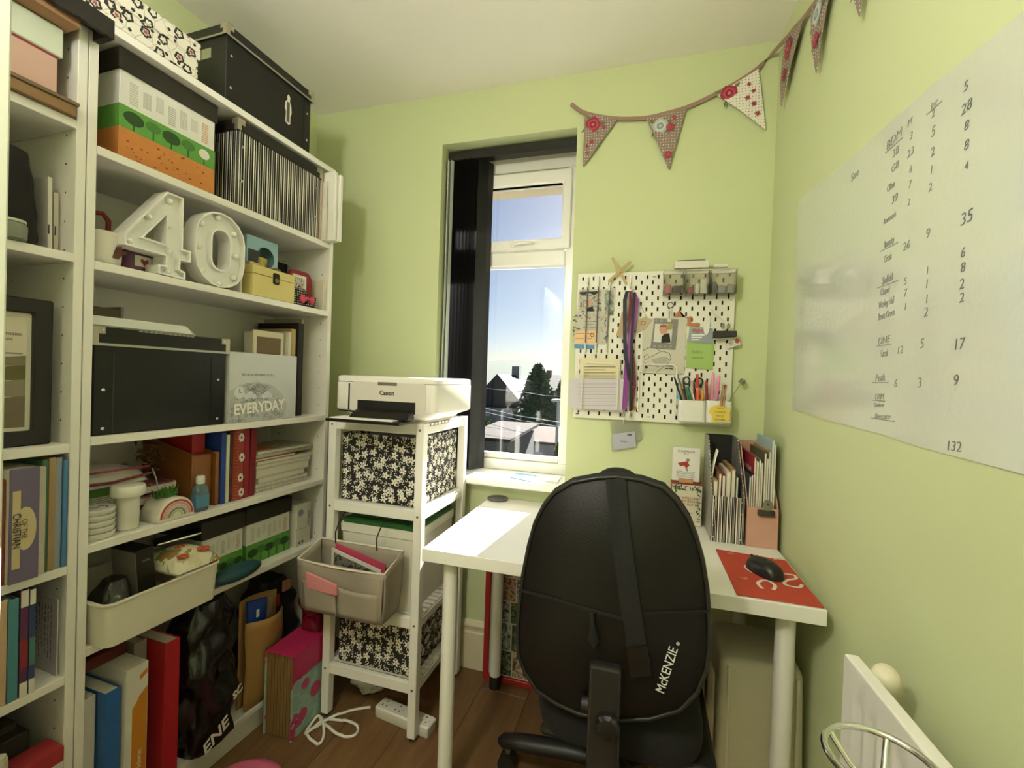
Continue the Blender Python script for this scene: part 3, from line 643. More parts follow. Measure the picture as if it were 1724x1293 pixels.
# blue gift box with round window
b = bthing('gift_box', 'pale blue gift box with a round window on the yellow box', 'gift box', .455, .05, SH[1]+.0985); gm = M('#8fb2bb', .35)
gw, gh = .125, .105; mb = MB(); cc = circ(gw*.6, gh*.42, .036, 20); mb2 = MB()
ou = [(gw*.6+ .5*max(gw, gh)*1.6*math.cos(2*PI*k/20), gh*.42+.5*max(gw, gh)*1.6*math.sin(2*PI*k/20)) for k in range(20)]
ou = [(min(gw, max(0, x)), min(gh, max(0, z))) for x, z in ou]
ringwall(mb, ou, cc, 0, .002); mb.build('front_panel', gm, b)
MB().box(0, .002, .002, .08, 0, gh).box(gw-.002, gw, .002, .08, 0, gh).box(.002, gw-.002, .002, .08, gh-.002, gh).box(.002, gw-.002, .002, .08, 0, .002).box(0.002, gw-.002, .078, .08, .002, gh-.002).build('shell', gm, b)
MB().lathe([(.02, .002), (.032, .012), (.034, .045), (.02, .05)], 18, (gw*.6, .042, 0)).build('candle', mottled('candle_m', ['#b8a24a', '#c9b56a', '#7d7a4a'], 40), b, smooth=50)
decal(b, [(.006, .02), (.045, .02), (.045, .06), (.006, .06)], 0, M('#2c2c2c', .6), 'dark_label')
b = bthing('wooden_comb', 'flat wooden stick lying across the yellow box lid', 'stick', .444, .02, SH[1]+.0985); MB().hexa([(0, 0, 0), (.055, .0, 0), (.055, .02, 0), (0, .025, 0)], [(0, 0, .012), (.055, 0, .008), (.055, .02, .008), (0, .025, .012)]).build('blade', M('#c9a878', .6), b)
b.name = 'wooden_stick'
b = bthing('trinket_bag', 'small patterned drawstring bag on the back of the yellow box', 'bag', .575, .07, SH[1]+.0985); MB().ellipsoid((0, 0, .012), .032, .03, .012).build('cloth', mottled('trinket', ['#5f4a34', '#8c7a55', '#7a3f33'], 60), b, smooth=60)
# red pouch with polka dot bow
b = bthing('red_pouch', 'red padded pouch holding photo cards with a polka dot bow', 'pouch', .622, .05, SH[1]); rm = M('#8a2530', .6, var=.1, grain=50)
MB().loft([[(p[0]*s+.06, y, max(0, p[1]*s+.06)) for p in rrect(-.055, .055, -.06, .075, .03, 5)] for y, s in ((-.012, .9), (-.006, 1), (.006, 1), (.012, .9))]).build('pouch', rm, b, smooth=50)
bx(.012, .075, -.018, -.013, .02, .115).build('photo_card', M('#d8d2c6', .5), b); bx(.018, .068, -.0186, -.018, .06, .105).build('picture', mottled('pic_a', ['#8c8378', '#c7bfb2', '#5a4640'], 40), b)
bx(.0, .07, -.03, -.019, 0, .065).build('polka_cloth', m_polka, b, bev=.006)
kx = MB().hexa([(.055, -.04, .005), (.105, -.038, .0), (.105, -.03, .0), (.055, -.032, .005)], [(.06, -.04, .03), (.11, -.038, .045), (.11, -.03, .045), (.06, -.032, .03)]); kx.build('bow_tail', m_polka, b, bev=.003)
for s in (-1, 1): MB().prism([(.055, .028), (.055+s*.03, .045), (.055+s*.034, .02), (.055+s*.022, .008)], -.05, -.036).build('bow_loop', M('#c9405a', .5), b, bev=.004)
MB().ellipsoid((.055, -.045, .028), .009, .008, .009, 10, 6).build('bow_knot', M('#b5354d', .5), b, smooth=60)
b = bthing('picture_frame', 'black picture frame turned to the shelf back behind the red pouch', 'picture frame', .59, .2, SH[1]); bx(0, .185, 0, .016, 0, .19).build('frame', BLACK, b, bev=.003); bx(.02, .165, -.001, 0, .02, .17).build('backing', M('#1f1b17', .6), b)
for i, (c, h) in enumerate((('#d8d1bf', .12), ('#cfc6b0', .117))):
    b = bthing('paperback', ['cream paperback upright against the bookcase side', 'fawn paperback upright between cream paperback and red pouch'][i], 'book', .771-.011*i, .01, SH[1])
    bx(0, .009, 0, .1, 0, h).build('cover', M(c, .6), b, bev=.001); bx(.001, .008, .002, .099, h, h+.0004).build('pages', PAGES, b)
# --- shelf 3
b, w = lid_box('storage_box', 'glossy black lidded storage box with a torn lid edge', .0265, .361, .012, .25, SH[2], .258, .044, m_bl, m_bl, .005, corners=True, strip=True, rivets=((.06, .42), (.06, .06), (.93, .52), (.93, .07)))
bx(w*.12, w*.124, -.0008, 0, .0, .2).build('seam', M('#38362c', .5), b); bx(w*.86, w*.866, -.0012, 0, .0, .2).build('seam', M('#050505', .5), b)
mb = MB()
for k in range(12):
    x = .09+.012*k; mb.prism([(x, .254), (x+.011, .254), (x+.008, .2575+R_.uniform(0, .002)), (x+.002, .2575)], -.0066, -.0055)
mb.build('torn_edge', M('#a49c88', .9), b)
b = bthing('tub_cover', 'translucent white plastic lid lying on the glossy black box', 'lid', .024, .03, SH[2]+.26); MB().hexa([(0, 0, 0), (.26, 0, 0), (.26, .2, 0), (0, .2, 0)], [(.005, .005, .026), (.235, .005, .026), (.235, .195, .026), (.005, .195, .026)]).build('lid', M('#dfe0da', .3), b, bev=.004)
b = bthing('kraft_box', 'brown card box standing behind the white plastic lid', 'box', .03, .175, SH[2]+.287); bx(0, .145, 0, .09, 0, .035).build('body', M('#6e6047', .7), b, bev=.001); bx(.143, .15, -.003, .093, 0, .042).build('clear_sleeve', glass('sleeve', solid=.4, solidcol='#d9d5c8'), b)
b = bthing('presentation_box', 'silver grey box printed with rainbow doodles and the word everyday', 'box', .368, .004, SH[2]); w, h = .266, .222
bx(0, w, 0, .045, 0, h).build('body', M('#c9cac8', .4), b, bev=.0015)
gr = M('#8f9090', .5); gl_ = M('#a8a9a8', .5)
text(b, 'EVERYDAY', .047, (.113, -.0022, .045), (PI/2, -.05, 0), M('#eeeae0', .5), name='title_lettering', sx=.86, bold=.0016, ext=.0006)
text(b, 'BECAUSE WE NEED IT ALL', .0105, (.105, -.0006, .152), FRONT, gr, name='small_lettering')
mb = MB()
rd = random.Random(3)
bg_ = MB().prism([(.0, .002), (.215, .004), (.225, .05), (.2, .09), (.16, .118), (.1, .13), (.04, .12), (.0, .1)], -.0006, 0).build('doodle_ground', M('#b7b8b6', .5), b)
for k in range(210):
    x = rd.uniform(.006, .21); z = rd.uniform(.004, .122); 
    if (x-.1)**2/.0125+(z)**2/.0165 > 1.05: continue
    r = rd.uniform(.003, .008); P = circ(x, z, r, rd.choice((3, 5, 6, 8)), r*rd.uniform(.6, 1), rd.random()*6); ringwall(mb, P, inset(P, .0008), -.0011, -.0006)
mb.build('doodle_print', M('#7f8080', .5), bg_, kind='stuff')
mb = MB()
for r in (.03, .024, .018, .012):
    pts = [(.105+r*1.1*math.cos(PI*k/14), -.0016, .085+r*1.25*math.sin(PI*k/14)) for k in range(15)]; mb.tube(pts, .0011, 5)
mb.build('rainbow_print', M('#8a8b8b', .5), bg_)
cl_ = MB()
for x, z, r in ((.06, .083, .011), (.073, .088, .013), (.086, .082, .010), (.125, .082, .011), (.138, .087, .013), (.15, .082, .010)): cl_.prism(circ(x, z, r, 12, r*.85), -.0026, -.0012)
cl_.build('cloud_print', M('#d3d4d2', .5), bg_)
MB().lathe([(.019, 0), (.019, .001)], 20).build('clock_print', M('#d3d4d2', .5), bg_, loc=(.034, -.0012, .095), rot=FRONT)
MB().box(.033, .035, -.0032, -.0024, .095, .107).box(.034, .042, -.0032, -.0024, .0935, .0955).build('clock_hands', M('#7f8080', .5), b)
for i, (t, wd, h, d0, dep, c, lab) in enumerate(((.60, .028, .305, .06, .16, '#d7cdb0', 'cream photo album with brown window behind the silver box'), (.639, .013, .312, .05, .2, '#dcd6c4', 'ivory folder of loose sheets beside the cream album'), (.656, .022, .325, .055, .2, '#b49a66', 'tan envelope file standing beside the ivory folder'), (.685, .026, .35, .05, .2, '#1d1813', 'tall black binder standing after the tan envelope'), (.72, .012, .37, .07, .19, '#b8ad98', 'bent beige plastic wallet leaning on the bookcase side'))):
    b = bthing('album', lab, 'album' if i == 0 else 'folder', t, d0, SH[2]); m = M(c, .6, var=.06, grain=30)
    if i == 0:
        bx(-.10, wd, 0, .012, 0, h).build('front_cover', m, b, bev=.003); bx(-.088, .012, -.0012, 0, .02, h-.022).build('window_picture', M('#6d5736', .6, var=.2, grain=20), b); bx(-.095, wd-.004, .012, .05, .004, h-.006).build('pages', PAGES, b)
    else:
        MB().box(0, .003, 0, dep, 0, h).box(wd-.003, wd, 0, dep, 0, h).box(.003, wd-.003, 0, .003, 0, h).build('cover', m, b, bev=.001); bx(.003, wd-.003, .006, dep-.005, .002, h-.006).build('pages', PAGES, b)
# --- shelf 4
g4 = SH[3]
plates = []
for k in range(5):
    b = bthing('coaster', ['bottom', 'second', 'middle', 'fourth', 'top'][k] + (' white china coaster of the low stack, bearing a blue grey squiggle' if k == 4 else ' white china coaster of the stack by the jar'), 'coaster', .056, .045, g4+.0145*k, 'stacked white coasters')
    MB().lathe([(.032, 0), (.035, .003), (.037, .0115), (.0365, .014), (.032, .0135)], 26).build('disc', M('#dcd9cc', .35), b, smooth=40)
    if k == 4: MB().tube([(-.024, -.01, .0142), (-.012, .006, .0142), (0, -.006, .0142), (.011, .008, .0142), (.022, -.004, .0142), (.016, -.014, .0142)], .0022, 6, flat=(1, .3)).build('squiggle', M('#6a8088', .5), b)
b = bthing('jar', 'tall white plastic tub with an overhanging screw lid', 'jar', .125, .045, g4); MB().lathe([(.021, 0), (.0235, .004), (.025, .085), (.025, .088)], 22).build('tub', M('#dedacb', .4), b, smooth=40); MB().lathe([(.034, .086), (.036, .09), (.036, .108), (.033, .113), (.01, .115)], 22).build('lid', M('#e4e0d2', .4), b, smooth=40)
# rainbow planter
b = bthing('rainbow_planter', 'white ceramic rainbow planter with a green succulent', 'planter', .222, .03, g4); wm = M('#dfd9cb', .4)
arc = [(.048*math.cos(PI*k/16), .012+.05*math.sin(PI*k/16)) for k in range(17)] + [(-.048, 0), (.048, 0)]
MB().prism(arc, -.025, .05).build('pot', wm, b, bev=.003, seg=2)
for i, (r, c) in enumerate(((.044, '#b8383a'), (.037, '#d59a92'), (.030, '#d8bcae'), (.023, '#8a8478'), (.016, '#b9c49a'))):
    mb = MB(); n = 16; o_ = [(r*math.cos(PI*k/n), .010+r*1.03*math.sin(PI*k/n)) for k in range(n+1)]; i_ = [((r-.0045)*math.cos(PI*k/n), .010+(r-.0045)*1.03*math.sin(PI*k/n)) for k in range(n+1)]
    for k in range(n): mb.prism([o_[k], o_[k+1], i_[k+1], i_[k]], -.0262, -.0252)
    mb.build('arch', M(c, .5), b)
mb = MB()
for k in range(90):
    a = R_.random()*2*PI; r = R_.uniform(0, .03); c = Vector((-.005+r*math.cos(a), .015+r*.7*math.sin(a), .062)); e = c+Vector((R_.uniform(-.012, .012), R_.uniform(-.012, .012), R_.uniform(.008, .026))); mb.cyl(c, e, .0035, .0008, 5)
mb.build('succulent', M('#3f6b27', .6, var=.2, grain=90), b, kind='stuff')
# green box, pouch and notebooks
b = bthing('green_box', 'low white and green box under the zip pouch', 'box', .024, .13, g4); bx(0, .15, 0, .12, 0, .075).build('body', m_print, b, bev=.001); bx(-.002, .152, -.002, .122, .075, .105).build('lid', M('#5e8f36', .6), b, bev=.001)
b = bthing('zip_pouch', 'bulging pale pouch of papers with pink zip edges on the green box', 'pouch', .024, .092, g4+.106)
def pil(w, dep, h, n=8):
    return lambda u, v: (u*w, v*dep, h*(math.sin(PI*min(1, max(0, u)))**.35)*(math.sin(PI*v)**.35))
mb = MB().grid(pil(.185, .16, .05), 14, 10); mb.grid(lambda u, v: (u*.185, v*.16, 0), 1, 1); mb.build('pouch', M('#cfc8c0', .6, var=.08, grain=40), b, smooth=60)
MB().tube([(.0, -.003, .016), (.09, -.004, .010), (.185, -.002, .018)], .0035, 6).build('zip', M('#8f3a48', .6), b, smooth=60)
MB().tube([(.0, -.002, .042), (.09, -.002, .040), (.18, 0, .038)], .003, 6).build('zip', M('#8f3a48', .6), b, smooth=60)
MB().tube([(.185, -.004, .03), (.191, -.012, .0), (.197, -.016, -.045)], .003, 6, flat=(1, .4)).build('ribbon', M('#c3d6cf', .6), b, smooth=60)
for k in range(3):
    b = bthing('notebook', ['plum floral notebook at the base of the pile behind the planter', 'wine red notebook in the pile behind the planter', 'open plum notebook on the pile behind the planter'][k], 'notebook', .165, .10, g4+.001+.03*k)
    MB().hexa([(0, 0, 0), (.12, .0, 0), (.12, .13, 0), (0, .13, 0)], [(0, 0, .028), (.12, 0, .026), (.12, .13, .026), (0, .13, .028)]).build('cover', mottled('plum%d' % k, ['#6b2840', '#8a4a5c', '#4a1c2c', '#b9a49c'], 30), b, bev=.003)
    bx(.002, .118, -.0008, 0, .005, .022).build('pages', PAGES, b)
b = bthing('sanitiser_bottle', 'small clear sanitiser bottle with blue label and flip cap', 'bottle', .302, .026, g4); MB().loft([[(p[0]*s, p[1]*s*.7, z) for p in rrect(-.019, .019, -.019, .019, .008, 4)] for z, s in ((0, .9), (.004, 1), (.066, 1), (.076, .6), (.08, .5))]).build('body', glass('sanit', '#c9dbe2', .25, solid=.25, solidcol='#a8c2cc'), b, smooth=50)
bx(-.0195, .0195, -.0146, .0146, .01, .05).build('label', M('#4f7f9f', .5), b, bev=.003); MB().lathe([(.011, .08), (.012, .082), (.012, .1), (.009, .104)], 14).build('cap', M('#d9d9d4', .25), b, smooth=40)
# wooden magazine file with dried flowers
b = bthing('wooden_file', 'orange brown wooden magazine file with a sloping side', 'magazine file', .366, .03, g4); om = M('#8a5426', .4, var=.25, grain=14)
bx(-.012, 0, 0, .02, 0, .165).build('front_edge', om, b, bev=.004)
MB().prism([(0.02, 0), (.23, 0), (.23, .20), (.18, .2), (.02, .165)], -.012, -.006, 'yz').build('side_panel', om, b); bx(-.07, -.012, .02, .03, 0, .16).build('front_panel', om, b, bev=.003)
MB().prism([(0.02, 0), (.23, 0), (.23, .20), (.18, .2), (.02, .165)], -.074, -.07, 'yz').build('side_panel', om, b)
b = bthing('red_folder', 'red card folder standing in the wooden file', 'folder', .31, .075, g4+.002); bx(0, .04, 0, .16, 0, .222).build('cover', M('#a3201f', .5), b, bev=.001); bx(.003, .037, .004, .158, .222, .2225).build('pages', PAGES, b)
b = bthing('dried_flowers', 'bunch of dried brown flower heads by the wooden file', 'dried flowers', .255, .17, g4+.0925)
mb = MB()
for k in range(60):
    c = Vector((R_.gauss(0, .013), R_.gauss(0, .014), .06+R_.gauss(0, .02))); e = c+Vector((R_.uniform(-.02, .02), R_.uniform(-.02, .02), R_.uniform(-.01, .015))); mb.cyl(c, e, .004, .001, 5)
mb.build('petals', M('#6b4a28', .8, var=.25, grain=80), b, kind='stuff')
mb = MB()
for k in range(5): mb.tube([(.006*(k-2), .01, 0), (.004*(k-2), .01, .03), (.008*(k-2), 0, .06)], .0015, 5)
mb.build('stems', M('#5a4527', .8), b)
def book(name, label, t, wd, d0, dep, z0, h, col, cat='book', lean=0.0, pages=True, group=None, rough=.5):
    b = bthing(name, label, cat, t, d0, z0, group); b.rotation_euler = (0, 0, BROT)
    if lean: b.rotation_euler = (Matrix.Rotation(BROT, 3, 'Z') @ Matrix.Rotation(lean, 3, 'Y')).to_euler()
    c = col if not isinstance(col, str) else M(col, rough, var=.06, grain=40)
    k = min(.0025, wd*.2)
    MB().box(0, wd, 0, k, 0, h).box(0, k, k, dep, 0, h).box(wd-k, wd, k, dep, 0, h).build('cover', c, b, bev=.0008)
    if pages: bx(k, wd-k, k, dep-.003, .003, h-.004).build('pages', PAGES, b)
    return b
book('ring_binder', 'slim royal blue book next to the wooden file', .37, .0155, .03, .19, g4, .222, '#1f3f8c')
book('notebook', 'slim cream book between the blue book and the dark diary', .387, .0105, .03, .18, g4, .214, '#d3d0b4')
book('diary', 'dark floral diary beside the cream book', .399, .010, .032, .18, g4, .222, mottled('diary_m', ['#2a1d1a', '#5c3a33', '#2a1d1a'], 80))
b = book('floral_notebook', 'red spiral notebook with white daisies', .411, .036, .03, .17, g4, .231, '#9c3a2e')
for k, (x, z) in enumerate(((.026, .20), (.029, .135), (.026, .07), (.03, .022))):
    f = MB()
    for j in range(7): a = 2*PI*j/7; f.prism(circ(x+.006*math.cos(a), z+.009*math.sin(a), .0042, 8, .0055), -.0012, -.0002)
    o = f.build('daisy', M('#e6dfd0', .6), b); MB().prism(circ(x, z, .0035, 8), -.0018, -.0012).build('daisy_eye', M('#1b1815', .6), o)
sp = MB()
for k in range(22): z = .008+k*.01; sp.tube([(.008+.006*math.cos(a), -.003+.004*math.sin(a), z) for a in [2*PI*j/8 for j in range(8)]], .0011, 5, True)
sp.build('spiral', M('#b8633f', .4, .3), b)
book('red_book', 'crimson cloth book beside the daisy notebook', .449, .02, .03, .17, g4, .228, '#8f1c24'); book('red_book', 'darker wine red book beside the magazine stack', .471, .022, .032, .17, g4, .222, '#7d1820', lean=.03)
# magazine stack
z = g4; specs = [(.012, .24, '#c9c4b8', 'bottom spiral pad of the magazine stack'), (.016, .225, '#b7b2a6', 'grey spiral notebook second from the bottom of the magazine stack'), (.018, .21, '#d3cab8', 'cream paperback low in the magazine stack'), (.030, .235, '#cdc3b2', 'thick fawn book in the middle of the magazine stack'), (.014, .245, '#bdb6a8', 'creased white magazine above the thick fawn book'), (.012, .25, '#c6c0b2', 'pale folded leaflet above the creased magazine'), (.009, .18, '#a5281f', 'thin red booklet near the top of the magazine stack'), (.014, .27, '#b9b4a7', 'grey magazine near the top of the stack'), (.010, .255, '#a9a18f', 'top magazine with orange cover picture')]
for i, (th, wd, c, lab) in enumerate(specs):
    b = bthing('magazine', lab, 'magazine', .508+R_.uniform(-.004, .012), .04+R_.uniform(0, .012), z+.0003, 'magazines stacked on the shelf', R_.uniform(-.05, .05))
    mb = MB().grid(lambda u, v: (u*wd, v*.17, th), 1, 1); bx(0, wd, 0, .17, 0, th*.18).build('back_cover', M(c, .5), b); bx(.001, wd-.001, .0012, .168, th*.18, th*.85).build('pages', PAGES, b)
    o = bx(0, wd, 0, .17, th*.85, th).build('front_cover', M(c, .4), b)
    if i == 8: bx(.02, .11, .02, .12, th, th+.0004).build('cover_picture', M('#b5653a', .5, var=.2, grain=30), b); bx(.12, .21, .03, .13, th, th+.0004).build('cover_picture', mottled('magpic', ['#8a9a7a', '#c2b8a4', '#7a6a5a'], 30), b)
    if i in (0, 1):
        sp = MB()
        for k in range(18): sp.tube([(.01+k*.012, -.001+.004*math.cos(a), th*.5+.5*th*math.sin(a)) for a in [2*PI*j/8 for j in range(8)]], .0008, 5, True)
        sp.build('spiral', STEEL, b)
    z += th+.0006
# --- shelf 5
g5 = SH[4]
b = bthing('plastic_tray', 'cream plastic tray jutting over the shelf edge, filled with bags', 'tray', .024, -.055, g5); tm = M('#dcd6c4', .4); TW, TD, TH = .285, .27, .105
P0 = rrect(.006, TW-.006, .006, TD-.006, .02, 4); P1 = rrect(0, TW, 0, TD, .022, 4); P2 = rrect(.004, TW-.004, .004, TD-.004, .02, 4); P3 = rrect(.010, TW-.010, .010, TD-.010, .018, 4)
MB().loft([[(p[0], p[1], 0) for p in P0], [(p[0], p[1], TH-.012) for p in P1], [(p[0]*1.0, p[1], TH) for p in P1], [(p[0], p[1], TH) for p in P2], [(p[0], p[1], .004) for p in P3]]).build('tray', tm, b, smooth=35)
MB().tube([(p[0], p[1], TH-.002) for p in rrect(-.002, TW+.002, -.002, TD+.002, .023, 4)], .003, 6, True).build('rolled_rim', tm, b, smooth=60)
from mathutils import noise as _ns
def sack(name, label, t, d, z, w, dp, h, mat, cat='bag', seed=1, amp=.018, pw=.35, freq=16):
    b = bthing(name, label, cat, t, d, z); rg = random.Random(seed); off = Vector((rg.random()*50, rg.random()*50, 0)); rings = []
    sp = lambda c: math.copysign(abs(c)**.6, c)
    for j in range(26):
        v = j/25; s = math.sin(PI*(.07+.86*v))**pw*(1-.18*v); ring = []
        for a in [2*PI*k/52 for k in range(52)]:
            p = Vector((sp(math.cos(a))*w/2*s, sp(math.sin(a))*dp/2*s, h*v)); f = amp if v > .03 else 0
            q = p*freq+off; n = _ns.noise(Vector((q.x, q.y, q.z*.6)))+.5*_ns.noise(Vector((q.x*2.3, q.y*2.3, q.z*1.4)))
            k_ = 1+n*f*2/max(.02, math.hypot(p.x, p.y)); ring.append((p.x*k_, p.y*k_, max(0, p.z+f*.6*_ns.noise(q*.7+off) if v > .03 else p.z)))
        rings.append(ring)
    MB().loft(rings).build('sack', mat, b, smooth=40); return b
m_poly = M('#14120f', .25, bump=.9, bscale=28)
b = sack('toiletry_bag', 'crumpled black bag with coloured glints in the cream tray', .083, .03, g5+.014, .085, .12, .115, mottled('glint', ['#171512', '#1d1a17', '#231f1d', '#4a6a2c', '#8c7a8a'], 28, .25, 2), seed=4, amp=.008)
b = bthing('black_notebook', 'black notebook leaning upright in the cream tray', 'notebook', .145, .02, g5+.012); b.rotation_euler = (Matrix.Rotation(BROT, 3, 'Z') @ Matrix.Rotation(-.08, 3, 'Y')).to_euler()
bx(0, .042, 0, .1, 0, .17).build('cover', M('#211c16', .45), b, bev=.002); bx(-.0008, 0, .004, .096, .004, .166).build('pages', M('#8c857a', .7), b); text(b, 'notes', .009, (.021, -.0006, .14), FRONT, M('#8f8a78', .5))
m_flor = mottled('floral_cloth', ['#cfc4a4', '#d8cfb4', '#7d8a4a', '#c9683f', '#b5452f'], 16, .75, 1.2)
b = bthing('floral_pouch', 'cream floral cloth pouch with orange blooms resting on the cream tray', 'pouch', .19, -.05, g5+.1055); b.rotation_euler = (0, 0, BROT)
mb = MB().grid(lambda u, v: (u*.125, v*.16, .004+.045*(math.sin(PI*u)**.4)*(math.sin(PI*v)**.4)), 16, 12); mb.grid(lambda u, v: (u*.125, v*.16, 0), 1, 1); mb.build('cloth', m_flor, b, smooth=60)
fl_ = MB()
for (x, y, r) in ((.03, .025, .015), (.09, .03, .017), (.06, .08, .014)):
    for j in range(6): a = 2*PI*j/6; fl_.ellipsoid((x+r*.6*math.cos(a), y+r*.6*math.sin(a), .047 if y > .05 else .04), r*.45, r*.45, .004, 8, 5)
fl_.build('flower_applique', M('#bd5a38', .7), b, smooth=60)
b = bthing('phone', 'slim black phone with chrome edge lying on the floral pouch end', 'phone', .21, .075, g5+.158); b.rotation_euler = (0, -.12, BROT-.5); MB().prism(rrect(0, .11, 0, .055, .01, 4), 0, .008, 'xy').build('body', M('#191714', .15), b, bev=.001); MB().tube([(p[0], p[1], .004) for p in rrect(-.0005, .1105, -.0005, .0555, .01, 4)], .0028, 6, True).build('chrome_band', CHROME, b, smooth=60)
tree_box('lidded green tree box in the gap behind the tray end', .325, .465, .045, g5, .196, .2, .055, False)
tree_box('lidded green tree box beside the small white carton', .480, .662, .045, g5, .198, .2, .056, False)
b = bthing('carton', 'small white carton with printed blue circle at the shelf end', 'carton', .680, .03, g5); bx(0, .072, 0, .09, 0, .158).build('body', M('#d8d4c6', .5), b, bev=.001)
bx(.0, .045, -.0005, 0, .062, .0635).build('flap_line', M('#8f8b80', .6), b); MB().lathe([(.013, 0), (.013, .0006)], 16).build('blue_circle', M('#8a8fa8', .5), b, loc=(.02, -.0002, .125), rot=FRONT); text(b, '▲ ●', .012, (.024, -.0006, .012), FRONT, INK)
text(b, 'CARTRIDGE', .011, (.06, -.0006, .095), (PI/2, -PI/2, 0), M('#6f6d66', .6))
b = bthing('spectacle_case', 'dark teal oval hard case on the shelf edge beside the tray', 'case', .405, -.005, g5); MB().ellipsoid((0, 0, .024), .085, .036, .024, 24, 12).build('case', M('#17434a', .5), b, smooth=60)
# --- bottom shelf
def binder(label, t, wd, h, col, d0=.0, dep=.26, lean=0.0, spine=None):
    b = book('ring_binder', label, t, wd, d0, dep, BOT, h, col, 'binder', lean); return b
binder('white ring binder next to the blue binder on the bottom shelf', .022, .034, .325, '#d8d4c6', .03, .24)
b = binder('blue and white ring binder on the bottom shelf', .058, .034, .33, '#2a63a3', .0); bx(.012, .03, -.0006, 0, .05, .12).build('spine_label', WHITE2, b); bx(.014, .024, -.0012, -.0006, .1, .112).build('label_mark', M('#4a7a3a', .6), b)
b = binder('white binder with an orange spine label on the bottom shelf', .097, .05, .365, '#d9d5c8', -.012); q = decal(b, [(.014, .03), (.048, .03), (.048, .30), (.03, .285), (.022, .27), (.014, .26)], 0, M('#c98324', .5), 'orange_label'); decal(b, [(.030, .325), (.047, .335), (.047, .347), (.030, .337)], 0, M('#c9772a', .5), 'orange_mark')
text(b, 'Schwan', .016, (.031, -.0012, .12), (PI/2, -PI/2, 0), M('#efe6d0', .6))
b = bthing('document_wallet', 'dark red document wallet lying inside behind the white binder', 'wallet', .03, .07, BOT+.37); MB().hexa([(0, 0, 0), (.118, 0, 0), (.118, .17, 0), (0, .17, 0)], [(0, 0, .03), (.118, .0, .03), (.118, .17, .04), (0, .17, .04)]).build('wallet', M('#5c1f1a', .6), b, bev=.003)
b.location = BCW(.03, .07, BOT+.366)
binder('grey plastic box file between white and red binders', .152, .03, .39, '#8d8880', .05, .2)
binder('bright red ring binder beside the black plastic bag', .187, .038, .385, '#b01f26', -.015)
b = sack('plastic_bag', 'large glossy black carrier bag with white slanted lettering', .325, .045, BOT-.0, .17, .20, .43, m_poly, seed=9, pw=.22)
for s_, x, z, sz in (('ENE', -.03, .065, .048), ('SC', .038, .15, .03)):
    text(b, s_, sz, (x, -.112, z), (PI/2, -.5, .0), M('#d6d2c8', .5), shear=.3, bold=.001, name='bag_lettering')
b = bthing('padded_envelope', 'open brown kraft padded envelope stuffed with blue packets', 'envelope', .455, .02, BOT); km = M('#a07a46', .7, bump=.5, bscale=25, var=.08, grain=12)
mb = MB().grid(lambda u, v: (u*.15, -.01-.03*math.sin(PI*u)*(.4+.6*v)+.004*math.sin(9*v+4*u), v*(.295-.01*u)), 10, 10); mb.build('front_sheet', km, b, smooth=60, solid=.002)
MB().grid(lambda u, v: (u*.15, .02+.02*math.sin(PI*u)*v, v*(.36-.02*u)), 8, 8).build('back_sheet', km, b, smooth=60, solid=.002)
b = bthing('snack_packet', 'shiny blue packet poking out of the kraft envelope', 'packet', .47, .016, BOT+.2); MB().hexa([(0, -.008, 0), (.06, -.008, 0), (.06, .008, 0), (0, .008, 0)], [(-.01, -.008, .165), (.06, -.012, .15), (.06, .0, .15), (-.01, .004, .165)]).build('packet', M('#1c3a8a', .2), b, bev=.002); bx(.02, .03, -.0125, -.0105, .1, .125).build('white_print', M('#d9dde8', .4), b)
b = bthing('silver_packet', 'crinkled silver packet beside the blue packet in the envelope', 'packet', .535, .018, BOT+.2); MB().hexa([(0, -.006, 0), (.018, -.006, 0), (.018, .006, 0), (0, .006, 0)], [(0, -.012, .15), (.018, -.012, .14), (.018, .0, .14), (0, 0, .15)]).build('packet', M('#a8a498', .25, .6), b)
b = sack('handbag', 'black bag with red and copper tags at the back of the bottom shelf', .66, .14, BOT, .19, .16, .34, M('#16120f', .6), seed=12)
for (x, z, c, r_) in ((-.06, .285, '#a32420', .4), (-.01, .325, '#c98f74', .25)): bx(x, x+.035, -.086, -.08, z-.02, z+.02).build('tag', M(c, r_, .3 if r_ < .3 else 0), b)
b = sack('red_bag', 'dark red glossy bag in the corner behind the pink box', .745, -.03, .21+.0, .1, .1, .16, M('#6e1424', .2, bump=.6, bscale=40), seed=15)
b.location = Vector((-1.13, 1.36, .287))
# floral accordion box on the floor
pA, pB, pC = U(440, 1232, z=0), U(487, 1247, z=0), U(536, 1178, z=0)
b = thing('accordion_file', 'pink topped expanding file with rose print covers standing on the floor', 'expanding file', (pA.x+.012, pA.y-.006, 0), math.atan2(pB.y-pA.y, pB.x-pA.x))
W_ = (pB-pA).length; Dp = .21; Hh = .285
m_rose = mottled('rose_cover', ['#8aa89a', '#9ab5a4', '#b5476a', '#9c2f52', '#c9a0a8'], 14, .6, .8)
mb = MB()
for k in range(16): x = .006+(W_-.012)*k/16; mb.box(x, x+(W_-.012)/16*.62, .004+.0015*(k % 2), Dp-.01, .004, Hh-.006)
mb.build('pockets', M('#8a6a3c', .8), b)
bx(W_-.006, W_, 0, Dp, 0, Hh*.68).build('rose_cover', m_rose, b, bev=.001); bx(0, .006, 0, Dp, 0, Hh).build('rose_cover', m_rose, b, bev=.001)
pk = M('#b02455', .5)
MB().box(0, W_+.002, -.001, Dp+.002, Hh-.004, Hh).box(W_, W_+.002, -.001, Dp+.002, Hh*.68, Hh-.004).build('pink_flap', pk, b, bev=.001)
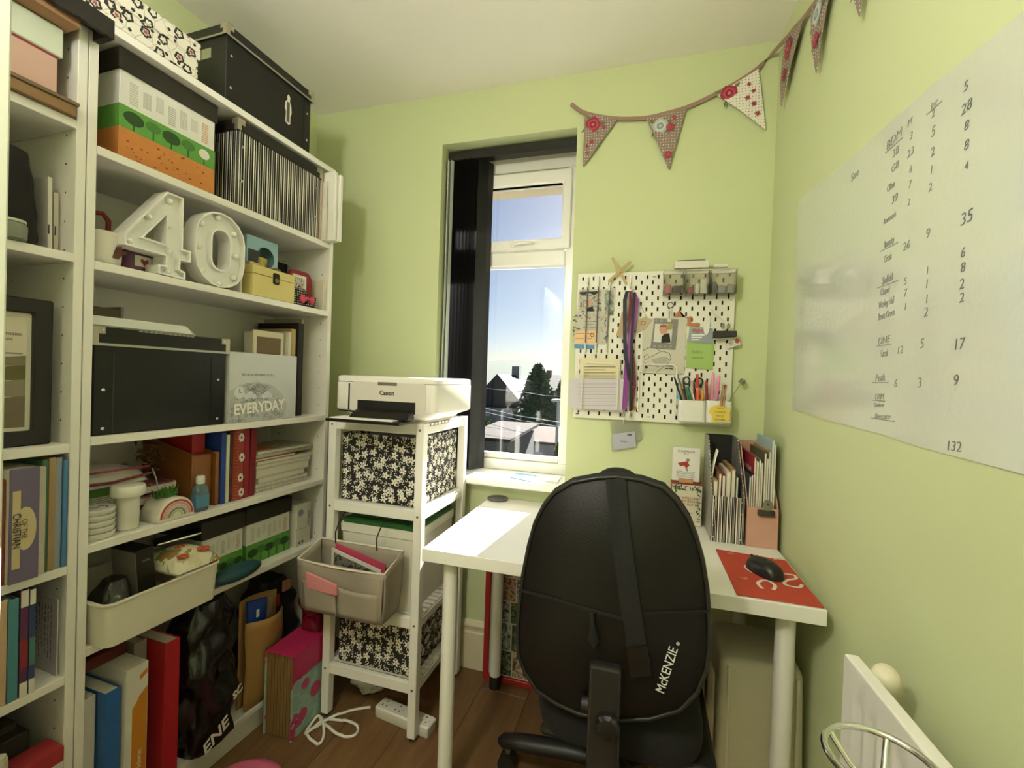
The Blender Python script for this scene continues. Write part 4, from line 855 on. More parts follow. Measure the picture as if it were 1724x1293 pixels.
for k, (y, z, r) in enumerate(((.05, .06, .022), (.11, .11, .026), (.18, .05, .024), (.2, .14, .02), (.06, .16, .018))):
    MB().prism(circ(y, z, r, 10), W_, W_+.0008, 'yz').build('rose_print', M('#b8436a', .6), b)

# ================================================================== THINGS ON THE NARROW BOOKCASE
zb = SB[0]
b = bthing('kraft_tray', 'flat brown card tray with clear cover at the base of the box stack', 'tray', -.26, -.012, zb); bx(0, .232, 0, .2, 0, .022).build('tray', M('#8f6f4c', .7, var=.1, grain=30), b, bev=.001); bx(-.001, .236, -.004, .2, .023, .03).build('clear_cover', glass('acryl', solid=.45, solidcol='#b39a80'), b)
b, w = lid_box('gift_box', 'dusty pink box with mint lid in the narrow bookcase stack', -.25, -.05, .01, .2, zb+.0315, .148, .062, M('#c9a596', .6), M('#cfd6c2', .5), .006, cat='gift box')
bx(0, w, -.0008, 0, .082, .09).build('red_band', M('#9c3a40', .6), b)
b = bthing('shoe_box', 'kraft box with torn black lid overhanging the stack top', 'box', -.25, -.055, zb+.1815); bx(0, .215, .02, .21, 0, .03).build('body', M('#a8805c', .7), b)
mb = MB(); rg = random.Random(5); top = .05
bot = [(.254*k/24, .012+.012*rg.random() if k < 14 else .008+.004*rg.random()) for k in range(25)]
mb.prism([(0, top)] + bot + [(.254, top)], 0, .012); mb.build('torn_lid_edge', M('#1d1912', .6), b); MB().box(0, .266, .012, .052, .03, top).box(0, .2265, .052, .21, .03, top).build('lid', M('#1d1912', .6), b); bx(.254, .266, 0, .052, .008, top).build('lid_side', M('#1d1912', .6), b)
b = bthing('white_tray', 'white shelf box under the narrow bookcase top', 'box', -.25, .02, zb+.2325); bx(0, .22, 0, .2, 0, .002).build('tray', WHITE2, b)
zb = SB[1]
b = sack('fabric_bundle', 'folded bundle of black fabric beside white papers', -.108, .105, zb, .112, .19, .2, M('#15110d', .9), 'fabric', 21, .006, .08)
for i, (t, c, lab) in enumerate(((-.0415, '#d5d0c2', 'white paper bag standing beside the black fabric bundle'), (-.0305, '#c4bba8', 'grey card folder leaning on the narrow bookcase side'))):
    b = bthing('paper_bag' if i == 0 else 'card_folder', lab, 'paper bag' if i == 0 else 'folder', t, .05, zb); MB().hexa([(0, 0, 0), (.0075, 0, 0), (.0075, .2, 0), (0, .2, 0)], [(-.002, 0, .165-.03*i), (.0055, 0, .165-.03*i), (.0055, .2, .165), (-.002, .2, .165)]).build('sheet', M(c, .7), b)
    bx(.0, .002, -.001, 0, .04, .06).build('mark', INK, b)
b = bthing('glass_jar', 'squat glass jar in front of the black fabric bundle', 'jar', -.118, .012, zb); MB().lathe([(.02, 0), (.024, .004), (.025, .03), (.021, .036), (.019, .036), (.02, .006), (.005, .004)], 18).build('jar', glass('jarg', '#dfe3d6', .3, solid=.35, solidcol='#b9bda8'), b, smooth=40); MB().lathe([(.0225, .0365), (.023, .04), (.022, .042)], 18).build('lid', M('#b9bca6', .4), b, smooth=40)
zb = SB[2]
b = bthing('framed_photograph', 'black photo frame with white mount and a walker on a beach', 'picture frame', -.300, .03, zb); b.rotation_euler = (Matrix.Rotation(BROT, 3, 'Z') @ Matrix.Rotation(.0, 3, 'X')).to_euler()
fw, fh = .262, .315
ringwall(MB(), [(0, 0), (fw, 0), (fw, fh), (0, fh)], [(.032, .032), (fw-.032, .032), (fw-.032, fh-.032), (.032, fh-.032)], 0, .02).build('frame', M('#1c1611', .5), b, bev=.003)
bx(.03, fw-.03, .010, .014, .03, fh-.03).build('backing', M('#d9d6c4', .6), b)
ph = bx(.040, fw-.040, .0088, .010, .040, fh-.040).build('photograph', M('#cfc6b0', .6), b)
for z0, z1, c in ((.040, .105, '#6e6049'), (.105, .14, '#8a8068'), (.14, .17, '#5f5a2c'), (.17, .19, '#7c7458')): MB().grid(lambda u, v: (.041+u*(fw-.082), .0084, z0+v*(z1-z0)+.004*math.sin(7*u)*v), 8, 2).build('photo_band', M(c, .6, var=.2, grain=40), ph)
MB().prism([(fw-.1, .062), (fw-.082, .06), (fw-.078, .10), (fw-.072, .13), (fw-.076, .155), (fw-.085, .172), (fw-.094, .172), (fw-.1, .15)], .0076, .0083).build('photo_figure', M('#17120f', .6), ph)
text(ph, 'to the mountains\n to the sea', .011, (fw-.085, .0086, .232), FRONT, M('#6b6353', .6))
bx(fw-.09, fw-.046, .0080, .0086, .195, .198).build('photo_line', M('#8a806c', .6), ph)
zb = SB[3]
for i, (t, wd, d0, h, c, lab) in enumerate(((-.21, .03, .03, .23, '#7c2f2a', 'maroon book at the dim end of the narrow shelf row'), (-.178, .02, .03, .235, '#3f5a48', 'dark green book left of the orange booklets'), (-.156, .02, .0, .21, '#b5522c', 'orange red booklet beside the purple hardback'), (-.134, .012, .0, .215, '#8a3a2c', 'thin rust book against the purple hardback'),
    (-.0645, .009, .0, .245, '#3f6b4c', 'green hardback beside the purple book'), (-.0548, .0115, .0, .248, '#a3875c', 'tan cloth book beside the green hardback'), (-.0425, .012, .004, .246, '#8f9ba3', 'blue grey hardback beside the tan cloth book'), (-.0225+.0, .0, 0, 0, '', ''))):
    if wd: book('book', lab, t, wd, d0, .19, zb, h, c)
b = bthing('purple_book', 'purple hardback with a yellow seal printed on its cover', 'book', -.121, -.012, zb); bx(0, .046, 0, .004, 0, .235).build('front_cover', M('#6d627c', .5, var=.05, grain=20), b, bev=.001); bx(.046, .056, .001, .19, .003, .232).build('pages', M('#b4ad9c', .8, var=.1, grain=90), b); bx(0, .046, .004, .19, .002, .232).build('text_block', PAGES, b)
MB().prism(circ(.024, .11, .017, 22, .045), -.0008, 0).build('seal_print', M('#c9b78c', .6), b); bx(.004, .016, -.0008, 0, .03, .19).build('spine_strip', M('#c9b78c', .6), b); text(b, 'CHRISTIAN', .018, (.010, -.0014, .108), (PI/2, PI/2, 0), M('#3d3644', .6), sx=.8); text(b, 'OF THE', .012, (.022, -.0014, .11), (PI/2, PI/2, 0), M('#6b5f4a', .6))
book('book', 'bright blue annual standing against the narrow bookcase side', -.0298, .0075, .0, .19, zb, .24, '#4a7fae')
zb = SB[4]
for i, (t, wd, h, c, lab) in enumerate(((-.22, .04, .22, '#4a5c3c', 'olive green book low in the narrow bookcase'), (-.178, .025, .225, '#7f8a4c', 'moss green paperback low in the narrow bookcase'), (-.151, .02, .22, '#6f8a5a', 'sage green paperback beside the peach one'), (-.129, .013, .218, '#c9a888', 'peach paperback beside the teal one'), (-.1145, .016, .214, '#4f8a94', 'teal paperback beside the striped sheaf'), (-.0965, .013, .225, '#5b3050', 'purple and red paperback with black and white ends'), (-.082, .010, .222, '#39476e', 'navy and teal paperback beside the letter'))):
    b = book('paperback', lab, t, wd, .0, .17, zb, h, c)
    if i >= 5:
        for z0, z1, cc in ((.06, .12, '#8f2f33' if i == 5 else '#4a7a72'), (.0, .03, '#d9d5c8'), (.19, h, '#d9d5c8')): bx(.0005, wd-.0005, -.0006, 0, z0, z1).build('spine_band', M(cc, .5), b)
b = bthing('letter_card', 'handwritten white letter card propped on the narrow bookcase side', 'card', -.026, .02, zb)
bx(0, .002, 0, .14, 0, .172).build('card', M('#d8cdc8', .7), b); wr = MB(); rg = random.Random(8)
for k in range(11):
    y = .13-.011*k; z = .155
    while z > .155-.13*(.6+.4*rg.random()): wl = rg.uniform(.006, .018); wr.box(-.0006, 0, y, y+.0022, z-wl, z); z -= wl+.004
wr.build('handwriting', M('#6b6670', .7), b)
b = bthing('document_box', 'dark card box of papers at the foot of the narrow bookcase', 'box', -.25, .06, BOT); bx(0, .2, 0, .2, 0, .31).build('body', M('#2b251d', .7), b, bev=.003); bx(.02, .19, .03, .18, .31, .325).build('dark_papers', M('#3a3426', .8), b)
b = bthing('paper_bundle', 'crumpled white cloth bundle in front of the dark box', 'cloth', -.20, .01, BOT); b.location = BCW(-.2, .0, BOT+.001); MB().hexa([(0, -.03, 0), (.09, -.03, 0), (.09, .055, 0), (0, .055, 0)], [(0, -.03, .31), (.1, -.0, .335), (.06, .055, .315), (0, .055, .3)]).build('cloth', M('#c4bda8', .8, var=.1, grain=20), b, bev=.02, seg=3)
b = bthing('boxed_set', 'white box with a red top band in front of the dark box', 'box', -.095, -.01, BOT); bx(0, .07, 0, .06, 0, .272).build('body', M('#d6cfc6', .5), b, bev=.001); bx(-.0005, .0705, -.0005, .06, .24, .2725).build('red_band', M('#a83338', .5), b); text(b, 'Complete', .014, (.035, -.0006, .215), FRONT, M('#7a5560', .6), shear=.2)

# ================================================================== PRINTER STAND CONTENT
class W:
    def __init__(s, name, label, cat, loc, group=None): s.o = thing(name, label, cat, loc, 0, group); s.l = Vector(loc)
    def p(s, name, mb, mat, parent=None, **k):
        o = mb.build(name, mat, parent or s.o, **k)
        if parent is None: o.location = -s.l
        return o
    def t(s, body, size, loc, rot=FRONT, mat=None, parent=None, **k):
        o = text(parent or s.o, body, size, (0, 0, 0), rot, mat, **k); o.location = Vector(loc) if parent else Vector(loc)-s.l; return o
px0, px1, py0, py1, pz0, pz1 = -1.018, -.638, 1.29, 1.60, stz+.0006, 1.217
W1 = W('printer', 'white inkjet printer with black paper tray on the slatted stand', 'printer', ((px0+px1)/2, (py0+py1)/2, pz0)); m_pr = M('#e6e1d6', .3)
W1.p('body', MB().loft([[(p[0], p[1], z) for p in rrect(px0+i, px1-i, py0+j, py1-j, .02, 4)] for z, i, j in ((pz0+.012, .045, .03), (pz0+.02, .04, .024), (pz0+.034, .004, .004), (pz0+.04, 0, 0), (pz1-.022, 0, 0))]), m_pr, smooth=35)
W1.p('scanner_lid', MB().loft([[(p[0], p[1], z) for p in rrect(px0+i, px1-i, py0+i, py1-i, .02, 4)] for z, i in ((pz1-.020, .001), (pz1-.006, .001), (pz1-.001, .006), (pz1, .012))]), m_pr, smooth=35)
W1.p('foot', bx(px0+.06, px1-.06, py0+.04, py1-.04, pz0, pz0+.012), M('#b9b4a8', .5))
a, c = U(591, 642, y=py0-.001), U(716, 700, y=py0-.001)
fp = W1.p('front_panel', MB().prism(rrect(a.x, c.x, pz0+.034, a.z, .012, 4), py0-.002, py0), M('#cfc8bb', .35))
a2 = U(636, 643, y=py0-.003); c2 = U(668, 650, y=py0-.003); W1.p('finger_slot', MB().prism(rrect(a2.x, c2.x, c2.z, a2.z, .002, 2), py0-.0026, py0-.0018), M('#6e685e', .5), fp)
tl = U(651, 662, y=py0-.004); W1.t('Canon', .021, (tl.x, py0-.0028, tl.z), FRONT, M('#3a3733', .5), bold=.0005, name='brand_lettering')
a3, c3 = U(600, 673, y=py0-.01), U(697, 692, y=py0-.01)
W1.p('output_slot', bx(a3.x, c3.x, py0-.004, py0-.002, pz0+.032, a3.z), M('#100e0c', .5)); W1.p('slot_side', bx(U(588, 650, y=py0).x, U(588, 650, y=py0).x+.004, py0-.004, py0-.002, pz0+.036, U(588, 645, y=py0).z), M('#100e0c', .5))
tr = W1.p('paper_tray', bx(a3.x-.062, c3.x-.008, py0-.085, py0+.0, pz0+.002, pz0+.012), M('#14110f', .35), bev=.002)
W1.p('paper', bx(a3.x-.048, c3.x-.035, py0-.082, py0-.004, pz0+.0125, pz0+.0155), M('#e8e4da', .7), tr)
W1.p('paper_guide', MB().hexa([(a3.x, py0-.05, pz0+.016), (c3.x, py0-.05, pz0+.016), (c3.x, py0-.004, pz0+.016), (a3.x, py0-.004, pz0+.016)], [(a3.x+.005, py0-.03, pz0+.036), (c3.x-.005, py0-.03, pz0+.036), (c3.x-.005, py0-.004, pz0+.044), (a3.x+.005, py0-.004, pz0+.044)]), M('#14110f', .35), tr, bev=.002)
W1.p('tray_flap', MB().hexa([(a3.x-.055, py0-.03, pz0+.034), (a3.x-.0, py0-.03, pz0+.030), (a3.x, py0-.012, pz0+.03), (a3.x-.05, py0-.02, pz0+.034)], [(a3.x-.055, py0-.03, pz0+.037), (a3.x, py0-.03, pz0+.035), (a3.x, py0-.012, pz0+.035), (a3.x-.05, py0-.02, pz0+.037)]), M('#14110f', .35), tr)
def open_box(wd, x0, x1, y0, y1, z0, z1, mat, inner, th=.004):
    wd.p('box_wall', bx(x0, x1, y0, y0+th, z0, z1), mat); wd.p('box_wall', bx(x0, x1, y1-th, y1, z0, z1), mat); wd.p('box_wall', bx(x0, x0+th, y0+th, y1-th, z0, z1), mat); wd.p('box_wall', bx(x1-th, x1, y0+th, y1-th, z0, z1), mat)
    wd.p('box_base', bx(x0+th, x1-th, y0+th, y1-th, z0, z0+th), inner)
bx0, bx1, by0, by1 = -1.028, -.724, 1.352, 1.662
Wb = W('fabric_box', 'upper black and white hibiscus print box under the printer', 'storage box', ((bx0+bx1)/2, 1.5, .7765)); open_box(Wb, bx0, bx1, by0, by1, .7765, 1.012, m_hib, M('#bdb8ac', .8)); Wb.p('loose_papers', bx(bx0+.012, bx1-.02, by0+.02, by1-.02, .785, .995), M('#a5a39c', .7))
Wb = W('fabric_box', 'lower black and white hibiscus print box on the bottom tier', 'storage box', ((bx0+bx1)/2, 1.5, .1965)); open_box(Wb, bx0+.01, bx1, by0, by1, .1965, .372, m_hib, M('#bdb8ac', .8)); Wb.p('contents', bx(bx0+.03, bx1-.02, by0+.02, by1-.02, .205, .36), M('#6b655a', .8))
Wb = W('plastic_tub', 'white plastic tub with dark green cover on the middle tier', 'tub', ((bx0+bx1)/2, 1.5, .4135)); Wb.p('tub', MB().loft([[(p[0], p[1], z) for p in rrect(bx0-.004+i, bx1+.004-i, by0-.004+i, by1+.004-i, .02, 4)] for z, i in ((.4135, .014), (.66, .004), (.664, .0), (.69, .0), (.692, .004))]), M('#dcd7c8', .35), smooth=35)
Wb.p('green_cover', MB().loft([[(p[0], p[1], z) for p in rrect(bx0+i, bx1-i, by0+i, by1-i, .02, 4)] for z, i in ((.6925, .002), (.704, .002), (.712, .02))]), M('#2c5a2a', .5), smooth=35)
# hanging organiser
yb_, yf_ = sy0-.012, sy0-.125
TLb, TRb = U(552, 908, y=yb_), U(668, 925, y=yb_); zt = (TLb.z+TRb.z)/2
TLf, TRf = U(501, 938, y=yf_), U(647, 970, y=yf_); BLf, BRf = U(511, 1030, y=yf_+.01), U(640, 1047, y=yf_+.01)
Wo = W('hanging_organiser', 'grey fabric organiser hung by wire hooks on the slatted stand', 'organiser', ((TLb.x+TRb.x)/2, yb_, BLf.z)); m_org = M('#9a8e7d', .9, bump=.3, bscale=500); m_orgi = M('#8a7f70', .9); m_bnd = M('#d2c8b2', .8)
zt = .70 if zt > .75 else zt
zf = (TLf.z+TRf.z)/2; zbm = (BLf.z+BRf.z)/2
xl, xr = min(TLb.x, TLf.x), max(TRb.x, TRf.x)
bot4 = [(xl+.012, yf_+.012, zbm), (xr-.012, yf_+.012, zbm), (xr-.012, yb_-.004, zbm), (xl+.012, yb_-.004, zbm)]
top4 = [(xl, yf_, zf), (xr, yf_, zf), (xr, yb_, zt), (xl, yb_, zt)]
for nm, i, j in (('front_wall', 0, 1), ('side_wall', 1, 2), ('back_wall', 2, 3), ('side_wall', 3, 0)):
    A, B, C, D = [Vector(v) for v in (bot4[i], bot4[j], top4[j], top4[i])]; nn = (B-A).cross(D-A).normalized()
    def fn(u, v, A=A, B=B, C=C, D=D, nn=nn, nm=nm):
        return tuple(A.lerp(B, u).lerp(D.lerp(C, u), v) + nn*((.006 if nm == 'front_wall' else .003)*math.sin(PI*u*2.2+1)*math.sin(PI*v)))
    Wo.p(nm, MB().grid(fn, 12, 8), m_org, smooth=60, solid=.003)
Wo.p('base', bx(xl+.014, xr-.014, yf_+.014, yb_-.006, zbm, zbm+.003), m_orgi)
Wo.p('binding', MB().tube([Vector(top4[0])]+[Vector(top4[0]).lerp(Vector(top4[1]), k/6)+Vector((0, -.002, -.006*math.sin(PI*k/6))) for k in range(1, 6)]+[Vector(v) for v in top4[1:]], .0035, 6, True), m_bnd, smooth=60)
for k, (u0, u1, h) in enumerate(((.05, .46, .62), (.48, .96, .6))):
    A, B = Vector(bot4[0]), Vector(bot4[1]); C, D = Vector(top4[1]), Vector(top4[0])
    def fn(u, v, u0=u0, u1=u1, h=h, A=A, B=B, C=C, D=D):
        uu = u0+(u1-u0)*u; return tuple(A.lerp(B, uu).lerp(D.lerp(C, uu), v*h) + Vector((0, -.006-.012*math.sin(PI*u)*v, 0)))
    Wo.p('front_pocket', MB().grid(fn, 10, 6), m_org, smooth=60, solid=.002)
for px in (575, 645):
    q = U(px, 905, y=yb_-.0); x = q.x
    Wo.p('wire_hook', MB().tube([(x-.02, yb_-.005, zt-.01), (x-.022, yb_-.004, zt+.03), (x-.012, yb_-.002, zt+.06), (x+.01, yb_+.0, .744), (x+.02, yb_+.003, .741), (x+.02, yb_+.008, .738)], .0022, 6), M('#191613', .4), smooth=60)
pa = Vector(top4[0]).lerp(Vector(top4[1]), .08)
Wn = W('sticky_notes', 'pad of pink sticky notes in the organiser pocket', 'sticky notes', (pa.x+.03, yf_-.01, zf-.06)); a, c = U(516, 963, y=yf_-.014), U(566, 985, y=yf_-.014)
Wn.p('pad', MB().hexa([(a.x, yf_-.010, c.z-.03), (c.x, yf_-.012, c.z-.035), (c.x, yf_-.004, c.z-.035), (a.x, yf_-.004, c.z-.03)], [(a.x, yf_-.018, a.z), (c.x, yf_-.018, c.z), (c.x, yf_-.010, c.z), (a.x, yf_-.010, a.z)]), M('#d98a8c', .7))
Wn = W('photo_print', 'white bordered photograph standing in the hanging organiser', 'photo', (xl+.12, yb_-.05, zbm+.0045)); 
A = (xl+.07, yb_-.035); B_ = (xr-.05, yb_-.055)
o = Wn.p('print', MB().hexa([(A[0], A[1], zbm+.0045), (B_[0], B_[1], zbm+.0045), (B_[0], B_[1]+.003, zbm+.0045), (A[0], A[1]+.003, zbm+.0045)], [(A[0], A[1], zt-.012), (B_[0], B_[1], zt-.05), (B_[0], B_[1]+.003, zt-.05), (A[0], A[1]+.003, zt-.012)]), M('#cdc8bd', .5))
Wn.p('picture', MB().hexa([(A[0]+.012, A[1]-.0035, zbm+.02), (B_[0]-.01, B_[1]-.0015, zbm+.02), (B_[0]-.01, B_[1], zbm+.02), (A[0]+.012, A[1], zbm+.02)], [(A[0]+.012, A[1]-.0035, zt-.026), (B_[0]-.01, B_[1]-.0015, zt-.06), (B_[0]-.01, B_[1], zt-.06), (A[0]+.012, A[1], zt-.026)]), mottled('photo_m', ['#4a4640', '#77736a', '#2c2a28'], 30), o)
Wn = W('pink_card', 'pink folded card behind the photograph in the organiser', 'card', (xl+.12, yb_-.02, zbm+.0045)); Wn.p('card', MB().hexa([(A[0]+.005, yb_-.022, zbm+.0045), (B_[0], yb_-.03, zbm+.0045), (B_[0], yb_-.027, zbm+.0045), (A[0]+.005, yb_-.019, zbm+.0045)], [(A[0]+.005, yb_-.022, zt+.0), (B_[0], yb_-.03, zt-.04), (B_[0], yb_-.027, zt-.04), (A[0]+.005, yb_-.019, zt+.0)]), M('#b8405c', .6))
# on the floor under the stand
c_ = U(590, 1168, z=.05); b = sack('carrier_bag', 'crumpled white plastic bag under the slatted stand', 0, 0, 0, .12, .09, .085, M('#d4d1c8', .4), seed=31, amp=.016, freq=26); b.location = (-.985, 1.50, .001); b.rotation_euler = (0, 0, .1)
p1, p2, p3 = U(640, 1181, z=.04), U(729, 1218, z=.04), U(625, 1190, z=.04); dv = (p2-p1); ln = .30; an = math.atan2(dv.y, dv.x)
b = thing('power_strip', 'white four socket extension lead lying by the stand leg', 'extension lead', (p1.x, p1.y+.03, .0006), an); L_ = dv.length
MB().loft([[(p[0], p[1], z) for p in rrect(i, L_-i, -.055+i, -i, .008, 3)] for z, i in ((0, .002), (.004, 0), (.034, 0), (.039, .004))]).build('housing', M('#e0dccf', .4), b, smooth=35)
for k in range(4):
    x = L_*(.13+.245*k)
    for dx, dy in ((0, .012), (-.009, -.008), (.009, -.008)): bx(x+dx-.002, x+dx+.002, -.0275+dy-.0035, -.0275+dy+.0035, .039, .0394).build('socket_hole', M('#4a463f', .7), b)
    MB().lathe([(.003, .039), (.0025, .041)], 8, (x+.018, -.0275, 0)).build('neon_switch', M('#d5cfc0', .4), b)
cab = [(624, 1190), (590, 1196), (560, 1208), (535, 1222), (517, 1232), (522, 1246), (537, 1252), (545, 1238), (543, 1215), (535, 1205), (522, 1222), (516, 1236), (545, 1212), (580, 1214), (602, 1224), (596, 1238), (570, 1238), (550, 1222), (538, 1207)]
pts = [U(x, y, z=.006) for x, y in cab]; sm = []
for i in range(len(pts)-1):
    P0, P1, P2, P3 = pts[max(0, i-1)], pts[i], pts[i+1], pts[min(len(pts)-1, i+2)]
    for k in range(6): t = k/6; sm.append(.5*((2*P1)+(P2-P0)*t+(2*P0-5*P1+4*P2-P3)*t*t+(3*P1-P0-3*P2+P3)*t**3))
for i, p in enumerate(sm): p.z = .0052 + .004*(i % 17 > 9)
MB().tube([p - Vector((p1.x, p1.y+.03, .0006)) for p in sm], .0048, 8).build('cable', M('#dedacb', .5), b, smooth=60)
cbo = [c for c in b.children if c.name.startswith('cable')][0]; cbo.rotation_euler = (0, 0, -an)

# ================================================================== DESK AND SILL
def disc_at(px, py, z): return U(px, py, z=z)
q = DSK(838, 841); b = thing('charging_pad', 'flat dark grey round charging pad on the desk', 'charging pad', (q.x, q.y, DZ+.0006)); MB().lathe([(.040, 0), (.042, .002), (.042, .006), (.039, .008), (.0, .008)], 30).build('pad', M('#5c5d5c', .5), b, smooth=40); MB().tube([(-.025, -.005, .0085), (0, .004, .0085), (.022, .012, .0085)], .0016, 6, flat=(1, .3)).build('mark', M('#454645', .5), b)
def sill_card(name, label, pxs, th, mat):
    P = [U(x, y, z=WZ0+.001) for x, y in pxs]; c = sum(P, Vector())/4
    Wd = W(name, label, 'card', (c.x, c.y, WZ0+.0006)); Wd.p('sheet', MB().prism([(p.x, p.y) for p in P], WZ0+.0006, WZ0+th, 'xy'), mat); return Wd
sill_card('blue_card', 'sky blue card lying on the window sill', ((858, 804), (870, 797), (903, 801), (893, 811)), .004, M('#6fa8cc', .4))
sill_card('white_card', 'white folded paper on the window sill beside the blue card', ((907, 808), (919, 800), (946, 803), (938, 814)), .005, M('#ecebe6', .6))
# mouse mat and mouse
P = [DSK(x, y) for x, y in ((1205, 926), (1317, 939), (1386, 1005), (1233, 985))]
A, B_, C, D = P; ux = (B_-A); vy = (D-A); Wm = W('mouse_mat', 'red mouse mat with white looping lines at the desk corner', 'mouse mat', (A.x+.1, A.y-.1, DZ+.0006))
C = Vector((.401, 1.152, DZ)); B_ = Vector((.397, A.y-.02, DZ)); D = Vector((D.x, 1.152, DZ))
mm = Wm.p('mat', MB().prism([(p.x, p.y) for p in (A, B_, C, D)], DZ+.0006, DZ+.0036, 'xy'), M('#b5402c', .7), bev=.0006)
def loop(pp, w=.004): 
    pts = [DSK(x, y, DZ+.004) for x, y in pp]; sm = []
    for i in range(len(pts)-1):
        P0, P1, P2, P3 = pts[max(0, i-1)], pts[i], pts[i+1], pts[min(len(pts)-1, i+2)]
        for k in range(5): t = k/5; sm.append(.5*((2*P1)+(P2-P0)*t+(2*P0-5*P1+4*P2-P3)*t*t+(3*P1-P0-3*P2+P3)*t**3))
    sm.append(pts[-1]); sm = [p for p in sm if p.x < .392]; mb = MB(); L = []; R2 = []
    for i, p in enumerate(sm):
        d = (sm[min(len(sm)-1, i+1)]-sm[max(0, i-1)]).normalized(); n = Vector((-d.y, d.x, 0))*w; L.append((*(p+n).xy, DZ+.0040)); R2.append((*(p-n).xy, DZ+.0040))
    N = len(sm); mb.add(L+R2, [(i, i+1, N+i+1, N+i) for i in range(N-1)]); return mb
for pp in (((1268, 964), (1258, 958), (1256, 952), (1268, 951)), ((1284, 991), (1276, 982), (1284, 977), (1296, 979), (1305, 986), (1302, 993)), ((1302, 941), (1318, 941), (1330, 950), (1335, 957), (1340, 959)), ((1318, 966), (1336, 968), (1340, 974), (1324, 977), (1322, 984), (1345, 989), (1352, 983), (1364, 982))): Wm.p('white_loop', loop(pp), M('#d8cdbf', .7), mm)
for i, (x, y) in enumerate(((1230, 934), (1252, 976))): q = DSK(x, y); Wm.t('PLAN\nREST', .008, (q.x, q.y, DZ+.0039), (0, 0, .1), M('#d08b78', .7))
q = DSK(1288, 962, DZ+.01); b = thing('computer_mouse', 'black wireless mouse on the red mat', 'mouse', (q.x, q.y+.005, DZ+.0042), .5)
rings = []
for k in range(9):
    a = k/8*PI/2; z = .034*math.sin(a); sc = math.cos(a)**.45
    rings.append([(p[0]*max(sc, .12), p[1]*max(sc, .12)+.004*(1-sc), z) for p in [(.031*math.copysign(abs(math.cos(t))**.75, math.cos(t)), .052*math.copysign(abs(math.sin(t))**.8, math.sin(t))) for t in [2*PI*j/28 for j in range(28)]]])
MB().loft(rings).build('shell', M('#181716', .35), b, smooth=60); MB().cyl((-.004, .03, .026), (.004, .03, .026), .008, n=14).build('scroll_wheel', M('#0d0d0d', .6), b, smooth=40); bx(-.0006, .0006, .01, .05, .02, .0305).build('button_split', M('#0a0a0a', .5), b)
text(b, 'logo', .006, (0, -.012, .0345), (0, 0, PI), M('#55534f', .5))
# calendar and verse card
yC = 1.66
a, c = U(1131, 812, y=yC), U(1180, 884, y=yC); Wc = W('verse_calendar', 'red topped desk calendar with green leaf border behind the chair', 'calendar', ((a.x+c.x)/2, yC, DZ+.0006))
Wc.p('block', bx(a.x, c.x, yC, yC+.05, DZ+.0006, a.z), M('#8c2a22', .6), bev=.001); pg = Wc.p('front_page', bx(a.x+.002, c.x-.001, yC-.002, yC, DZ+.002, a.z-.004), M('#cfc6ac', .7))
rg = random.Random(11); mb = MB(); mb2 = MB()
for k in range(70):
    e = rg.random(); x, z = (a.x+.006+(c.x-a.x-.012)*rg.random(), a.z-.006-.016*rg.random()) if e < .45 else ((a.x+.005+.012*rg.random() if e < .62 else c.x-.004-.012*rg.random()), DZ+.008+(a.z-DZ-.02)*rg.random())
    t = rg.random()*6; r = rg.uniform(.004, .008); (mb if k % 3 else mb2).prism([(x+r*math.cos(t), z+r*math.sin(t)), (x+r*.3*math.cos(t+1.57), z+r*.3*math.sin(t+1.57)), (x-r*math.cos(t), z-r*math.sin(t)), (x+r*.3*math.cos(t-1.57), z+r*.3*math.sin(t-1.57))], yC-.0032-.0003*(k % 3), yC-.0021)
Wc.p('leaf_border', mb, M('#2f5136', .7), pg, kind='stuff'); Wc.p('leaf_border', mb2, M('#5d7f5c', .7), pg, kind='stuff')
Wc.t('MAN SHALL NOT\nLIVE BY BREAD\nALONE, BUT BY', .0115, ((a.x+c.x)/2, yC-.003, (a.z+DZ)/2+.012), FRONT, M('#8c4a3c', .7)); Wc.t('MATTHEW 4:4', .007, ((a.x+c.x)/2, yC-.003, (a.z+DZ)/2-.028), FRONT, M('#4f5a48', .7))
zc_ = a.z+.0006
h0, h1 = U(1143, 802, y=yC+.01), U(1167, 811, y=yC+.01); Wk = W('card_holder', 'small slotted wooden block on the red topped calendar', 'card holder', ((h0.x+h1.x)/2, yC+.02, zc_)); Wk.p('block', MB().box(h0.x, h1.x, yC+.006, yC+.0165, zc_, zc_+.014).box(h0.x, h1.x, yC+.0215, yC+.03, zc_, zc_+.014).box(h0.x, h1.x, yC+.0165, yC+.0215, zc_, zc_+.004), M('#b98d5c', .6), bev=.001)
a, c = U(1133, 752, y=yC+.018), U(1177, 810, y=yC+.018); Wk = W('verse_card', 'white verse card with a red caped figure in the wooden block', 'card', ((a.x+c.x)/2, yC+.019, zc_+.0046)); cd_ = Wk.p('card', MB().prism(rrect(a.x, c.x, zc_+.0046, a.z, .003, 3), yC+.0175, yC+.0205), M('#ddd8cd', .6))
mx = (a.x+c.x)/2; Wk.t('PHILIPPIANS', .0105, (mx, yC+.017, a.z-.014), FRONT, M('#5f625a', .7)); Wk.t('4:13', .009, (mx, yC+.017, a.z-.023), FRONT, M('#5f625a', .7))
zz = (a.z+zc_)/2-.004
Wk.p('cape_print', MB().prism([(mx-.027, zz+.010), (mx-.01, zz+.014), (mx+.004, zz+.018), (mx+.012, zz+.004), (mx+.002, zz-.006), (mx-.008, zz+.002), (mx-.018, zz-.002)], yC+.0165, yC+.0174), M('#a8392c', .7), cd_)
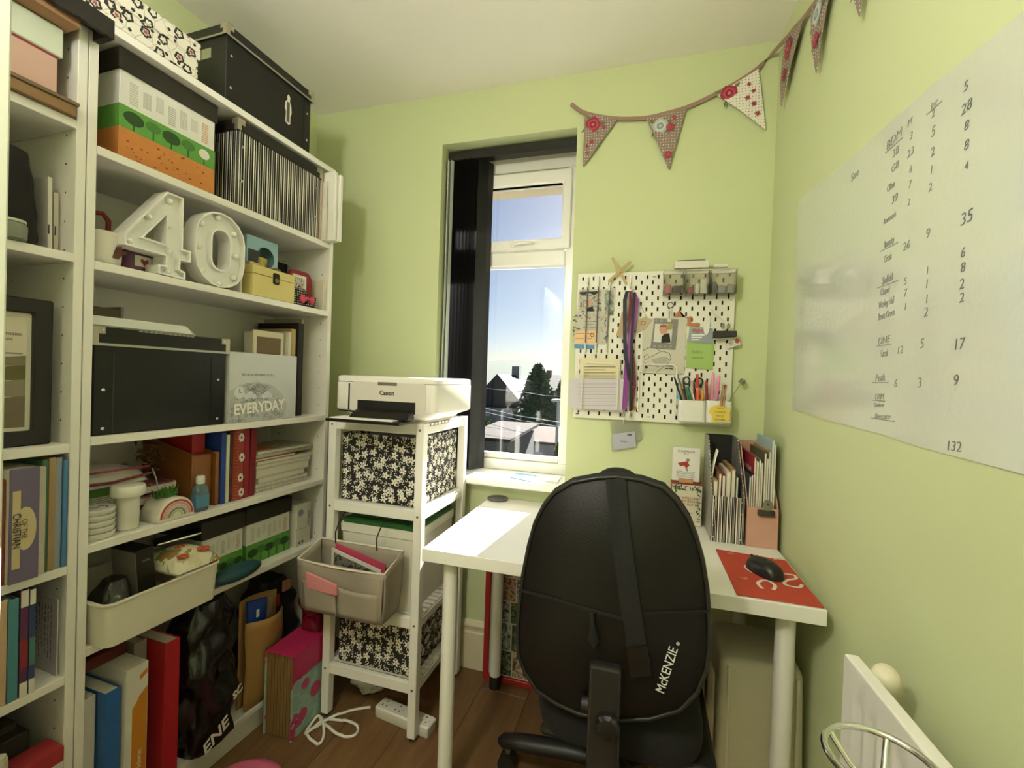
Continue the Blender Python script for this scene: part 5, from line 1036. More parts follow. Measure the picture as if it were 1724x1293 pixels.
Wk.p('figure_print', MB().prism(circ(mx+.006, zz+.022, .006, 10), yC+.0166, yC+.0174).prism([(mx+.004, zz-.002), (mx+.008, zz-.016), (mx+.004, zz-.018), (mx-.002, zz-.006)], yC+.0166, yC+.0174), M('#8c7f70', .7), cd_)
mb = MB()
for k in range(4): mb.tube([(mx-.03+.012*j, yC+.017, zz-.02-.006*k+.002*math.sin(j*2+k)) for j in range(6)], .0008, 4)
Wk.p('wave_print', mb, M('#7f9a98', .7), cd_)
# magazine files
def mag_file(label, FL, FR, depth, hf, hb, mat, inner, rz):
    wd = (FR-FL).length; b = thing('magazine_file', label, 'magazine file', (FL.x, FL.y, DZ+.0006), rz); th = .003
    bx(0, wd, 0, th, 0, hf).build('front_panel', mat, b); bx(0, wd, depth-th, depth, 0, hb).build('back_panel', inner, b); bx(th, wd-th, th, depth-th, 0, th).build('base', mat, b)
    for x in (0, wd-th): MB().prism([(th, 0), (depth-th, 0), (depth-th, hb), (depth*.62, hb), (th, hf)], x, x+th, 'yz').build('side_panel', mat, b)
    return b, wd
FL, FR = DSK(1196, 911), DSK(1254, 922); rzf = 0.0; FR = Vector((FR.x, FL.y, FL.z))
hf = U(1195, 834, y=FL.y).z-DZ; dep_f = min(.245, DY-.008-FL.y); hb = .315
b, wd = mag_file('black and white striped magazine file full of envelopes and cards', FL, FR, dep_f, hf, hb, m_stripe2, M('#14120f', .6), rzf)
for z in (.1, .35, .65, .9):
    for x in (.08, .9): MB().lathe([(.003, 0), (.002, .0015)], 8).build('rivet', CHROME, b, loc=(wd*x, 0, hf*z), rot=FRONT)
def content(b, items):
    for (name, label, cat, x, y, w, d, h, c, lean) in items:
        o = thing(name, label, cat, (0, 0, 0)); mw = Matrix.Translation(b.location) @ Matrix.Rotation(b.rotation_euler.z, 4, 'Z')
        o.matrix_world = mw @ Matrix.Translation((x, y, .0036)) @ Matrix.Rotation(lean, 4, 'X')
        bx(0, w, 0, d, 0, h).build('cover', M(c, .6, var=.06, grain=30) if isinstance(c, str) else c, o, bev=.0006)
        bx(w*.15, w*.85, -.0006, 0, .01, h-.004).build('page_edge', PAGES, o)
w_ = wd
content(b, [('envelope', 'manila envelope foremost in the striped file', 'envelope', .006, .02, .012, .16, .185, '#b99a6a', 0), ('envelope', 'brown card folder in the striped file', 'envelope', .020, .02, .008, .17, .21, '#7a5a38', 0), ('notebook', 'red edged booklet in the striped file', 'notebook', .030, .02, .010, .17, .205, '#8c3a2c', 0), ('notepad', 'white lined notepad in the striped file', 'notepad', .042, .015, .012, .17, .215, '#cfc9b8', 0), ('envelope', 'tan padded envelope in the striped file', 'envelope', .056, .02, .012, .18, .225, '#a3804e', 0), ('greeting_card', 'card with white lettering on dark stripes in the striped file', 'card', .070, .018, .006, .15, .20, m_stripe2, 0)])
o = thing('receipt', 'curled white receipt poking from the striped file', 'receipt', (0, 0, 0)); o.matrix_world = Matrix.Translation(b.location) @ Matrix.Rotation(rzf, 4, 'Z') @ Matrix.Translation((.004, .045, .16)); MB().grid(lambda u, v: (.0+.016*v*v, u*.05, v*.12), 4, 8).build('paper', M('#dbd6ca', .7), o, smooth=60, solid=.0006)
FL2, FR2 = DSK(1259, 923), DSK(1318, 931); FL2.x = FL.x+wd+.006; FL2.y = FL.y-.004
wd2 = RX-.006-FL2.x; FR2 = FL2+Vector((wd2, 0, 0)); hf2 = U(1260, 853, y=FL2.y).z-DZ
b, wd = mag_file('dusty pink magazine file packed with magazines against the wall', FL2, FR2, min(.25, DY-.008-FL2.y), hf2, .30, M('#c99a86', .6, var=.04, grain=20), M('#b98a76', .6), 0)
xs = .005; N = [('magazine', 'dark teal catalogue in the pink file', '#2c4248', .21), ('magazine', 'black spined magazine in the pink file', '#1e1b1a', .215), ('magazine', 'crimson magazine with white title in the pink file', '#9c1f38', .27), ('magazine', 'cream brochure in the pink file', '#c9bfa8', .255), ('magazine', 'grey journal in the pink file', '#7f7c74', .262), ('booklet', 'ivory booklet in the pink file', '#d6d0bf', .25), ('folder', 'olive card folder in the pink file', '#5c5a3f', .285), ('magazine', 'white prospectus in the pink file', '#d9d5ca', .265), ('folder', 'tan folder in the pink file', '#a88a64', .29), ('folder', 'pale blue plastic wallet tallest in the pink file', '#a9bcc0', .325), ('folder', 'sage green folder beside the wall in the pink file', '#8d9a84', .315)]
stp = (wd-.012)/len(N); its = []
for i, (nm, lb, c, h) in enumerate(N): its.append((nm, lb, nm, .006+stp*i, .02+.003*(i % 3), stp*.86, .2, h, c, 0))
content(b, its)
mag = [o for o in bpy.data.objects if o.get('label', '').startswith('crimson magazine')][0]
text(mag, 'connexion', .03, (.0, .10, .225), (PI/2, 0, -PI/2), M('#dcb4b4', .6), name='title_lettering')
q = U(1303, 868, y=FL2.y-.003); q.x = FL2.x+wd*.6; Wq = W('bulldog_clip', 'dark grey bulldog clip gripping the pink file edge', 'clip', (q.x, FL2.y, DZ+hf2-.03))
Wq.p('jaw', MB().prism([(-.024, 0), (.022, -.007), (.022, .008), (-.024, .015)], FL2.y-.012, FL2.y-.0012).v and bx(q.x-.024, q.x+.022, FL2.y-.012, FL2.y-.0012, DZ+hf2-.022, DZ+hf2-.004), M('#3b362f', .4), bev=.002)
Wq.p('lever', MB().prism(circ(q.x+.002, DZ+hf2+.012, .013, 16, .017), FL2.y-.010, FL2.y-.006), M('#8f8a7a', .4, .6)); Wq.p('lever_hole', MB().prism(circ(q.x+.002, DZ+hf2+.015, .004, 10), FL2.y-.0106, FL2.y-.0099), M('#3b362f', .5))

# under the desk
Wf = W('collage_frame', 'red framed photo collage leaning on the wall under the desk', 'picture frame', (-.40, DY-.06, .001)); fx0, fx1, fz1 = U(816, 1000, y=DY-.065).x, -.16, .66
yy = DY-.060
Wf.p('frame', ringwall(MB(), [(fx0, .001), (fx1, .001), (fx1, fz1), (fx0, fz1)], [(fx0+.022, .024), (fx1-.022, .024), (fx1-.022, fz1-.022), (fx0+.022, fz1-.022)], yy, yy+.022), M('#a3221f', .45), bev=.002)
cb_ = Wf.p('collage_board', bx(fx0+.02, fx1-.02, yy+.012, yy+.016, .022, fz1-.02), M('#cfcabd', .6)); rg = random.Random(17); z = .03; k = 0
pal = [['#2f3a2c', '#55604a', '#8a8672'], ['#4a3a30', '#8c7460', '#c2b09a'], ['#6b6a66', '#b5b2aa', '#3a3836'], ['#7a3a30', '#c09a84', '#4a5a4a'], ['#3f4650', '#8a949a', '#c7c2b6']]
while z < fz1-.09:
    x = fx0+.03; hh = rg.uniform(.07, .12)
    while x < fx1-.08:
        ww = rg.uniform(.05, .095); Wf.p('photo', bx(x, min(x+ww, fx1-.03), yy+.0100, yy+.012, z, min(z+hh, fz1-.03)), mottled('collage%d' % k, pal[k % 5], 30+5*(k % 4)), cb_); x += ww+.006; k += 1
    z += hh+.006
Wf.p('back_strut', bx(-.45, -.40, yy+.022, DY-.024, .24, .27), M('#4a3a2c', .7))
x0, x1 = U(1204, 1110, y=1.25).x+.015, U(1364, 1140, y=1.25).x-.008
Wt = W('storage_bag', 'cream zip storage bag standing under the desk by the wall', 'storage bag', ((x0+x1)/2, 1.35, .001)); m_bag = M('#cfc7b2', .6, var=.06, grain=8, bump=.6, bscale=9)
zt_ = U(1216, 1108, y=1.25).z
rings = []
for z, i in ((.001, .008), (.02, 0), (zt_*.5, -.006), (zt_-.02, 0), (zt_-.004, .008), (zt_, .02)):
    rings.append([(p[0]+.004*math.sin(9*z+3*p[1]*7), p[1]+.003*math.sin(11*p[0]+8*z), z) for p in rrect(x0+i, x1-i, 1.247+i, 1.46-i, .025, 5)])
Wt.p('bag', MB().loft(rings), m_bag, smooth=45)
for xx in (x0+.018, x1-.018): Wt.p('edge_piping', MB().tube([(xx, 1.245, .02), (xx+.001, 1.239, zt_*.5), (xx, 1.246, zt_-.015)], .004, 6), M('#ddd6c3', .5), smooth=60)
Wt.p('seam', MB().tube([(x0+.02, 1.244, zt_*.52), ((x0+x1)/2, 1.238, zt_*.50), (x1-.02, 1.243, zt_*.51)], .0016, 5), M('#b9b19c', .6))
x2, x3 = U(1185, 1200, y=1.25).x, x0-.012
Wt = W('clear_bag', 'sagging translucent plastic bag beside the cream storage bag', 'plastic bag', ((x2+x3)/2, 1.3, .001)); rings = []
for j in range(14):
    v = j/13; rings.append([((x2+x3)/2+math.copysign(abs(math.cos(a))**.6, math.cos(a))*(x3-x2)/2*(1-.15*v)*(1+.06*math.sin(5*a+8*v)), 1.255+math.sin(a)*.03*(1+.06*math.sin(7*a+6*v)), .001+v*(zt_-.02)*(1-.05*math.cos(a))) for a in [2*PI*k/30 for k in range(30)]])
Wt.p('bag', MB().loft(rings), M('#a89c86', .35, bump=.8, bscale=22), smooth=50)

# chrome ring stand near the radiator and pink cushion
zr = .87; c_ = U(1497, 1300, z=zr); 
pL, pT, pR = U(1416, 1293, z=zr), U(1492, 1239, z=zr), U(1573, 1293, z=zr)
ax, ay = pL.x, pL.y; bx_, by_ = pT.x, pT.y; cx2, cy2 = pR.x, pR.y
dd = 2*(ax*(by_-cy2)+bx_*(cy2-ay)+cx2*(ay-by_)); ucx = ((ax*ax+ay*ay)*(by_-cy2)+(bx_**2+by_**2)*(cy2-ay)+(cx2**2+cy2**2)*(ay-by_))/dd; ucy = ((ax*ax+ay*ay)*(cx2-bx_)+(bx_**2+by_**2)*(ax-cx2)+(cx2**2+cy2**2)*(bx_-ax))/dd
rr = math.hypot(ax-ucx, ay-ucy)
b = thing('chrome_stand', 'round chrome ring stand with spokes in front of the radiator', 'stand', (ucx, ucy, 0))
MB().tube([(rr*math.cos(2*PI*k/48), rr*math.sin(2*PI*k/48), zr) for k in range(48)], .0034, 10, True).build('ring', CHROME, b, smooth=60)
for k in range(5): a = 2.35+2*PI*k/5; MB().tube([(rr*math.cos(a), rr*math.sin(a), zr-.002), (rr*.6*math.cos(a), rr*.6*math.sin(a), zr-.02), (.012*math.cos(a), .012*math.sin(a), zr-.03)], .003, 8).build('spoke', CHROME, b, smooth=60)
MB().cyl((0, 0, .02), (0, 0, zr-.02), .011, n=16).build('pole', CHROME, b, smooth=40); MB().lathe([(.075, 0), (.078, .004), (.075, .012), (.02, .02), (.012, .03)], 28).build('base_disc', CHROME, b, smooth=40)
q = U(400, 1284, z=.10); b = thing('floor_cushion', 'round pink floor cushion in front of the wide bookcase', 'cushion', (q.x+.07, q.y-.065, .001)); MB().lathe([(.09, 0), (.115, .012), (.125, .05), (.115, .085), (.09, .1), (.02, .106)], 36).build('pad', M('#c9607c', .9, bump=.4, bscale=300), b, smooth=60); MB().lathe([(.006, .104), (.012, .108), (.005, .112)], 12).build('button', M('#a84460', .8), b, smooth=50)

# ================================================================== PEGBOARD
PGX, PGZ, PGY = -.2671, 1.6416, DY-.017
pb = W('pegboard', 'white pegboard with staggered slots on the green wall beside the window', 'pegboard', (PGX+.28, PGY, PGZ-.56))
nx, sw, shh = 27, .0066, .0150
xe = [0.0]; 
for i in range(nx): cxx = .020+i*.02; xe += [cxx-sw/2, cxx+sw/2]
xe.append(.56); ze = [0.0]
for j in range(nx): czz = .020+j*.02; ze += [czz-.0074, czz+.0074]
ze.append(.56); mb = MB(); NX, NZ = len(xe), len(ze); vid = {}
hole = lambda i, j: i % 2 == 1 and j % 2 == 1 and ((i//2+j//2) % 2 == 0)
for sdy, flip in ((0, 0), (.005, 1)):
    vs = [(PGX+x, PGY+sdy, PGZ-.56+z) for z in ze for x in xe]
    mb.add(vs, [(j*NX+i, j*NX+i+1, (j+1)*NX+i+1, (j+1)*NX+i) for j in range(NZ-1) for i in range(NX-1) if not hole(i, j)])
half = NX*NZ
for j in range(NZ-1):
    for i in range(NX-1):
        if hole(i, j):
            q = [j*NX+i, j*NX+i+1, (j+1)*NX+i+1, (j+1)*NX+i]
            for k in range(4): mb.f.append((q[k], q[(k+1) % 4], q[(k+1) % 4]+half, q[k]+half)); mb.m.append(0)
edge = [i for i in range(NX)]+[j*NX+NX-1 for j in range(1, NZ)]+[(NZ-1)*NX+i for i in range(NX-2, -1, -1)]+[j*NX for j in range(NZ-2, 0, -1)]
for k in range(len(edge)): a, c = edge[k], edge[(k+1) % len(edge)]; mb.f.append((a, c, c+half, a+half)); mb.m.append(0)
pb.p('board', mb, M('#e0dccb', .45)); pb.p('slot_shade_sheet', bx(PGX+.006, PGX+.554, PGY+.0085, PGY+.0105, PGZ-.554, PGZ-.006), M('#2b241b', .9), label='dark sheet added as shade behind the slots')  # dark sheet added behind the board so the slots look shaded
for x, z in ((.02, .54), (.54, .54), (.02, .025), (.54, .03)): pb.p('spacer', MB().cyl((PGX+x, PGY+.005, PGZ-.56+z-.012), (PGX+x, DY-.0008, PGZ-.56+z-.012), .007, n=12), M('#d5d0c0', .5))
for px, py in ((1102, 466), (1230, 506), (1092, 702), (972, 697)):
    q = U(px, py, y=PGY); pb.p('screw_cap', MB().lathe([(.007, 0), (.006, .002), (.003, .003)], 14), M('#b9b5a4', .4) if px != 972 else M('#4a463f', .4)).location = Vector((q.x, PGY, q.z))-pb.l; pb.o.children[-1].rotation_euler = FRONT
Y = lambda k: PGY-.001-.0012*k           # layers of paper in front of the board
def hang(name, label, cat, pxs, k, mat, th=.0008, group=None, part='sheet'):
    P = [U(x, y, y=Y(k)) for x, y in pxs]; c = sum(P, Vector())/len(P); Wd = W(name, label, cat, (c.x, Y(k), min(p.z for p in P)), group)
    Wd.s = Wd.p(part, MB().prism([(p.x, p.z) for p in P], Y(k)-th, Y(k), 'xz'), mat); return Wd
def on_sheet(Wd, pxs, k, mat, name='print'): 
    P = [U(x, y, y=Y(k)) for x, y in pxs]; return Wd.p(name, MB().prism([(p.x, p.z) for p in P], Y(k)-.0014, Y(k)-.0008, 'xz'), mat, Wd.s)
def rect(x0, y0, x1, y1): return ((x0, y0), (x1, y0), (x1, y1), (x0, y1))
h1 = hang('postcard', 'grey party photo postcard tucked behind the elastic bars', 'postcard', ((974, 488), (1037, 485), (1033, 532), (972, 532)), 0, M('#c4bfae', .6))
on_sheet(h1, rect(976, 490, 1013, 531), 0, mottled('party', ['#8f8a7c', '#b9b4a4', '#5c584c'], 40), 'picture'); on_sheet(h1, rect(1018, 489, 1033, 530), 0, mottled('coast', ['#a7ab98', '#8a9180', '#5f665a'], 30), 'picture')
on_sheet(h1, ((990, 518), (998, 516), (1000, 524), (988, 524)), 1, M('#191715', .7), 'picture_figure'); on_sheet(h1, [(994+4*math.cos(a), 510+5*math.sin(a)) for a in [k*PI/5 for k in range(10)]], 1, M('#c99a84', .7), 'picture_face')
on_sheet(h1, ((976, 492), (1008, 490), (1008, 493), (1000, 497), (992, 493), (984, 497), (976, 495)), 1, M('#2a2722', .7), 'picture_banner')
h1 = hang('invitation', 'leafy bordered invitation tucked below the party postcard', 'invitation', ((969, 526), (1026, 524), (1019, 580), (964, 577)), 1, M('#bdb7a5', .6)); rg = random.Random(19)
ml = [M(c, .7) for c in ('#5f6f74', '#6b3f36', '#7d8a7c', '#4a5248')]
for g in range(4):
    mb = MB()
    for k in range(16):
        e = rg.random(); x, y = ((rg.uniform(968, 1022), rg.uniform(527, 537)) if e < .4 else (rg.uniform(965, 976), rg.uniform(530, 575)) if e < .7 else (rg.uniform(1010, 1022), rg.uniform(530, 577)))
        q = U(x, y, y=Y(1)); r = rg.uniform(.003, .007); t = rg.random()*6; mb.prism([(q.x+r*math.cos(t+d)*f, q.z+r*math.sin(t+d)*f) for d, f in ((0, 1), (1.57, .45), (3.14, 1), (4.71, .45))], Y(1)-.0018, Y(1)-.0009)
    h1.p('leaf_print', mb, ml[g], h1.s, kind='stuff')
for i, (ss, py, sz) in enumerate((('you are cordially', 541, .0075), ('invited to', 546, .0075), ('Girls Annual', 551, .011), ('AFTERNOON TEA', 557, .0065))): q = U(994, py, y=Y(1)); h1.t(ss, sz, (q.x, Y(1)-.0012, q.z), FRONT, M('#5a5a60', .7))
h1 = hang('business_card', 'peach business card with a round emblem under the elastic bars', 'business card', ((968, 557), (1004, 556), (1003, 581), (967, 579)), 3, M('#dcb98c', .6)); q = U(997, 564, y=Y(3))
mb = MB()
for k in range(6): a = k*PI/3; mb.prism(circ(q.x+.0062*math.cos(a), q.z+.0062*math.sin(a), .0022, 6), Y(3)-.0015, Y(3)-.0008)
h1.p('emblem', mb, M('#4a2f28', .7), h1.s)
for k in range(4): on_sheet(h1, rect(969+(0 if k < 2 else 20), 561+8*(k % 2), 983+(0 if k < 2 else 14), 562.5+8*(k % 2)), 3, M('#b58a5c', .7), 'small_print')
hang('membership_card', 'blue plastic card peeping out below the peach business card', 'card', ((967, 579), (1000, 581), (1000, 588), (967, 586)), 2, M('#3f82b5', .4))
def bar(label, xt, yt, xb, yb, i):
    A, B = U(xt, yt, y=Y(5)-.006), U(xb, yb, y=Y(5)-.006); Wd = W('elastic_bar', label, 'elastic band', (A.x, Y(5), B.z), 'grey elastic bars on the pegboard')
    d = (B-A); Wd.p('elastic', MB().cyl(A+d*.12, A+d*.9, .0022, n=8), M('#6b6860', .7), smooth=60)
    Wd.p('end_hook', MB().cyl(A, A+d*.13, .0032, n=8), M('#d9d6cb', .4), smooth=60); Wd.p('end_hook', MB().cyl(A+d*.88, B, .0032, n=8), M('#d9d6cb', .4), smooth=60)
    Wd.p('peg', MB().cyl(A, A+Vector((0, .012, 0)), .002, n=8), M('#d9d6cb', .4)); Wd.p('peg', MB().cyl(B, B+Vector((0, .012, 0)), .002, n=8), M('#d9d6cb', .4))
bar('grey elastic bar with white hooks crossing the peach card', 990, 467, 985, 592, 0); bar('grey elastic bar behind the party postcard between two longer ones', 1008, 466, 1003, 592, 1); bar('grey elastic bar crossing the leafy invitation edge beside the lanyards', 1027, 474, 1021, 592, 2)
A1, A2, A3, A4 = [U(x, y, y=PGY-.012) for x, y in ((1031, 434), (1054, 477), (1062, 441), (1025, 474))]
Wd = W('palm_cross', 'folded straw palm cross stuck on the pegboard top edge', 'cross', ((A1.x+A2.x)/2, PGY-.012, A2.z)); km = M('#b9a06c', .7, var=.1, grain=60)
for a, c, o in ((A1, A2, 0), (A3, A4, .004)):
    d = (c-a).normalized(); n = Vector((-d.z, 0, d.x))*.005; Wd.p('straw_strip', MB().hexa([tuple(p+Vector((0, -o, 0))) for p in (a-n, a+n, c+n, c-n)], [tuple(p+Vector((0, -o-.003, 0))) for p in (a-n, a+n, c+n, c-n)]), km)
Wd.p('pin', MB().cyl((A2.x, PGY-.011, A2.z+.03), (A2.x, PGY-.0005, A2.z+.03), .002, n=6), STEEL)
# hook and lanyards
hk = U(1062, 470, y=PGY-.01); Wd = W('peg_hook', 'white peg hook carrying the lanyards', 'hook', (hk.x, PGY-.0005, hk.z)); Wd.p('hook', MB().tube([(hk.x, PGY-.0006, hk.z+.012), (hk.x, PGY-.006, hk.z+.012), (hk.x, PGY-.008, hk.z-.02), (hk.x, PGY-.022, hk.z-.035), (hk.x, PGY-.04, hk.z-.033), (hk.x, PGY-.043, hk.z-.022)], .0032, 8), M('#e2dfd4', .4), smooth=60)
def lanyard(label, pxs, wd, mat, dy, clip=True, print_=None):
    P = [U(x, y, y=PGY-.018-dy) for x, y in pxs]; Wd = W('lanyard', label, 'lanyard', (P[-1].x, PGY-.018-dy, P[-1].z)); rows = []
    for i, p in enumerate(P):
        tw = .35*math.sin(i*1.1+dy*200); n = Vector((math.cos(tw), math.sin(tw)*.4, 0))*wd/2; rows.append([tuple(p-n), tuple(p+n), tuple(p+n+Vector((0, .001, 0))), tuple(p-n+Vector((0, .001, 0)))])
    o = Wd.p('strap', MB().loft(rows), mat)
    e = P[-1]
    if clip: Wd.p('metal_clip', MB().tube([e, e+Vector((0, 0, -.01)), e+Vector((.004, 0, -.02)), e+Vector((0, 0, -.028)), e+Vector((-.004, 0, -.02)), e+Vector((0, 0, -.012))], .0018, 6), STEEL, smooth=60)
    return Wd
lanyard('bright purple lanyard hanging wide beside the navy one', ((1066, 492), (1071, 505), (1069, 525), (1066, 545), (1062, 570), (1057, 600), (1054, 635), (1052, 665), (1050, 690)), .020, M('#8a3a94', .5), .004)
lanyard('navy lanyard hanging from the peg hook', ((1056, 490), (1052, 505), (1052, 540), (1052, 570), (1053, 600), (1057, 620), (1060, 640)), .014, M('#1d1c30', .6), .008, False)
lanyard('dark red lanyard hanging from the peg hook', ((1062, 490), (1062, 510), (1060, 535), (1059, 555), (1064, 590), (1067, 620), (1068, 650), (1063, 690)), .013, M('#6b1f33', .6), .001)
lanyard('black lanyard with a white logo hanging behind the purple one', ((1068, 492), (1066, 520), (1064, 560), (1063, 600), (1062, 650), (1061, 692)), .010, M('#191716', .6), .011)
h1 = hang('badge_holder', 'clear plastic badge wallet with a visitor slip hanging below the pegboard', 'badge', ((1027, 710), (1076, 705), (1081, 738), (1030, 760)), -3, glass('badge_clear', '#f2f2ee', .2, solid=.18, solidcol='#dcdad0'))
c_ = h1.p('visitor_slip', MB().prism([(p.x, p.z) for p in [U(x, y, y=Y(-2)) for x, y in ((1031, 731), (1069, 726), (1071, 752), (1034, 758))]], Y(-2)-.0012, Y(-2)-.0004, 'xz'), M('#a9a9b2', .6)); q = U(1050, 743, y=Y(-2)); h1.t('Visitor', .010, (q.x, Y(-2)-.0018, q.z), FRONT, M('#5b5c66', .7)); q = U(1060, 732, y=Y(-2)); h1.p('slip_block', bx(q.x-.008, q.x+.008, Y(-2)-.002, Y(-2)-.0013, q.z-.003, q.z+.003), M('#4a4c58', .7), c_)
q0 = U(1050, 712, y=Y(0)-.016); h1.p('strap_loop', MB().tube([(q0.x, Y(-3)-.0012, q0.z-.004), (q0.x, PGY-.020, q0.z+.012), (q0.x, PGY-.0215, q0.z+.02)], .002, 6), M('#d4d2c8', .3), smooth=60)
hang('kraft_tag', 'plain kraft gift tag half hidden by the lanyards', 'gift tag', ((1047, 524), (1056, 528), (1050, 560), (1046, 570), (1037, 565), (1043, 545)), 2, M('#b9a074', .7))
h1 = hang('heart_tag', 'beige embroidered tag hanging on string beside the lanyards', 'gift tag', ((1088, 533), (1098, 539), (1085, 555), (1072, 560), (1070, 540)), 3, M('#b8a684', .8)); q = U(1083, 544, y=Y(3)); h1.p('stitching', MB().tube([(q.x+.008*math.cos(a), Y(3)-.0014, q.z+.007*math.sin(a)) for a in [k*PI/6 for k in range(12)]], .0008, 5, True), M('#6b5638', .8), h1.s); a, c = U(1076, 508, y=Y(3)), U(1088, 533, y=Y(3)); h1.p('string', MB().cyl(a, c, .0008, n=5), M('#8a7a5c', .8))
# containers
def clear_bin(label, x0, x1, y0, y1, fill):
    a, c = U(x0, y0, y=PGY-.045), U(x1, y1, y=PGY-.045); ya, yb2 = PGY-.065, PGY-.0036; Wd = W('clear_bin', label, 'container', ((a.x+c.x)/2, (ya+yb2)/2, c.z), 'clear pegboard bins'); g = glass('clear_plastic_bin', '#fbfaf6', .08, .05, .035, '#e4e1d6') if 'clear_plastic_bin' not in bpy.data.materials else bpy.data.materials['clear_plastic_bin']
    t = .0015; x0, x1, z0, z1 = a.x, c.x, c.z, a.z; i = .003
    Wd.p('wall', MB().hexa([(x0+i, ya+.012, z0), (x1-i, ya+.012, z0), (x1-i, ya+.012+t, z0), (x0+i, ya+.012+t, z0)], [(x0, ya, z1), (x1, ya, z1), (x1, ya+t, z1), (x0, ya+t, z1)]), g)
    Wd.p('wall', bx(x0, x0+t, ya+.013, yb2, z0, z1), g); Wd.p('wall', bx(x1-t, x1, ya+.013, yb2, z0, z1), g); Wd.p('base', bx(x0+t, x1-t, ya+.014, yb2, z0, z0+t), g); Wd.p('wall', bx(x0+t, x1-t, yb2-t, yb2, z0+t, z1), g)
    Wd.p('rim', MB().tube([(x0, ya, z1), (x1, ya, z1), (x1, yb2, z1), (x0, yb2, z1)], .002, 6, True), M('#bdb9aa', .3))
    for (nm, lb, u0, u1, h, dpt, c_, dz) in fill:
        wI = W(nm, lb, nm.replace('_', ' '), (x0+(x1-x0)*(u0+u1)/2, ya+.03, z0+t+.0004)); X0, X1 = x0+(x1-x0)*u0, x0+(x1-x0)*u1; zz = z0+t+.0004+dz
        wI.p('body', MB().loft([[(p[0], p[1], z_) for p in rrect(X0+j, X1-j, ya+.02+j, ya+.02+dpt-j, min((X1-X0)/2, dpt/2)*.6, 3)] for z_, j in ((zz, .001), (zz+.003, 0), (zz+h*.8, 0), (zz+h, .0015))]), M(c_, .45), smooth=40); wI.p('cap', bx(X0+(X1-X0)*.3, X1-(X1-X0)*.3, ya+.02+dpt*.3, ya+.02+dpt*.7, zz+h, zz+h+.003), M('#8c8577', .5))
    return Wd
clear_bin('clear pegboard bin holding pink and plum bits', 1117, 1150, 458, 494, (('hair_band', 'pink hair band in a clear bin', .08, .42, .028, .025, '#b5566a', 0), ('nail_varnish', 'plum bottle in a clear bin', .46, .92, .026, .028, '#3d1c2c', 0)))
clear_bin('clear pegboard bin holding red bits and a white stick', 1155, 1193, 457, 495, (('lipstick', 'red lipstick in a clear bin', .1, .38, .024, .02, '#8c2a34', 0), ('eraser', 'white eraser block in a clear bin', .42, .6, .036, .018, '#dcd8cc', 0), ('memory_stick', 'white memory stick standing in a clear bin', .64, .92, .052, .012, '#cfccc2', 0)))
clear_bin('clear pegboard bin holding grey cartridges', 1197, 1239, 456, 494, (('cartridge', 'dark ink cartridge in a clear bin', .06, .26, .04, .03, '#3b3a38', 0), ('staple_box', 'grey blue staple box in a clear bin', .3, .62, .026, .03, '#8a8c94', 0), ('tape_roll', 'pale tape box in a clear bin', .66, .94, .03, .03, '#9a9588', 0)))
a, c = U(1136, 440, y=PGY-.03), U(1193, 455, y=PGY-.03); Wd = W('sticker_box', 'flat white carton with black top standing on the pegboard edge', 'box', ((a.x+c.x)/2, PGY-.02, PGZ+.0008)); Wd.p('carton', bx(a.x, c.x, PGY-.03, PGY+.01, PGZ+.0008, a.z), M('#d9d4c4', .5), bev=.001); Wd.p('black_top', bx(a.x+.01, c.x-.011, PGY-.025, PGY+.005, a.z, a.z+.004), BLACK)
a, c = U(1203, 445, y=PGY-.03), U(1226, 451, y=PGY-.03); Wd = W('white_block', 'small white stick lying on the pegboard edge', 'box', ((a.x+c.x)/2, PGY-.02, PGZ+.0008)); Wd.p('stick', bx(a.x, c.x, PGY-.024, PGY+.008, PGZ+.0008, a.z+.002), M('#dcd8ca', .5), bev=.002); Wd.p('seam', bx(a.x+.004, c.x-.004, PGY-.0245, PGY-.024, PGZ+.004, PGZ+.005), M('#b5b0a2', .5))
# papers on the board
h1 = hang('charity_poster', 'grey white poster with line drawing behind the pen cups', 'poster', ((1082, 536), (1156, 534), (1152, 631), (1081, 629)), 1, M('#c4bfae', .7))
mb = MB()
for pl in (((1083, 590), (1096, 583), (1104, 586), (1112, 592), (1118, 592), (1127, 595), (1130, 603), (1124, 612), (1108, 618), (1090, 614), (1082, 608)), ((1112, 592), (1098, 600), (1094, 602)), ((1084, 600), (1090, 596), (1093, 602), (1086, 606), (1084, 600)), ((1124, 612), (1113, 620), (1104, 628)), ((1083, 628), (1150, 630))): mb.tube([tuple(U(x, y, y=Y(1)-.0012)) for x, y in pl], .0008, 5)
h1.p('line_drawing', mb, M('#3a3833', .7), h1.s); on_sheet(h1, ((1096, 605), (1118, 600), (1128, 604), (1120, 612), (1104, 616)), 1, M('#a8a596', .7), 'drawing_shade'); q = U(1126, 618, y=Y(1)); h1.t('Children\nlearning', .0085, (q.x, Y(1)-.0014, q.z), FRONT, INK, bold=.0003); q = U(1088, 618, y=Y(1)); h1.p('emblem', MB().prism(circ(q.x, q.z, .006, 10), Y(1)-.0016, Y(1)-.0008), INK, h1.s)
h1 = hang('portrait_card', 'grey patterned card framing a portrait of a child in black', 'photo card', ((1102, 536), (1142, 538), (1137, 589), (1095, 586)), 3, M('#7c7a72', .6))
mb = MB()
for k in range(4):
    for yy_ in (540, 583): q = U(1105+9*k-(3 if yy_ > 560 else 0), yy_, y=Y(3)); mb.tube([(q.x+.0045*math.cos(a), Y(3)-.0012, q.z+.0045*math.sin(a)) for a in [j*PI/2 for j in range(4)]], .0008, 4, True)
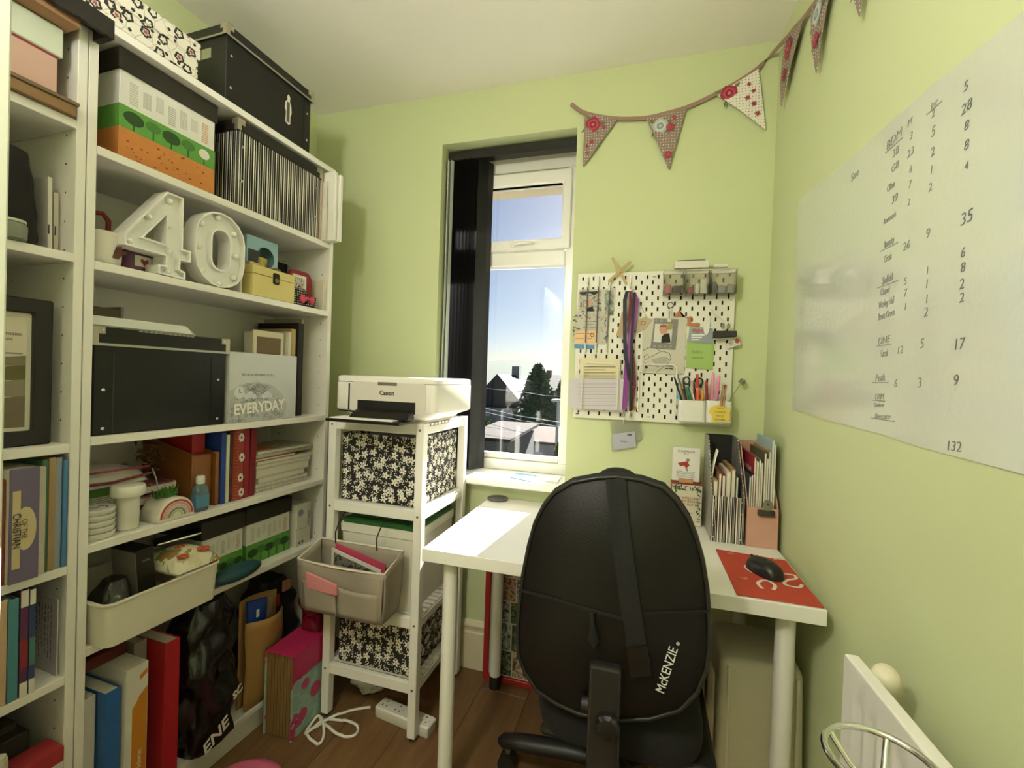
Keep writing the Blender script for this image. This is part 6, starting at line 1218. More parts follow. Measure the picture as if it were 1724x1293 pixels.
h1.p('border_print', mb, M('#d5d1c5', .7), h1.s); ph_ = on_sheet(h1, ((1103, 545), (1133, 546), (1130, 578), (1100, 576)), 3, M('#d0ccc2', .6), 'photograph')
on_sheet(h1, ((1113, 577), (1114, 566), (1120, 562), (1127, 561), (1129, 577)), 4, M('#191613', .7), 'portrait_jumper'); on_sheet(h1, [(1117+7*math.cos(a), 555+8.5*math.sin(a)) for a in [k*PI/8 for k in range(16)]], 4, M('#c9947c', .7), 'portrait_face'); on_sheet(h1, [(1117+7*math.cos(a), 551+5*math.sin(a)) for a in [PI+k*PI/8 for k in range(9)]], 5, M('#8a5f40', .7), 'portrait_hair')
Wd = hang('key_ring', 'white key fob on a ring hanging above the portrait card', 'key ring', ((1123, 520), (1131, 520), (1130, 542), (1124, 542)), 5, M('#d6d2c6', .5), part='fob'); q = U(1128.5, 514, y=Y(5)); Wd.p('ring', MB().tube([(q.x+.010*math.cos(a), Y(5)-.002, q.z+.010*math.sin(a)) for a in [k*PI/10 for k in range(20)]], .0014, 6, True), M('#5f5b52', .3, .7), smooth=60); Wd.p('disc', MB().prism(circ(q.x, q.z, .0075, 16), Y(5)-.003, Y(5)-.001), M('#d6d2c6', .5)); qa = U(1127, 531, y=Y(5)); Wd.t('RECHARGE', .006, (qa.x, Y(5)-.0014, qa.z), (PI/2, PI/2, 0), M('#5f5b52', .6)); Wd.p('peg', MB().cyl((q.x, Y(5)-.003, q.z+.009), (q.x, PGY-.0006, q.z+.009), .0018, n=6), M('#dcd9ce', .5))
hang('star_charm', 'small tan star charm hanging by the portrait card', 'charm', ((1127, 541), (1131, 547), (1136, 549), (1130, 554), (1121, 555), (1124, 549)), 6, M('#a08850', .6))
hang('paper_bunting', 'terracotta paper arrow pinned behind the grey name card', 'paper shape', ((1134, 534), (1143, 522), (1152, 531), (1150, 536), (1164, 532), (1164, 544), (1179, 545), (1178, 550), (1157, 549), (1157, 536)), 0, M('#b5764e', .7))
h1 = hang('name_card', 'grey blue name card reading equip on the pegboard', 'card', ((1161, 549), (1200, 553), (1199, 579), (1158, 575)), 4, M('#8f979a', .6)); q = U(1178, 556, y=Y(4)); h1.t('equip', .022, (q.x, Y(4)-.0014, q.z), (PI/2, .05, 0), M('#b5564a', .6), bold=.0006)
for k in range(3): on_sheet(h1, rect(1164, 563+4*k, 1164+22-4*k, 565+4*k), 4, M('#dfe0dc', .7), 'small_print')
Wd = hang('tag_label', 'white oval paper tag hanging over the grey name card', 'tag', [(1190+5.5*math.cos(a)+(.08*(546-(546+18*math.sin(a)))), 546+18*math.sin(a)) for a in [k*PI/10 for k in range(20)]], 6, M('#dfdbd0', .6))
h1 = hang('sticky_note', 'green sticky note sheet with printed heading on the pegboard', 'sticky note', ((1157, 570), (1203, 577), (1200, 623), (1155, 619)), 2, M('#9db866', .7)); q = U(1174, 593, y=Y(2)); h1.t('PARS', .016, (q.x, Y(2)-.0014, q.z), FRONT, M('#7f8a5c', .7)); q = U(1174, 602, y=Y(2)); h1.t('Prayer Group', .007, (q.x, Y(2)-.0014, q.z), FRONT, M('#5c6640', .7))
a, c = U(1201, 557, y=PGY-.03), U(1240, 570, y=PGY-.03); Wd = W('bulldog_clip', 'large black bulldog clip on a rod of the pegboard', 'clip', ((a.x+c.x)/2, PGY-.03, c.z)); Wd.p('jaw', MB().hexa([(a.x, PGY-.04, c.z), (c.x, PGY-.04, c.z+.006), (c.x, PGY-.018, c.z+.006), (a.x, PGY-.018, c.z)], [(a.x, PGY-.034, a.z), (c.x, PGY-.034, a.z), (c.x, PGY-.024, a.z), (a.x, PGY-.024, a.z)]), M('#161412', .4), bev=.002)
for s_ in (-1, 1): q = U(1222+5*s_, 549, y=PGY-.03); Wd.p('lever', MB().prism(circ(q.x, q.z, .006, 12, .011), PGY-.034 if s_ < 0 else PGY-.027, PGY-.031 if s_ < 0 else PGY-.024), M('#8c887c', .35, .8))
A_, B2 = U(1198, 521, y=PGY-.004), U(1220, 541, y=PGY-.036); Wd.p('hanging_rod', MB().tube([(A_.x, PGY-.0006, A_.z), A_, B2], .0022, 8), M('#d9d6ca', .4), smooth=60)
h1 = hang('swing_tag', 'little white tag with a red flower under the black bulldog clip', 'tag', ((1221, 579), (1243, 569), (1247, 580), (1224, 587)), 8, M('#d6d0c2', .7)); on_sheet(h1, [(1241+4*math.cos(a), 574+4*math.sin(a)) for a in [k*PI/5 for k in range(10)]], 8, M('#b5464a', .7), 'flower_print'); q = U(1230, 579, y=Y(8)); h1.t('thank\nyou', .007, (q.x, Y(8)-.0014, q.z), (PI/2, -.3, 0), INK)
# letter holders
def wire_holder(label, x0, x1, yt, yb):
    a, c = U(x0, yt, y=PGY-.045), U(x1, yb, y=PGY-.045); Wd = W('letter_holder', label, 'letter holder', ((a.x+c.x)/2, PGY-.02, c.z), 'wire letter holders'); r = .018; z1, z0 = a.z, c.z; yF = PGY-.045
    arc = [(a.x, PGY-.0032, z0+.01), (a.x, PGY-.01, z0), (a.x, yF, z0), (a.x, yF-.002, z0+.01), (a.x, yF, z1-r)]+[(a.x+r-r*math.cos(t), yF, z1-r+r*math.sin(t)) for t in (.4, .8, 1.2, 1.57)]
    arc2 = [(c.x-(p[0]-a.x), p[1], p[2]) for p in reversed(arc)]; Wd.p('front_wire', MB().tube(arc+arc2, .0022, 8), M('#dedacb', .35), smooth=60)
    Wd.p('back_wire', MB().tube([(a.x, PGY-.0045, z0+.012), (a.x, PGY-.0045, z1-.03), (c.x, PGY-.0045, z1-.03), (c.x, PGY-.0045, z0+.012)], .0018, 6), M('#dedacb', .35), smooth=60)
    return z0, a.x, c.x
wire_holder('white wire letter holder filled with papers', 981, 1038, 611, 690)
wire_holder('empty white wire letter holder beside the pen cups', 1077, 1137, 613, 695)
h1 = hang('typed_letter', 'cream typed letter in the wire holder', 'letter', ((976, 602), (1044, 604), (1043, 690), (977, 689)), 8, M('#d9cda6', .7))
for k in range(9): on_sheet(h1, rect(984, 612+5*k, 1036-(k % 4 == 2)*16, 613.4+5*k), 8, M('#8a8168', .7), 'typed_line')
h1 = hang('lined_note', 'pale lilac lined notepaper in front of the cream letter', 'notepaper', ((959, 637), (1050, 638), (1047, 692), (957, 686)), 20, M('#c4bdc0', .7))
for k in range(7): on_sheet(h1, rect(975, 646+6*k, 1040, 646.8+6*k), 20, M('#a39da3', .7), 'ruled_line')
h1 = hang('leather_tag', 'round tan leather tag behind the lanyard clips', 'tag', [(1067+5*math.cos(a), 687+4.5*math.sin(a)) for a in [k*PI/8 for k in range(16)]], 2, M('#b5804e', .7))
# pen cups
def cup(label, x0, x1, y0, y1):
    a, c = U(x0, y0, y=PGY-.06), U(x1, y1, y=PGY-.06); Wd = W('pen_cup', label, 'pen cup', ((a.x+c.x)/2, PGY-.03, c.z), 'white pegboard pen cups'); ya, yb2 = PGY-.07, PGY-.0012
    P = rrect(a.x, c.x, ya, yb2, .014, 5); Q = rrect(a.x+.002, c.x-.002, ya+.002, yb2-.002, .012, 5)
    Wd.p('cup', MB().loft([[(p[0], p[1], c.z) for p in inset(P, .004)], [(p[0], p[1], c.z+.004) for p in P], [(p[0], p[1], a.z) for p in P], [(p[0], p[1], a.z) for p in Q], [(p[0], p[1], c.z+.004) for p in Q]]), M('#dcd9cd', .35), smooth=35)
    return a, c, ya, yb2
a, c, ya, yb2 = cup('white pen cup crammed with pens beside the clothes peg cup', 1143, 1187, 673, 712)
zb_ = c.z+.0046
def pen(label, px_t, py_t, px_b, col, r=.0036, yk=.5, cap=None, box_=(a, c, ya, yb2), cat='pen', name='pen'):
    yv = box_[2]+.008+(box_[3]-box_[2]-.016)*yk; T = U(px_t, py_t, y=yv); xb = min(max(U(px_b, 705, y=yv).x, box_[0].x+.008), box_[1].x-.008); Bv = Vector((xb, yv, zb_+.002)); Wd = W(name, label, cat, tuple(Bv)); d = T-Bv
    Wd.p('barrel', MB().tube([Bv, Bv+d*.85, Bv+d*.97, T], [r, r, r*.8, r*.4], 10), M(col, .35), smooth=50)
    if cap: Wd.p('cap', MB().tube([Bv+d*.7, Bv+d*.98, T+d*.01], [r*1.2, r*1.2, r*.6], 10), M(cap, .35), smooth=50)
pen('black pen leaning out of the crammed cup', 1135, 634, 1158, '#1a1817', yk=.2); pen('grey mechanical pencil beside the black pen', 1139, 627, 1165, '#6e6a66', .003, .45); pen('sky blue pen low in the crammed cup', 1141, 660, 1150, '#7db2cf', .0042, .1); pen('gold pencil between blue and green pens', 1145, 648, 1156, '#b5924a', .003, .3); pen('green marker in the crammed cup', 1157, 652, 1170, '#1f7a46', .005, .15, '#1a6b3c'); pen('dark violet pen behind the green marker', 1150, 640, 1160, '#3f2a4a', .0036, .7)
pen('red and white pen standing tall', 1174, 630, 1174, '#d9c9c4', .004, .35, '#c4382f'); pen('orange highlighter in the crammed cup', 1175, 655, 1174, '#d9552c', .006, .1); pen('amber glue stick in the crammed cup', 1182, 656, 1181, '#c98a24', .006, .3); pen('dark red pen in the crammed cup', 1168, 640, 1170, '#6b2420', .004, .8)
pen('white plastic stylus crossing the cup front', 1166, 662, 1176, '#e0ddd6', .003, .05)
yv = PGY-.02; A_, B2 = U(1156, 639, y=yv), U(1178, 641, y=yv); Wd = W('scissors', 'scissors with black loop handles in the crammed cup', 'scissors', (U(1168, 700, y=yv).x, yv, zb_+.002))
for q, xo in ((A_, .003), (B2, -.003)):
    Wd.p('handle', MB().tube([(q.x+.010*math.cos(t), yv, q.z-.004+.013*math.sin(t)) for t in [k*PI/8 for k in range(16)]], .003, 8, True), M('#1c1a19', .45), smooth=60)
    bl = U(1168, 702, y=yv); Wd.p('blade', MB().hexa([(bl.x-.001, yv-.001, zb_+.002), (bl.x+.001, yv-.001, zb_+.002), (bl.x+.001, yv+.001, zb_+.002), (bl.x-.001, yv+.001, zb_+.002)], [(q.x-.003+xo, yv-.001, q.z-.015), (q.x+.003+xo, yv-.001, q.z-.015), (q.x+.003+xo, yv+.001, q.z-.015), (q.x-.003+xo, yv+.001, q.z-.015)]), STEEL)
a, c, ya, yb2 = cup('white pen cup with pink highlighters and a clothes peg', 1189, 1231, 674, 714); zb_ = c.z+.0046; B2_ = (a, c, ya, yb2)
pen('red marker at the edge of the pink highlighter cup', 1189, 640, 1192, '#9c2a2c', .005, .5, None, B2_); pen('tall pink highlighter standing upright', 1201, 627, 1197, '#dc8aa8', .0055, .35, None, B2_); pen('pink highlighter leaning right', 1211, 632, 1202, '#d97fa4', .0055, .2, None, B2_); pen('plum pen low in the pink highlighter cup', 1208, 664, 1207, '#6b2f3a', .004, .6, None, B2_); pen('white pencil low in the pink highlighter cup', 1216, 662, 1212, '#dcd8cf', .003, .75, None, B2_)
A_, B2 = U(1220, 648, y=ya-.003), U(1215, 684, y=ya-.003); Wd = W('clothes_peg', 'wooden clothes peg gripping the cup rim and star note', 'clothes peg', (B2.x, ya-.004, B2.z)); d = A_-B2; d.normalize(); n = Vector((d.z, 0, -d.x))*.005
for s_ in (-1, 1): Wd.p('jaw', MB().hexa([tuple(B2+n*(.08*s_)+Vector((0, -.006, 0))), tuple(B2+n*(1.1*s_)+Vector((0, -.006, 0))), tuple(B2+n*(1.1*s_)+Vector((0, .001, 0))), tuple(B2+n*(.08*s_)+Vector((0, .001, 0)))], [tuple(A_+n*(.3*s_)+Vector((0, -.006, 0))), tuple(A_+n*(1.5*s_)+Vector((0, -.006, 0))), tuple(A_+n*(1.5*s_)+Vector((0, .001, 0))), tuple(A_+n*(.3*s_)+Vector((0, .001, 0)))]), M('#a8825a', .7, var=.1, grain=60))
m_ = (A_+B2)/2; Wd.p('spring', MB().cyl(m_-n*1.5+Vector((0, -.006, 0)), m_+n*1.5+Vector((0, -.006, 0)), .0018, n=8), STEEL)
yS = ya-.0025; sp_ = [(1197, 686), (1205, 683), (1215, 680), (1222, 687), (1231, 687), (1228, 697), (1229, 706), (1222, 711), (1210, 710), (1198, 712), (1199, 701), (1193, 693)]
P = [U(x, y, y=yS) for x, y in sp_]; Wd = W('star_note', 'yellow star shaped sticky note clipped to the pen cup', 'sticky note', (P[5].x, yS, P[9].z)); sN = Wd.p('sheet', MB().prism([(p.x, p.z) for p in P], yS-.001, yS, 'xz'), M('#dcc24e', .7))
for k, ss in enumerate(('Feet in', 'Covered by', 'dust of', 'your rabbi')): q = U(1212, 687+6.5*k, y=yS); Wd.t(ss, .008, (q.x, yS-.0015, q.z), FRONT, M('#8a7a3c', .7), shear=.2)
A_ = U(1232, 668, y=PGY-.02); Wd = W('dried_rose', 'dried grey rose poking from the pen cup side', 'dried flower', (A_.x-.01, PGY-.02, A_.z-.03)); B2 = U(1250, 642, y=PGY-.02); Wd.p('stem', MB().tube([(A_.x-.012, PGY-.02, A_.z-.03), A_, A_.lerp(B2, .6), B2], .0012, 6), M('#7d7c5c', .8), smooth=60); mb = MB(); rg = random.Random(23)
for k in range(26): t = rg.random()*6; r = rg.uniform(.002, .010); mb.ellipsoid((B2.x+r*math.cos(t), PGY-.02+rg.uniform(-.008, .008), B2.z+r*math.sin(t)), .004, .003, .0035, 6, 4)
Wd.p('petals', mb, M('#8a8478', .8, var=.2, grain=90), kind='stuff'); Wd.p('sepal', MB().lathe([(.001, -.008), (.004, -.003), (.003, .002)], 8, tuple(B2)), M('#7d7c5c', .8))

# ================================================================== BUNTING
cB = [U(x, y, y=DY-.012) for x, y in ((962, 175), (972, 183), (985, 190), (1015, 197), (1050, 200), (1088, 198), (1120, 191), (1155, 181), (1185, 168), (1215, 153), (1247, 135), (1277, 114), (1298, 92))]
def WWp(px, py, off=.012): s_, z = UW(px, py, off); return WW(s_, z, off)
cW = [WWp(x, y) for x, y in ((1324, 64), (1337, 48), (1351, 33), (1368, 10), (1384, -10), (1402, -34), (1440, -80))]
pts = cB + cW; sm = []
for i in range(len(pts)-1):
    P0, P1, P2, P3 = pts[max(0, i-1)], pts[i], pts[i+1], pts[min(len(pts)-1, i+2)]
    for k in range(4): t = k/4; sm.append(.5*((2*P1)+(P2-P0)*t+(2*P0-5*P1+4*P2-P3)*t*t+(3*P1-P0-3*P2+P3)*t**3))
sm.append(pts[-1]); top_ = WW(UW(1440, -80, .012)[0]+.35, 2.40, .012); sm.append(top_)
Wg = W('bunting', 'floral fabric bunting strung from the back wall round the corner', 'bunting', tuple(cB[4]))
rows = []
for i, p in enumerate(sm):
    d = (sm[min(len(sm)-1, i+1)]-sm[max(0, i-1)]).normalized(); nrm = Vector((0, -1, 0)) if i < 46 else WNRM; up = nrm.cross(d).normalized(); up = up if up.z > 0 else -up
    rows.append([tuple(p+up*.007-nrm*.0015), tuple(p+up*.007+nrm*.0015), tuple(p-up*.007+nrm*.0015), tuple(p-up*.007-nrm*.0015)])
Wg.p('tape', MB().loft(rows), M('#9a7d6c', .85))
nl = cB[0]; Wg.p('pin', MB().cyl((nl.x, DY-.0008, nl.z), (nl.x, DY-.018, nl.z), .0025, n=8), STEEL)
def flag(A, B, T, mat, nrm, roses):
    A, B, T = Vector(A), Vector(B), Vector(T); off = nrm*.004; mb = MB()
    rows = []
    for j in range(7):
        v = j/6; L = A.lerp(T, v*.98); R2 = B.lerp(T, v*.98); bl = nrm*(.006*math.sin(PI*v)); rows.append([tuple(L+bl-nrm*.0008), tuple(R2+bl*.4-nrm*.0008), tuple(R2+bl*.4+nrm*.0008), tuple(L+bl+nrm*.0008)])
    f = Wg.p('flag', mb.loft(rows), mat)
    ex = (B-A).normalized(); ez = ex.cross(nrm); ez = ez if ez.z > 0 else -ez
    for (u, v, r, cols) in roses:
        c = (A.lerp(B, u)).lerp(T, v)+nrm*(.006*math.sin(PI*v)+.0012)
        for k, (rr_, cc) in enumerate(zip((1, .72, .45, .2), cols)):
            mb = MB(); ring = [c+ex*(r*rr_*math.cos(t)*(1+.08*math.sin(5*t+k)))+ez*(r*rr_*math.sin(t)*(1+.08*math.cos(4*t+k)))+nrm*(.0004*(k+1)) for t in [2*PI*j/16 for j in range(16)]]
            mb.face([tuple(p) for p in ring]); Wg.p('rose_print', mb, M(cc, .85), f)
        mb = MB()
        for t in (.3, 2.4, 3.9, 5.4):
            lc = c+ex*(r*1.25*math.cos(t))+ez*(r*1.25*math.sin(t)); mb.face([tuple(lc+ex*(r*.5*math.cos(t+d))*q_+ez*(r*.5*math.sin(t+d))*q_-nrm*.0002) for d, q_ in ((0, 1), (1.57, .45), (3.14, 1), (4.71, .45))])
        Wg.p('leaf_print', mb, M('#6f7448', .85), f, kind='stuff')
RED = ('#9c2f42', '#b84a5c', '#8a2838', '#c9707c'); PALE = ('#aeb2ac', '#c9cbc4', '#8a9098', '#b9bcb6')
UB = lambda x, y: U(x, y, y=DY-.014)
NB = Vector((0, -1, 0))
flag(UB(985, 193), UB(1040, 200), UB(981, 282), m_taupe, NB, ((.32, .18, .029, RED), (.75, .2, .007, RED), (.5, .5, .008, RED), (.3, .6, .006, RED), (.45, .72, .006, RED)))
flag(UB(1088, 200), UB(1155, 184), UB(1126, 286), m_taupe, NB, ((.3, .2, .028, PALE), (.62, .26, .014, RED), (.72, .1, .007, RED), (.5, .74, .013, RED)))
flag(UB(1207, 160), UB(1277, 116), UB(1289, 219), m_cream_dots, NB, ((.2, .10, .029, RED), (.5, .35, .007, RED), (.75, .3, .006, RED), (.6, .5, .007, RED), (.7, .15, .006, RED), (.55, .68, .007, RED)))
for (xa, ya_, xb, yb_2, xt, yt) in ((1322, 68, 1351, 36, 1315, 181), (1367, 14, 1400, -30, 1374, 126), (1432, -66, 1470, -105, 1447, 30)):
    flag(WWp(xa, ya_, .016), WWp(xb, yb_2, .016), WWp(xt, yt, .016), m_taupe, WNRM, ((.4, .2, .03, PALE if xa > 1360 else RED), (.5, .55, .018, RED)))

# ================================================================== WHITEBOARD FILM WITH WRITING
m_wbf = base('whiteboard_film', '#cdd0c2', .2); _n = NT(m_wbf); _n.bump(_n.noise(_n.obj(), 90, 2)[0], .5, .0015); _n.b.inputs['Coat Weight'].default_value = 1; _n.b.inputs['Coat IOR'].default_value = 1.6; _n.b.inputs['Coat Roughness'].default_value = .1
q1, q2, q3, q4 = UW(1345, 340), UW(1724, 15), UW(1335, 690), UW(1724, 800)
ext = lambda A, B, s_: A[1]+(B[1]-A[1])/(B[0]-A[0])*(s_-A[0])
sE = 1.45; top = [(q1[0], q1[1])]+[(q1[0]+(sE-q1[0])*k/10, ext(q1, q2, q1[0]+(sE-q1[0])*k/10)+.004*math.sin(k*1.7)) for k in range(1, 11)]; botl = [(q3[0]+(sE-q3[0])*k/10, ext(q3, q4, q3[0]+(sE-q3[0])*k/10)+.002*math.sin(k*2.1)) for k in range(11)]
wbo = thing('whiteboard_film', 'glossy pale whiteboard film stuck on the wall with handwritten tallies', 'whiteboard', WW(.75, 1.1, .001), WROT)
toL = lambda s_, z: (s_-.75, z-1.1)
mb = MB(); N = 10
tv = [toL(*p) for p in top]; bv = [toL(*p) for p in botl]
mb.loft([[(bv[i][0], -.0008, bv[i][1]), (tv[i][0], -.0008, tv[i][1]), (tv[i][0], 0, tv[i][1]), (bv[i][0], 0, bv[i][1])] for i in range(11)]); mb.build('film', m_wbf, wbo)
m_pen = M('#6e6f70', .6); m_pen2 = M('#868780', .6)
ENT = [('5', 1626, 146, 18, 0), ('28', 1627, 181, 20, 0), ('8', 1627, 212, 18, 0), ('8', 1627, 245, 19, 0), ('4', 1627, 280, 15, 0), ('35', 1627, 367, 24, 0), ('6', 1621, 426, 19, 0), ('8', 1621, 451, 19, 0), ('2', 1619, 479, 20, 0), ('2', 1619, 502, 19, 0), ('17', 1614, 580, 22, 0), ('9', 1609, 641, 22, 0), ('132', 1605, 752, 20, 0),
 ('Jnr', 1573, 175, 12, 1), ('2', 1571, 192, 15, 0), ('5', 1571, 222, 19, 0), ('2', 1570, 256, 17, 0), ('1', 1568, 287, 15, 0), ('2', 1566, 316, 16, 0), ('9', 1562, 394, 19, 0), ('1', 1561, 456, 15, 0), ('1', 1560, 479, 17, 0), ('1', 1560, 504, 17, 0), ('2', 1559, 526, 18, 0), ('5', 1552, 579, 19, 0), ('3', 1548, 645, 20, 0),
 ('M', 1532, 206, 14, 0), ('3', 1534, 229, 14, 0), ('23', 1533, 257, 15, 0), ('6', 1533, 286, 13, 0), ('7', 1532, 311, 14, 0), ('2', 1530, 341, 13, 0), ('26', 1526, 414, 16, 0), ('5', 1524, 474, 14, 0), ('7', 1524, 494, 15, 0), ('1', 1524, 517, 14, 0), ('12', 1515, 590, 15, 0), ('6', 1508, 646, 16, 0),
 ('BDM', 1505, 235, 17, 1), ('3B', 1508, 256, 15, 0), ('GB', 1507, 281, 14, 0), ('Clifton', 1500, 314, 14, 0), ('39', 1506, 335, 15, 0), ('Rawmarsh', 1498, 367, 12, 0), ('Barnsley', 1497, 408, 14, 1), ('Circuit', 1495, 434, 14, 0), ('Sheffield', 1494, 470, 15, 1), ('Chapel', 1490, 490, 14, 0), ('Wesley Hall', 1492, 510, 14, 0), ('Bents Green', 1492, 530, 14, 0), ('DNE', 1488, 573, 14, 1), ('Circuit', 1489, 595, 14, 0), ('Peak', 1482, 636, 14, 1), ('TRM', 1480, 668, 12, 1), ('Outdoor', 1480, 682, 8, 0), ('Doncaster', 1486, 701, 10, 1), ('See', 1439, 295, 15, 0)]
for body, px, py, hpx, ul in ENT:
    s_, z = UW(px, py, .002); s2, z2 = UW(px, py+hpx, .002); sz = abs(z-z2); x, zz = toL(s_, z); k = 1.25
    sx = 1.0
    if len(body) > 3:                      # squeeze words to the width they take in the photograph
        wpx = 7.2*len(body) if len(body) < 9 else 38
        wpx = {'Clifton': 17, 'Rawmarsh': 20, 'Barnsley': 20, 'Circuit': 16, 'Sheffield': 24, 'Chapel': 17, 'Wesley Hall': 30, 'Bents Green': 31, 'Peak': 18, 'Outdoor': 17, 'Doncaster': 29}.get(body, wpx)
        wid = abs(UW(px+wpx/2, py, .002)[0]-UW(px-wpx/2, py, .002)[0]); sx = wid/(sz*k*.52*len(body))
    text(wbo, body, sz*k, (x, -.0014, zz), (PI/2, -.06, 0), m_pen if px > 1600 else m_pen2, shear=.15, sx=sx, name='handwriting', ext=.0002, bold=-sz*.012)
    if ul:
        w_ = sz*k*.3*len(body)*sx+.006; u = MB().box(x-w_, x+w_, -.0014, -.0009, zz-sz*.62, zz-sz*.62+.0016).build('underline', m_pen2, wbo)

# ================================================================== OUTSIDE THE WINDOW
GZ = -2.7
struct(bx(-60, 60, 3.0, 140, GZ-.3, GZ).build('ground', M('#383b2a', .95, var=.2, grain=.6, spec=.1)))
def ext_xy(px, y): return U(px, 640, y=y).x
so_f = bx(-1.6, .6, 2.02, 2.42, U(880, 333, y=2.42).z, U(880, 333, y=2.42).z+.06).build('eaves_soffit', M('#8d7f78', .8)); struct(so_f)
m_slate = M('#2c2f3c', .9, var=.15, grain=3, spec=.1); m_brick = M('#6f645e', .9, var=.1, grain=4); m_rend = M('#8a898e', .9)
def house(label, x0, x1, y0, y1, zw, zr_, wall, roof, wins, gable_x=True):
    b = thing('house', label, 'house', ((x0+x1)/2, (y0+y1)/2, GZ)); L = Vector(b.location)
    def p(n, mb, m, par=None, **k):
        o = mb.build(n, m, par or b, **k)
        if par is None: o.location = -L
        return o
    wl = p('walls', bx(x0, x1, y0, y1, GZ, zw), wall); xm = (x0+x1)/2; ym = (y0+y1)/2; o_ = .35
    if gable_x: p('roof', MB().loft([[(x0-o_, y, zw-.1), (xm, y, zr_), (x1+o_, y, zw-.1)] for y in (y0-o_, y1+o_)]), roof)
    else: p('roof', MB().loft([[(x, y0-o_, zw-.1), (x, ym, zr_), (x, y1+o_, zw-.1)] for x in (x0-o_, x1+o_)]), roof)
    for (u0, u1, z0, z1) in wins:
        f = p('window', ringwall(MB(), [(x0+(x1-x0)*u0, z0), (x0+(x1-x0)*u1, z0), (x0+(x1-x0)*u1, z1), (x0+(x1-x0)*u0, z1)], inset([(x0+(x1-x0)*u0, z0), (x0+(x1-x0)*u1, z0), (x0+(x1-x0)*u1, z1), (x0+(x1-x0)*u0, z1)], .09), y0-.08, y0), M('#b4b4b8', .5))
        p('pane', bx(x0+(x1-x0)*u0+.09, x0+(x1-x0)*u1-.09, y0-.05, y0-.03, z0+.09, z1-.09), M('#8c93a8', .15), f)
    p('chimney', bx(xm-.3, xm+.3, ym-.3, ym+.3, zr_-.8, zr_+.7), wall)
    return b
yh = 30
zz = lambda py, y: U(850, py, y=y).z
xa, xb = ext_xy(798, yh), ext_xy(882, yh)
house('grey rendered house with a slate gable seen through the lower pane', xa, xb, yh, yh+9, zz(684, yh), zz(630, yh), m_rend, m_slate, ((.22, .36, zz(702, yh), zz(687, yh)), (.60, .80, zz(700, yh), zz(687, yh))), True)
yh2 = 46; house('distant brown roofed house behind the slate gabled one', ext_xy(850, yh2), ext_xy(925, yh2)+3, yh2, yh2+9, zz(652, yh2), zz(631, yh2), m_brick, M('#2f2c2a', .9, var=.1, grain=2, spec=.1), ((.2, .3, zz(668, yh2), zz(657, yh2)), (.6, .7, zz(668, yh2), zz(657, yh2))), False)
yh3 = 60; house('far pale house roof behind the conifer', ext_xy(915, yh3), ext_xy(975, yh3)+6, yh3, yh3+9, zz(645, yh3), zz(628, yh3), m_rend, M('#2e2e34', .9, spec=.1), ((.2, .3, zz(655, yh3), zz(648, yh3)),), False)
def shed(label, pxa, pxb, y, dep, pyt, roofc, wallc):
    x0, x1 = ext_xy(pxa, y), ext_xy(pxb, y); z1 = zz(pyt, y); b = thing('shed', label, 'shed', ((x0+x1)/2, y+dep/2, GZ)); L = Vector(b.location)
    o = bx(x0, x1, y, y+dep, GZ, z1).build('walls', M(wallc, .9, var=.08, grain=3), b); o.location = -L
    o = MB().hexa([(x0-.15, y-.2, z1), (x1+.15, y-.2, z1), (x1+.15, y+dep+.2, z1+.15), (x0-.15, y+dep+.2, z1+.15)], [(x0-.15, y-.2, z1+.1), (x1+.15, y-.2, z1+.1), (x1+.15, y+dep+.2, z1+.25), (x0-.15, y+dep+.2, z1+.25)]).build('roof', M(roofc, .95, var=.1, grain=2, spec=.1), b); o.location = -L
    xm = x0+(x1-x0)*.3; o = bx(xm, xm+(x1-x0)*.3, y-.04, y, GZ, z1-.35).build('door', M('#a8a9b4', .7), b); o.location = -L
shed('flat roofed grey garage beside the hedge', 790, 858, 13, 3.4, 743, '#383432', '#6a6970'); shed('low garage with pinkish roof below the conifer', 878, 945, 17.6, 4.0, 742, '#423833', '#77767e')
def foliage(label, name, px, y, pyt, wpx, col, kind='cone', zb=GZ, n=1500, cat='tree'):
    x = ext_xy(px, y); zt = zz(pyt, y); w2 = abs(ext_xy(px+wpx/2, y)-x); b = thing(name, label, cat, (x, y, zb)); rg = random.Random(int(px)); h = zt-zb; mb = MB(); sz = max(.05, h*.035)
    for k in range(n):
        v = rg.random()**.8; prof_ = ((1-v)**.75*.95+.08) if kind == 'cone' else math.sin(PI*min(.97, .12+.85*v))**.6
        a = rg.random()*2*PI; r = w2*prof_*(rg.uniform(.55, 1.08)); p = Vector((r*math.cos(a), r*math.sin(a), .08*h+v*h*.92)); d = Vector((rg.gauss(0, 1), rg.gauss(0, 1), rg.gauss(.3, 1))).normalized()*sz*rg.uniform(.6, 1.3); e = Vector((rg.gauss(0, 1), rg.gauss(0, 1), rg.gauss(0, 1))).normalized()*sz*.7
        mb.add([p-d, p+e, p+d, p-e], [(0, 1, 2, 3)])
    mb.build('foliage', M(col, .8, var=.25, grain=1.5), b, kind='stuff')
    core = [(w2*.75*(((1-v)**.75*.9+.05) if kind == 'cone' else math.sin(PI*min(.97, .12+.85*v))**.6), .06*h+v*h*.9) for v in [k/8 for k in range(9)]]; MB().lathe(core, 12).build('inner_foliage', M(col, .9), b); MB().cyl((0, 0, 0), (0, 0, h*.5), max(.04, w2*.08), n=8).build('trunk', M('#5c4a3c', .9), b)
foliage('tall blue green conifer in the middle of the lower pane', 'conifer', 906, 25, 614, 92, '#2f4a40', 'cone', n=2600)
foliage('dark leafy tree at the pane edge by the lamp post', 'leafy_tree', 952, 27, 632, 34, '#2c3c36', 'round'); foliage('small distant tree beside the slate gable', 'distant_tree', 812, 43, 622, 16, '#3c4e47', 'cone', n=700)
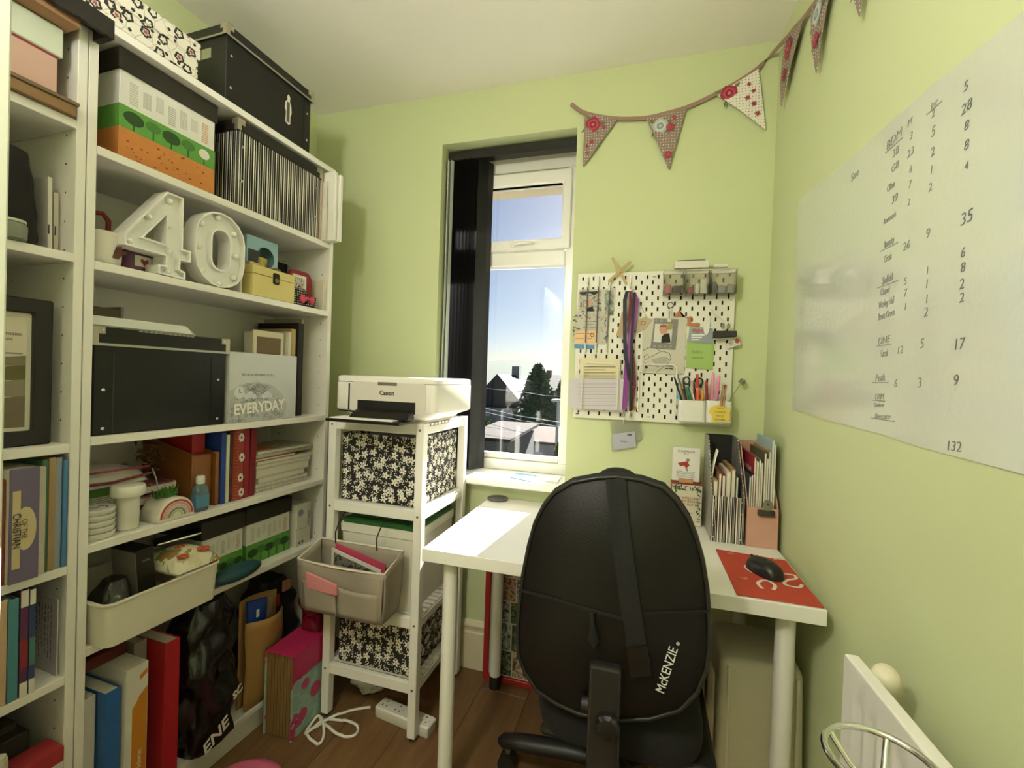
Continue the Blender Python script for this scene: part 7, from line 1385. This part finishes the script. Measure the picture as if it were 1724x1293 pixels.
foliage('sunlit green hedge bush in front of the grey house', 'hedge_bush', 822, 20, 708, 46, '#48602a', 'round', n=900, cat='bush'); foliage('yellow green shrub by the pinkish garage roof', 'garden_shrub', 946, 15.5, 738, 20, '#5c6426', 'round', n=500, cat='bush'); foliage('brown garden shrub below the conifer', 'garden_shrub', 880, 22.4, 708, 24, '#5a4e3a', 'round', n=700, cat='bush')
foliage('low mossy shrub behind the grey garage', 'garden_shrub', 862, 19, 722, 22, '#4e5638', 'round', n=400, cat='bush')
yl = 16.3; xl_ = ext_xy(941, yl); b = thing('lamp_post', 'grey street lamp post in front of the leafy tree', 'lamp post', (xl_, yl, GZ)); zt_ = zz(672, yl); MB().tube([(0, 0, 0), (0, 0, zt_-GZ)], [.07, .045], 10).build('pole', M('#b3b8c4', .5), b, smooth=60); MB().ellipsoid((-.06, 0, zt_-GZ+.04), .22, .1, .06).build('lantern', M('#cfd3da', .4), b, smooth=60)
for i, (p0, p1_, lb) in enumerate((((800, 684), (960, 714), 'upper telephone wire sloping across the view'), ((800, 690), (960, 722), 'lower telephone wire sloping across the view'), ((880, 660), (960, 668), 'short telephone wire passing the conifer top'))):
    A_, B2 = U(*p0, y=15.0+i), U(*p1_, y=13.0+i); d = B2-A_; A2 = A_-d*(1.2 if i < 2 else 3.2); C2 = B2+d*1.2; mid = (A_+B2)/2; Wd = W('telephone_wire', lb, 'wire', tuple(A2)); Wd.p('wire', MB().tube([A2, A_, mid+Vector((0, 0, -.05)), B2, C2], .012, 6), M('#9a9da4', .5))
    Wd.p('pole', MB().cyl((A2.x, A2.y, GZ), (A2.x, A2.y, A2.z+.3), .1, n=8), M('#6b5a4a', .9)); Wd.p('pole', MB().cyl((C2.x, C2.y, GZ), (C2.x, C2.y, C2.z+.3), .1, n=8), M('#6b5a4a', .9))
yf = 17.1
fn_ = thing('garden_fence', 'white picket garden fence between the two garages', 'fence', (ext_xy(868, yf), yf, GZ)); zf_ = zz(754, yf); xf0 = ext_xy(852, yf)-fn_.location.x; xf1 = ext_xy(900, yf)-fn_.location.x; k = 0; x = xf0
while x < xf1: bx(x, x+.07, 0, .02, 0, zf_-GZ).build('picket', M('#8f9096', .7), fn_); x += .115
bx(xf0, xf1, .02, .05, zf_-GZ-.3, zf_-GZ-.2).build('rail', M('#8f9096', .7), fn_)
hl = MB().grid(lambda u, v: (-60+120*u, 110+25*v, GZ+v*(8.2+1.2*math.sin(5*u)+.5*math.sin(13*u))), 40, 4).build('hills', M('#4f5a50', .95)); struct(hl)
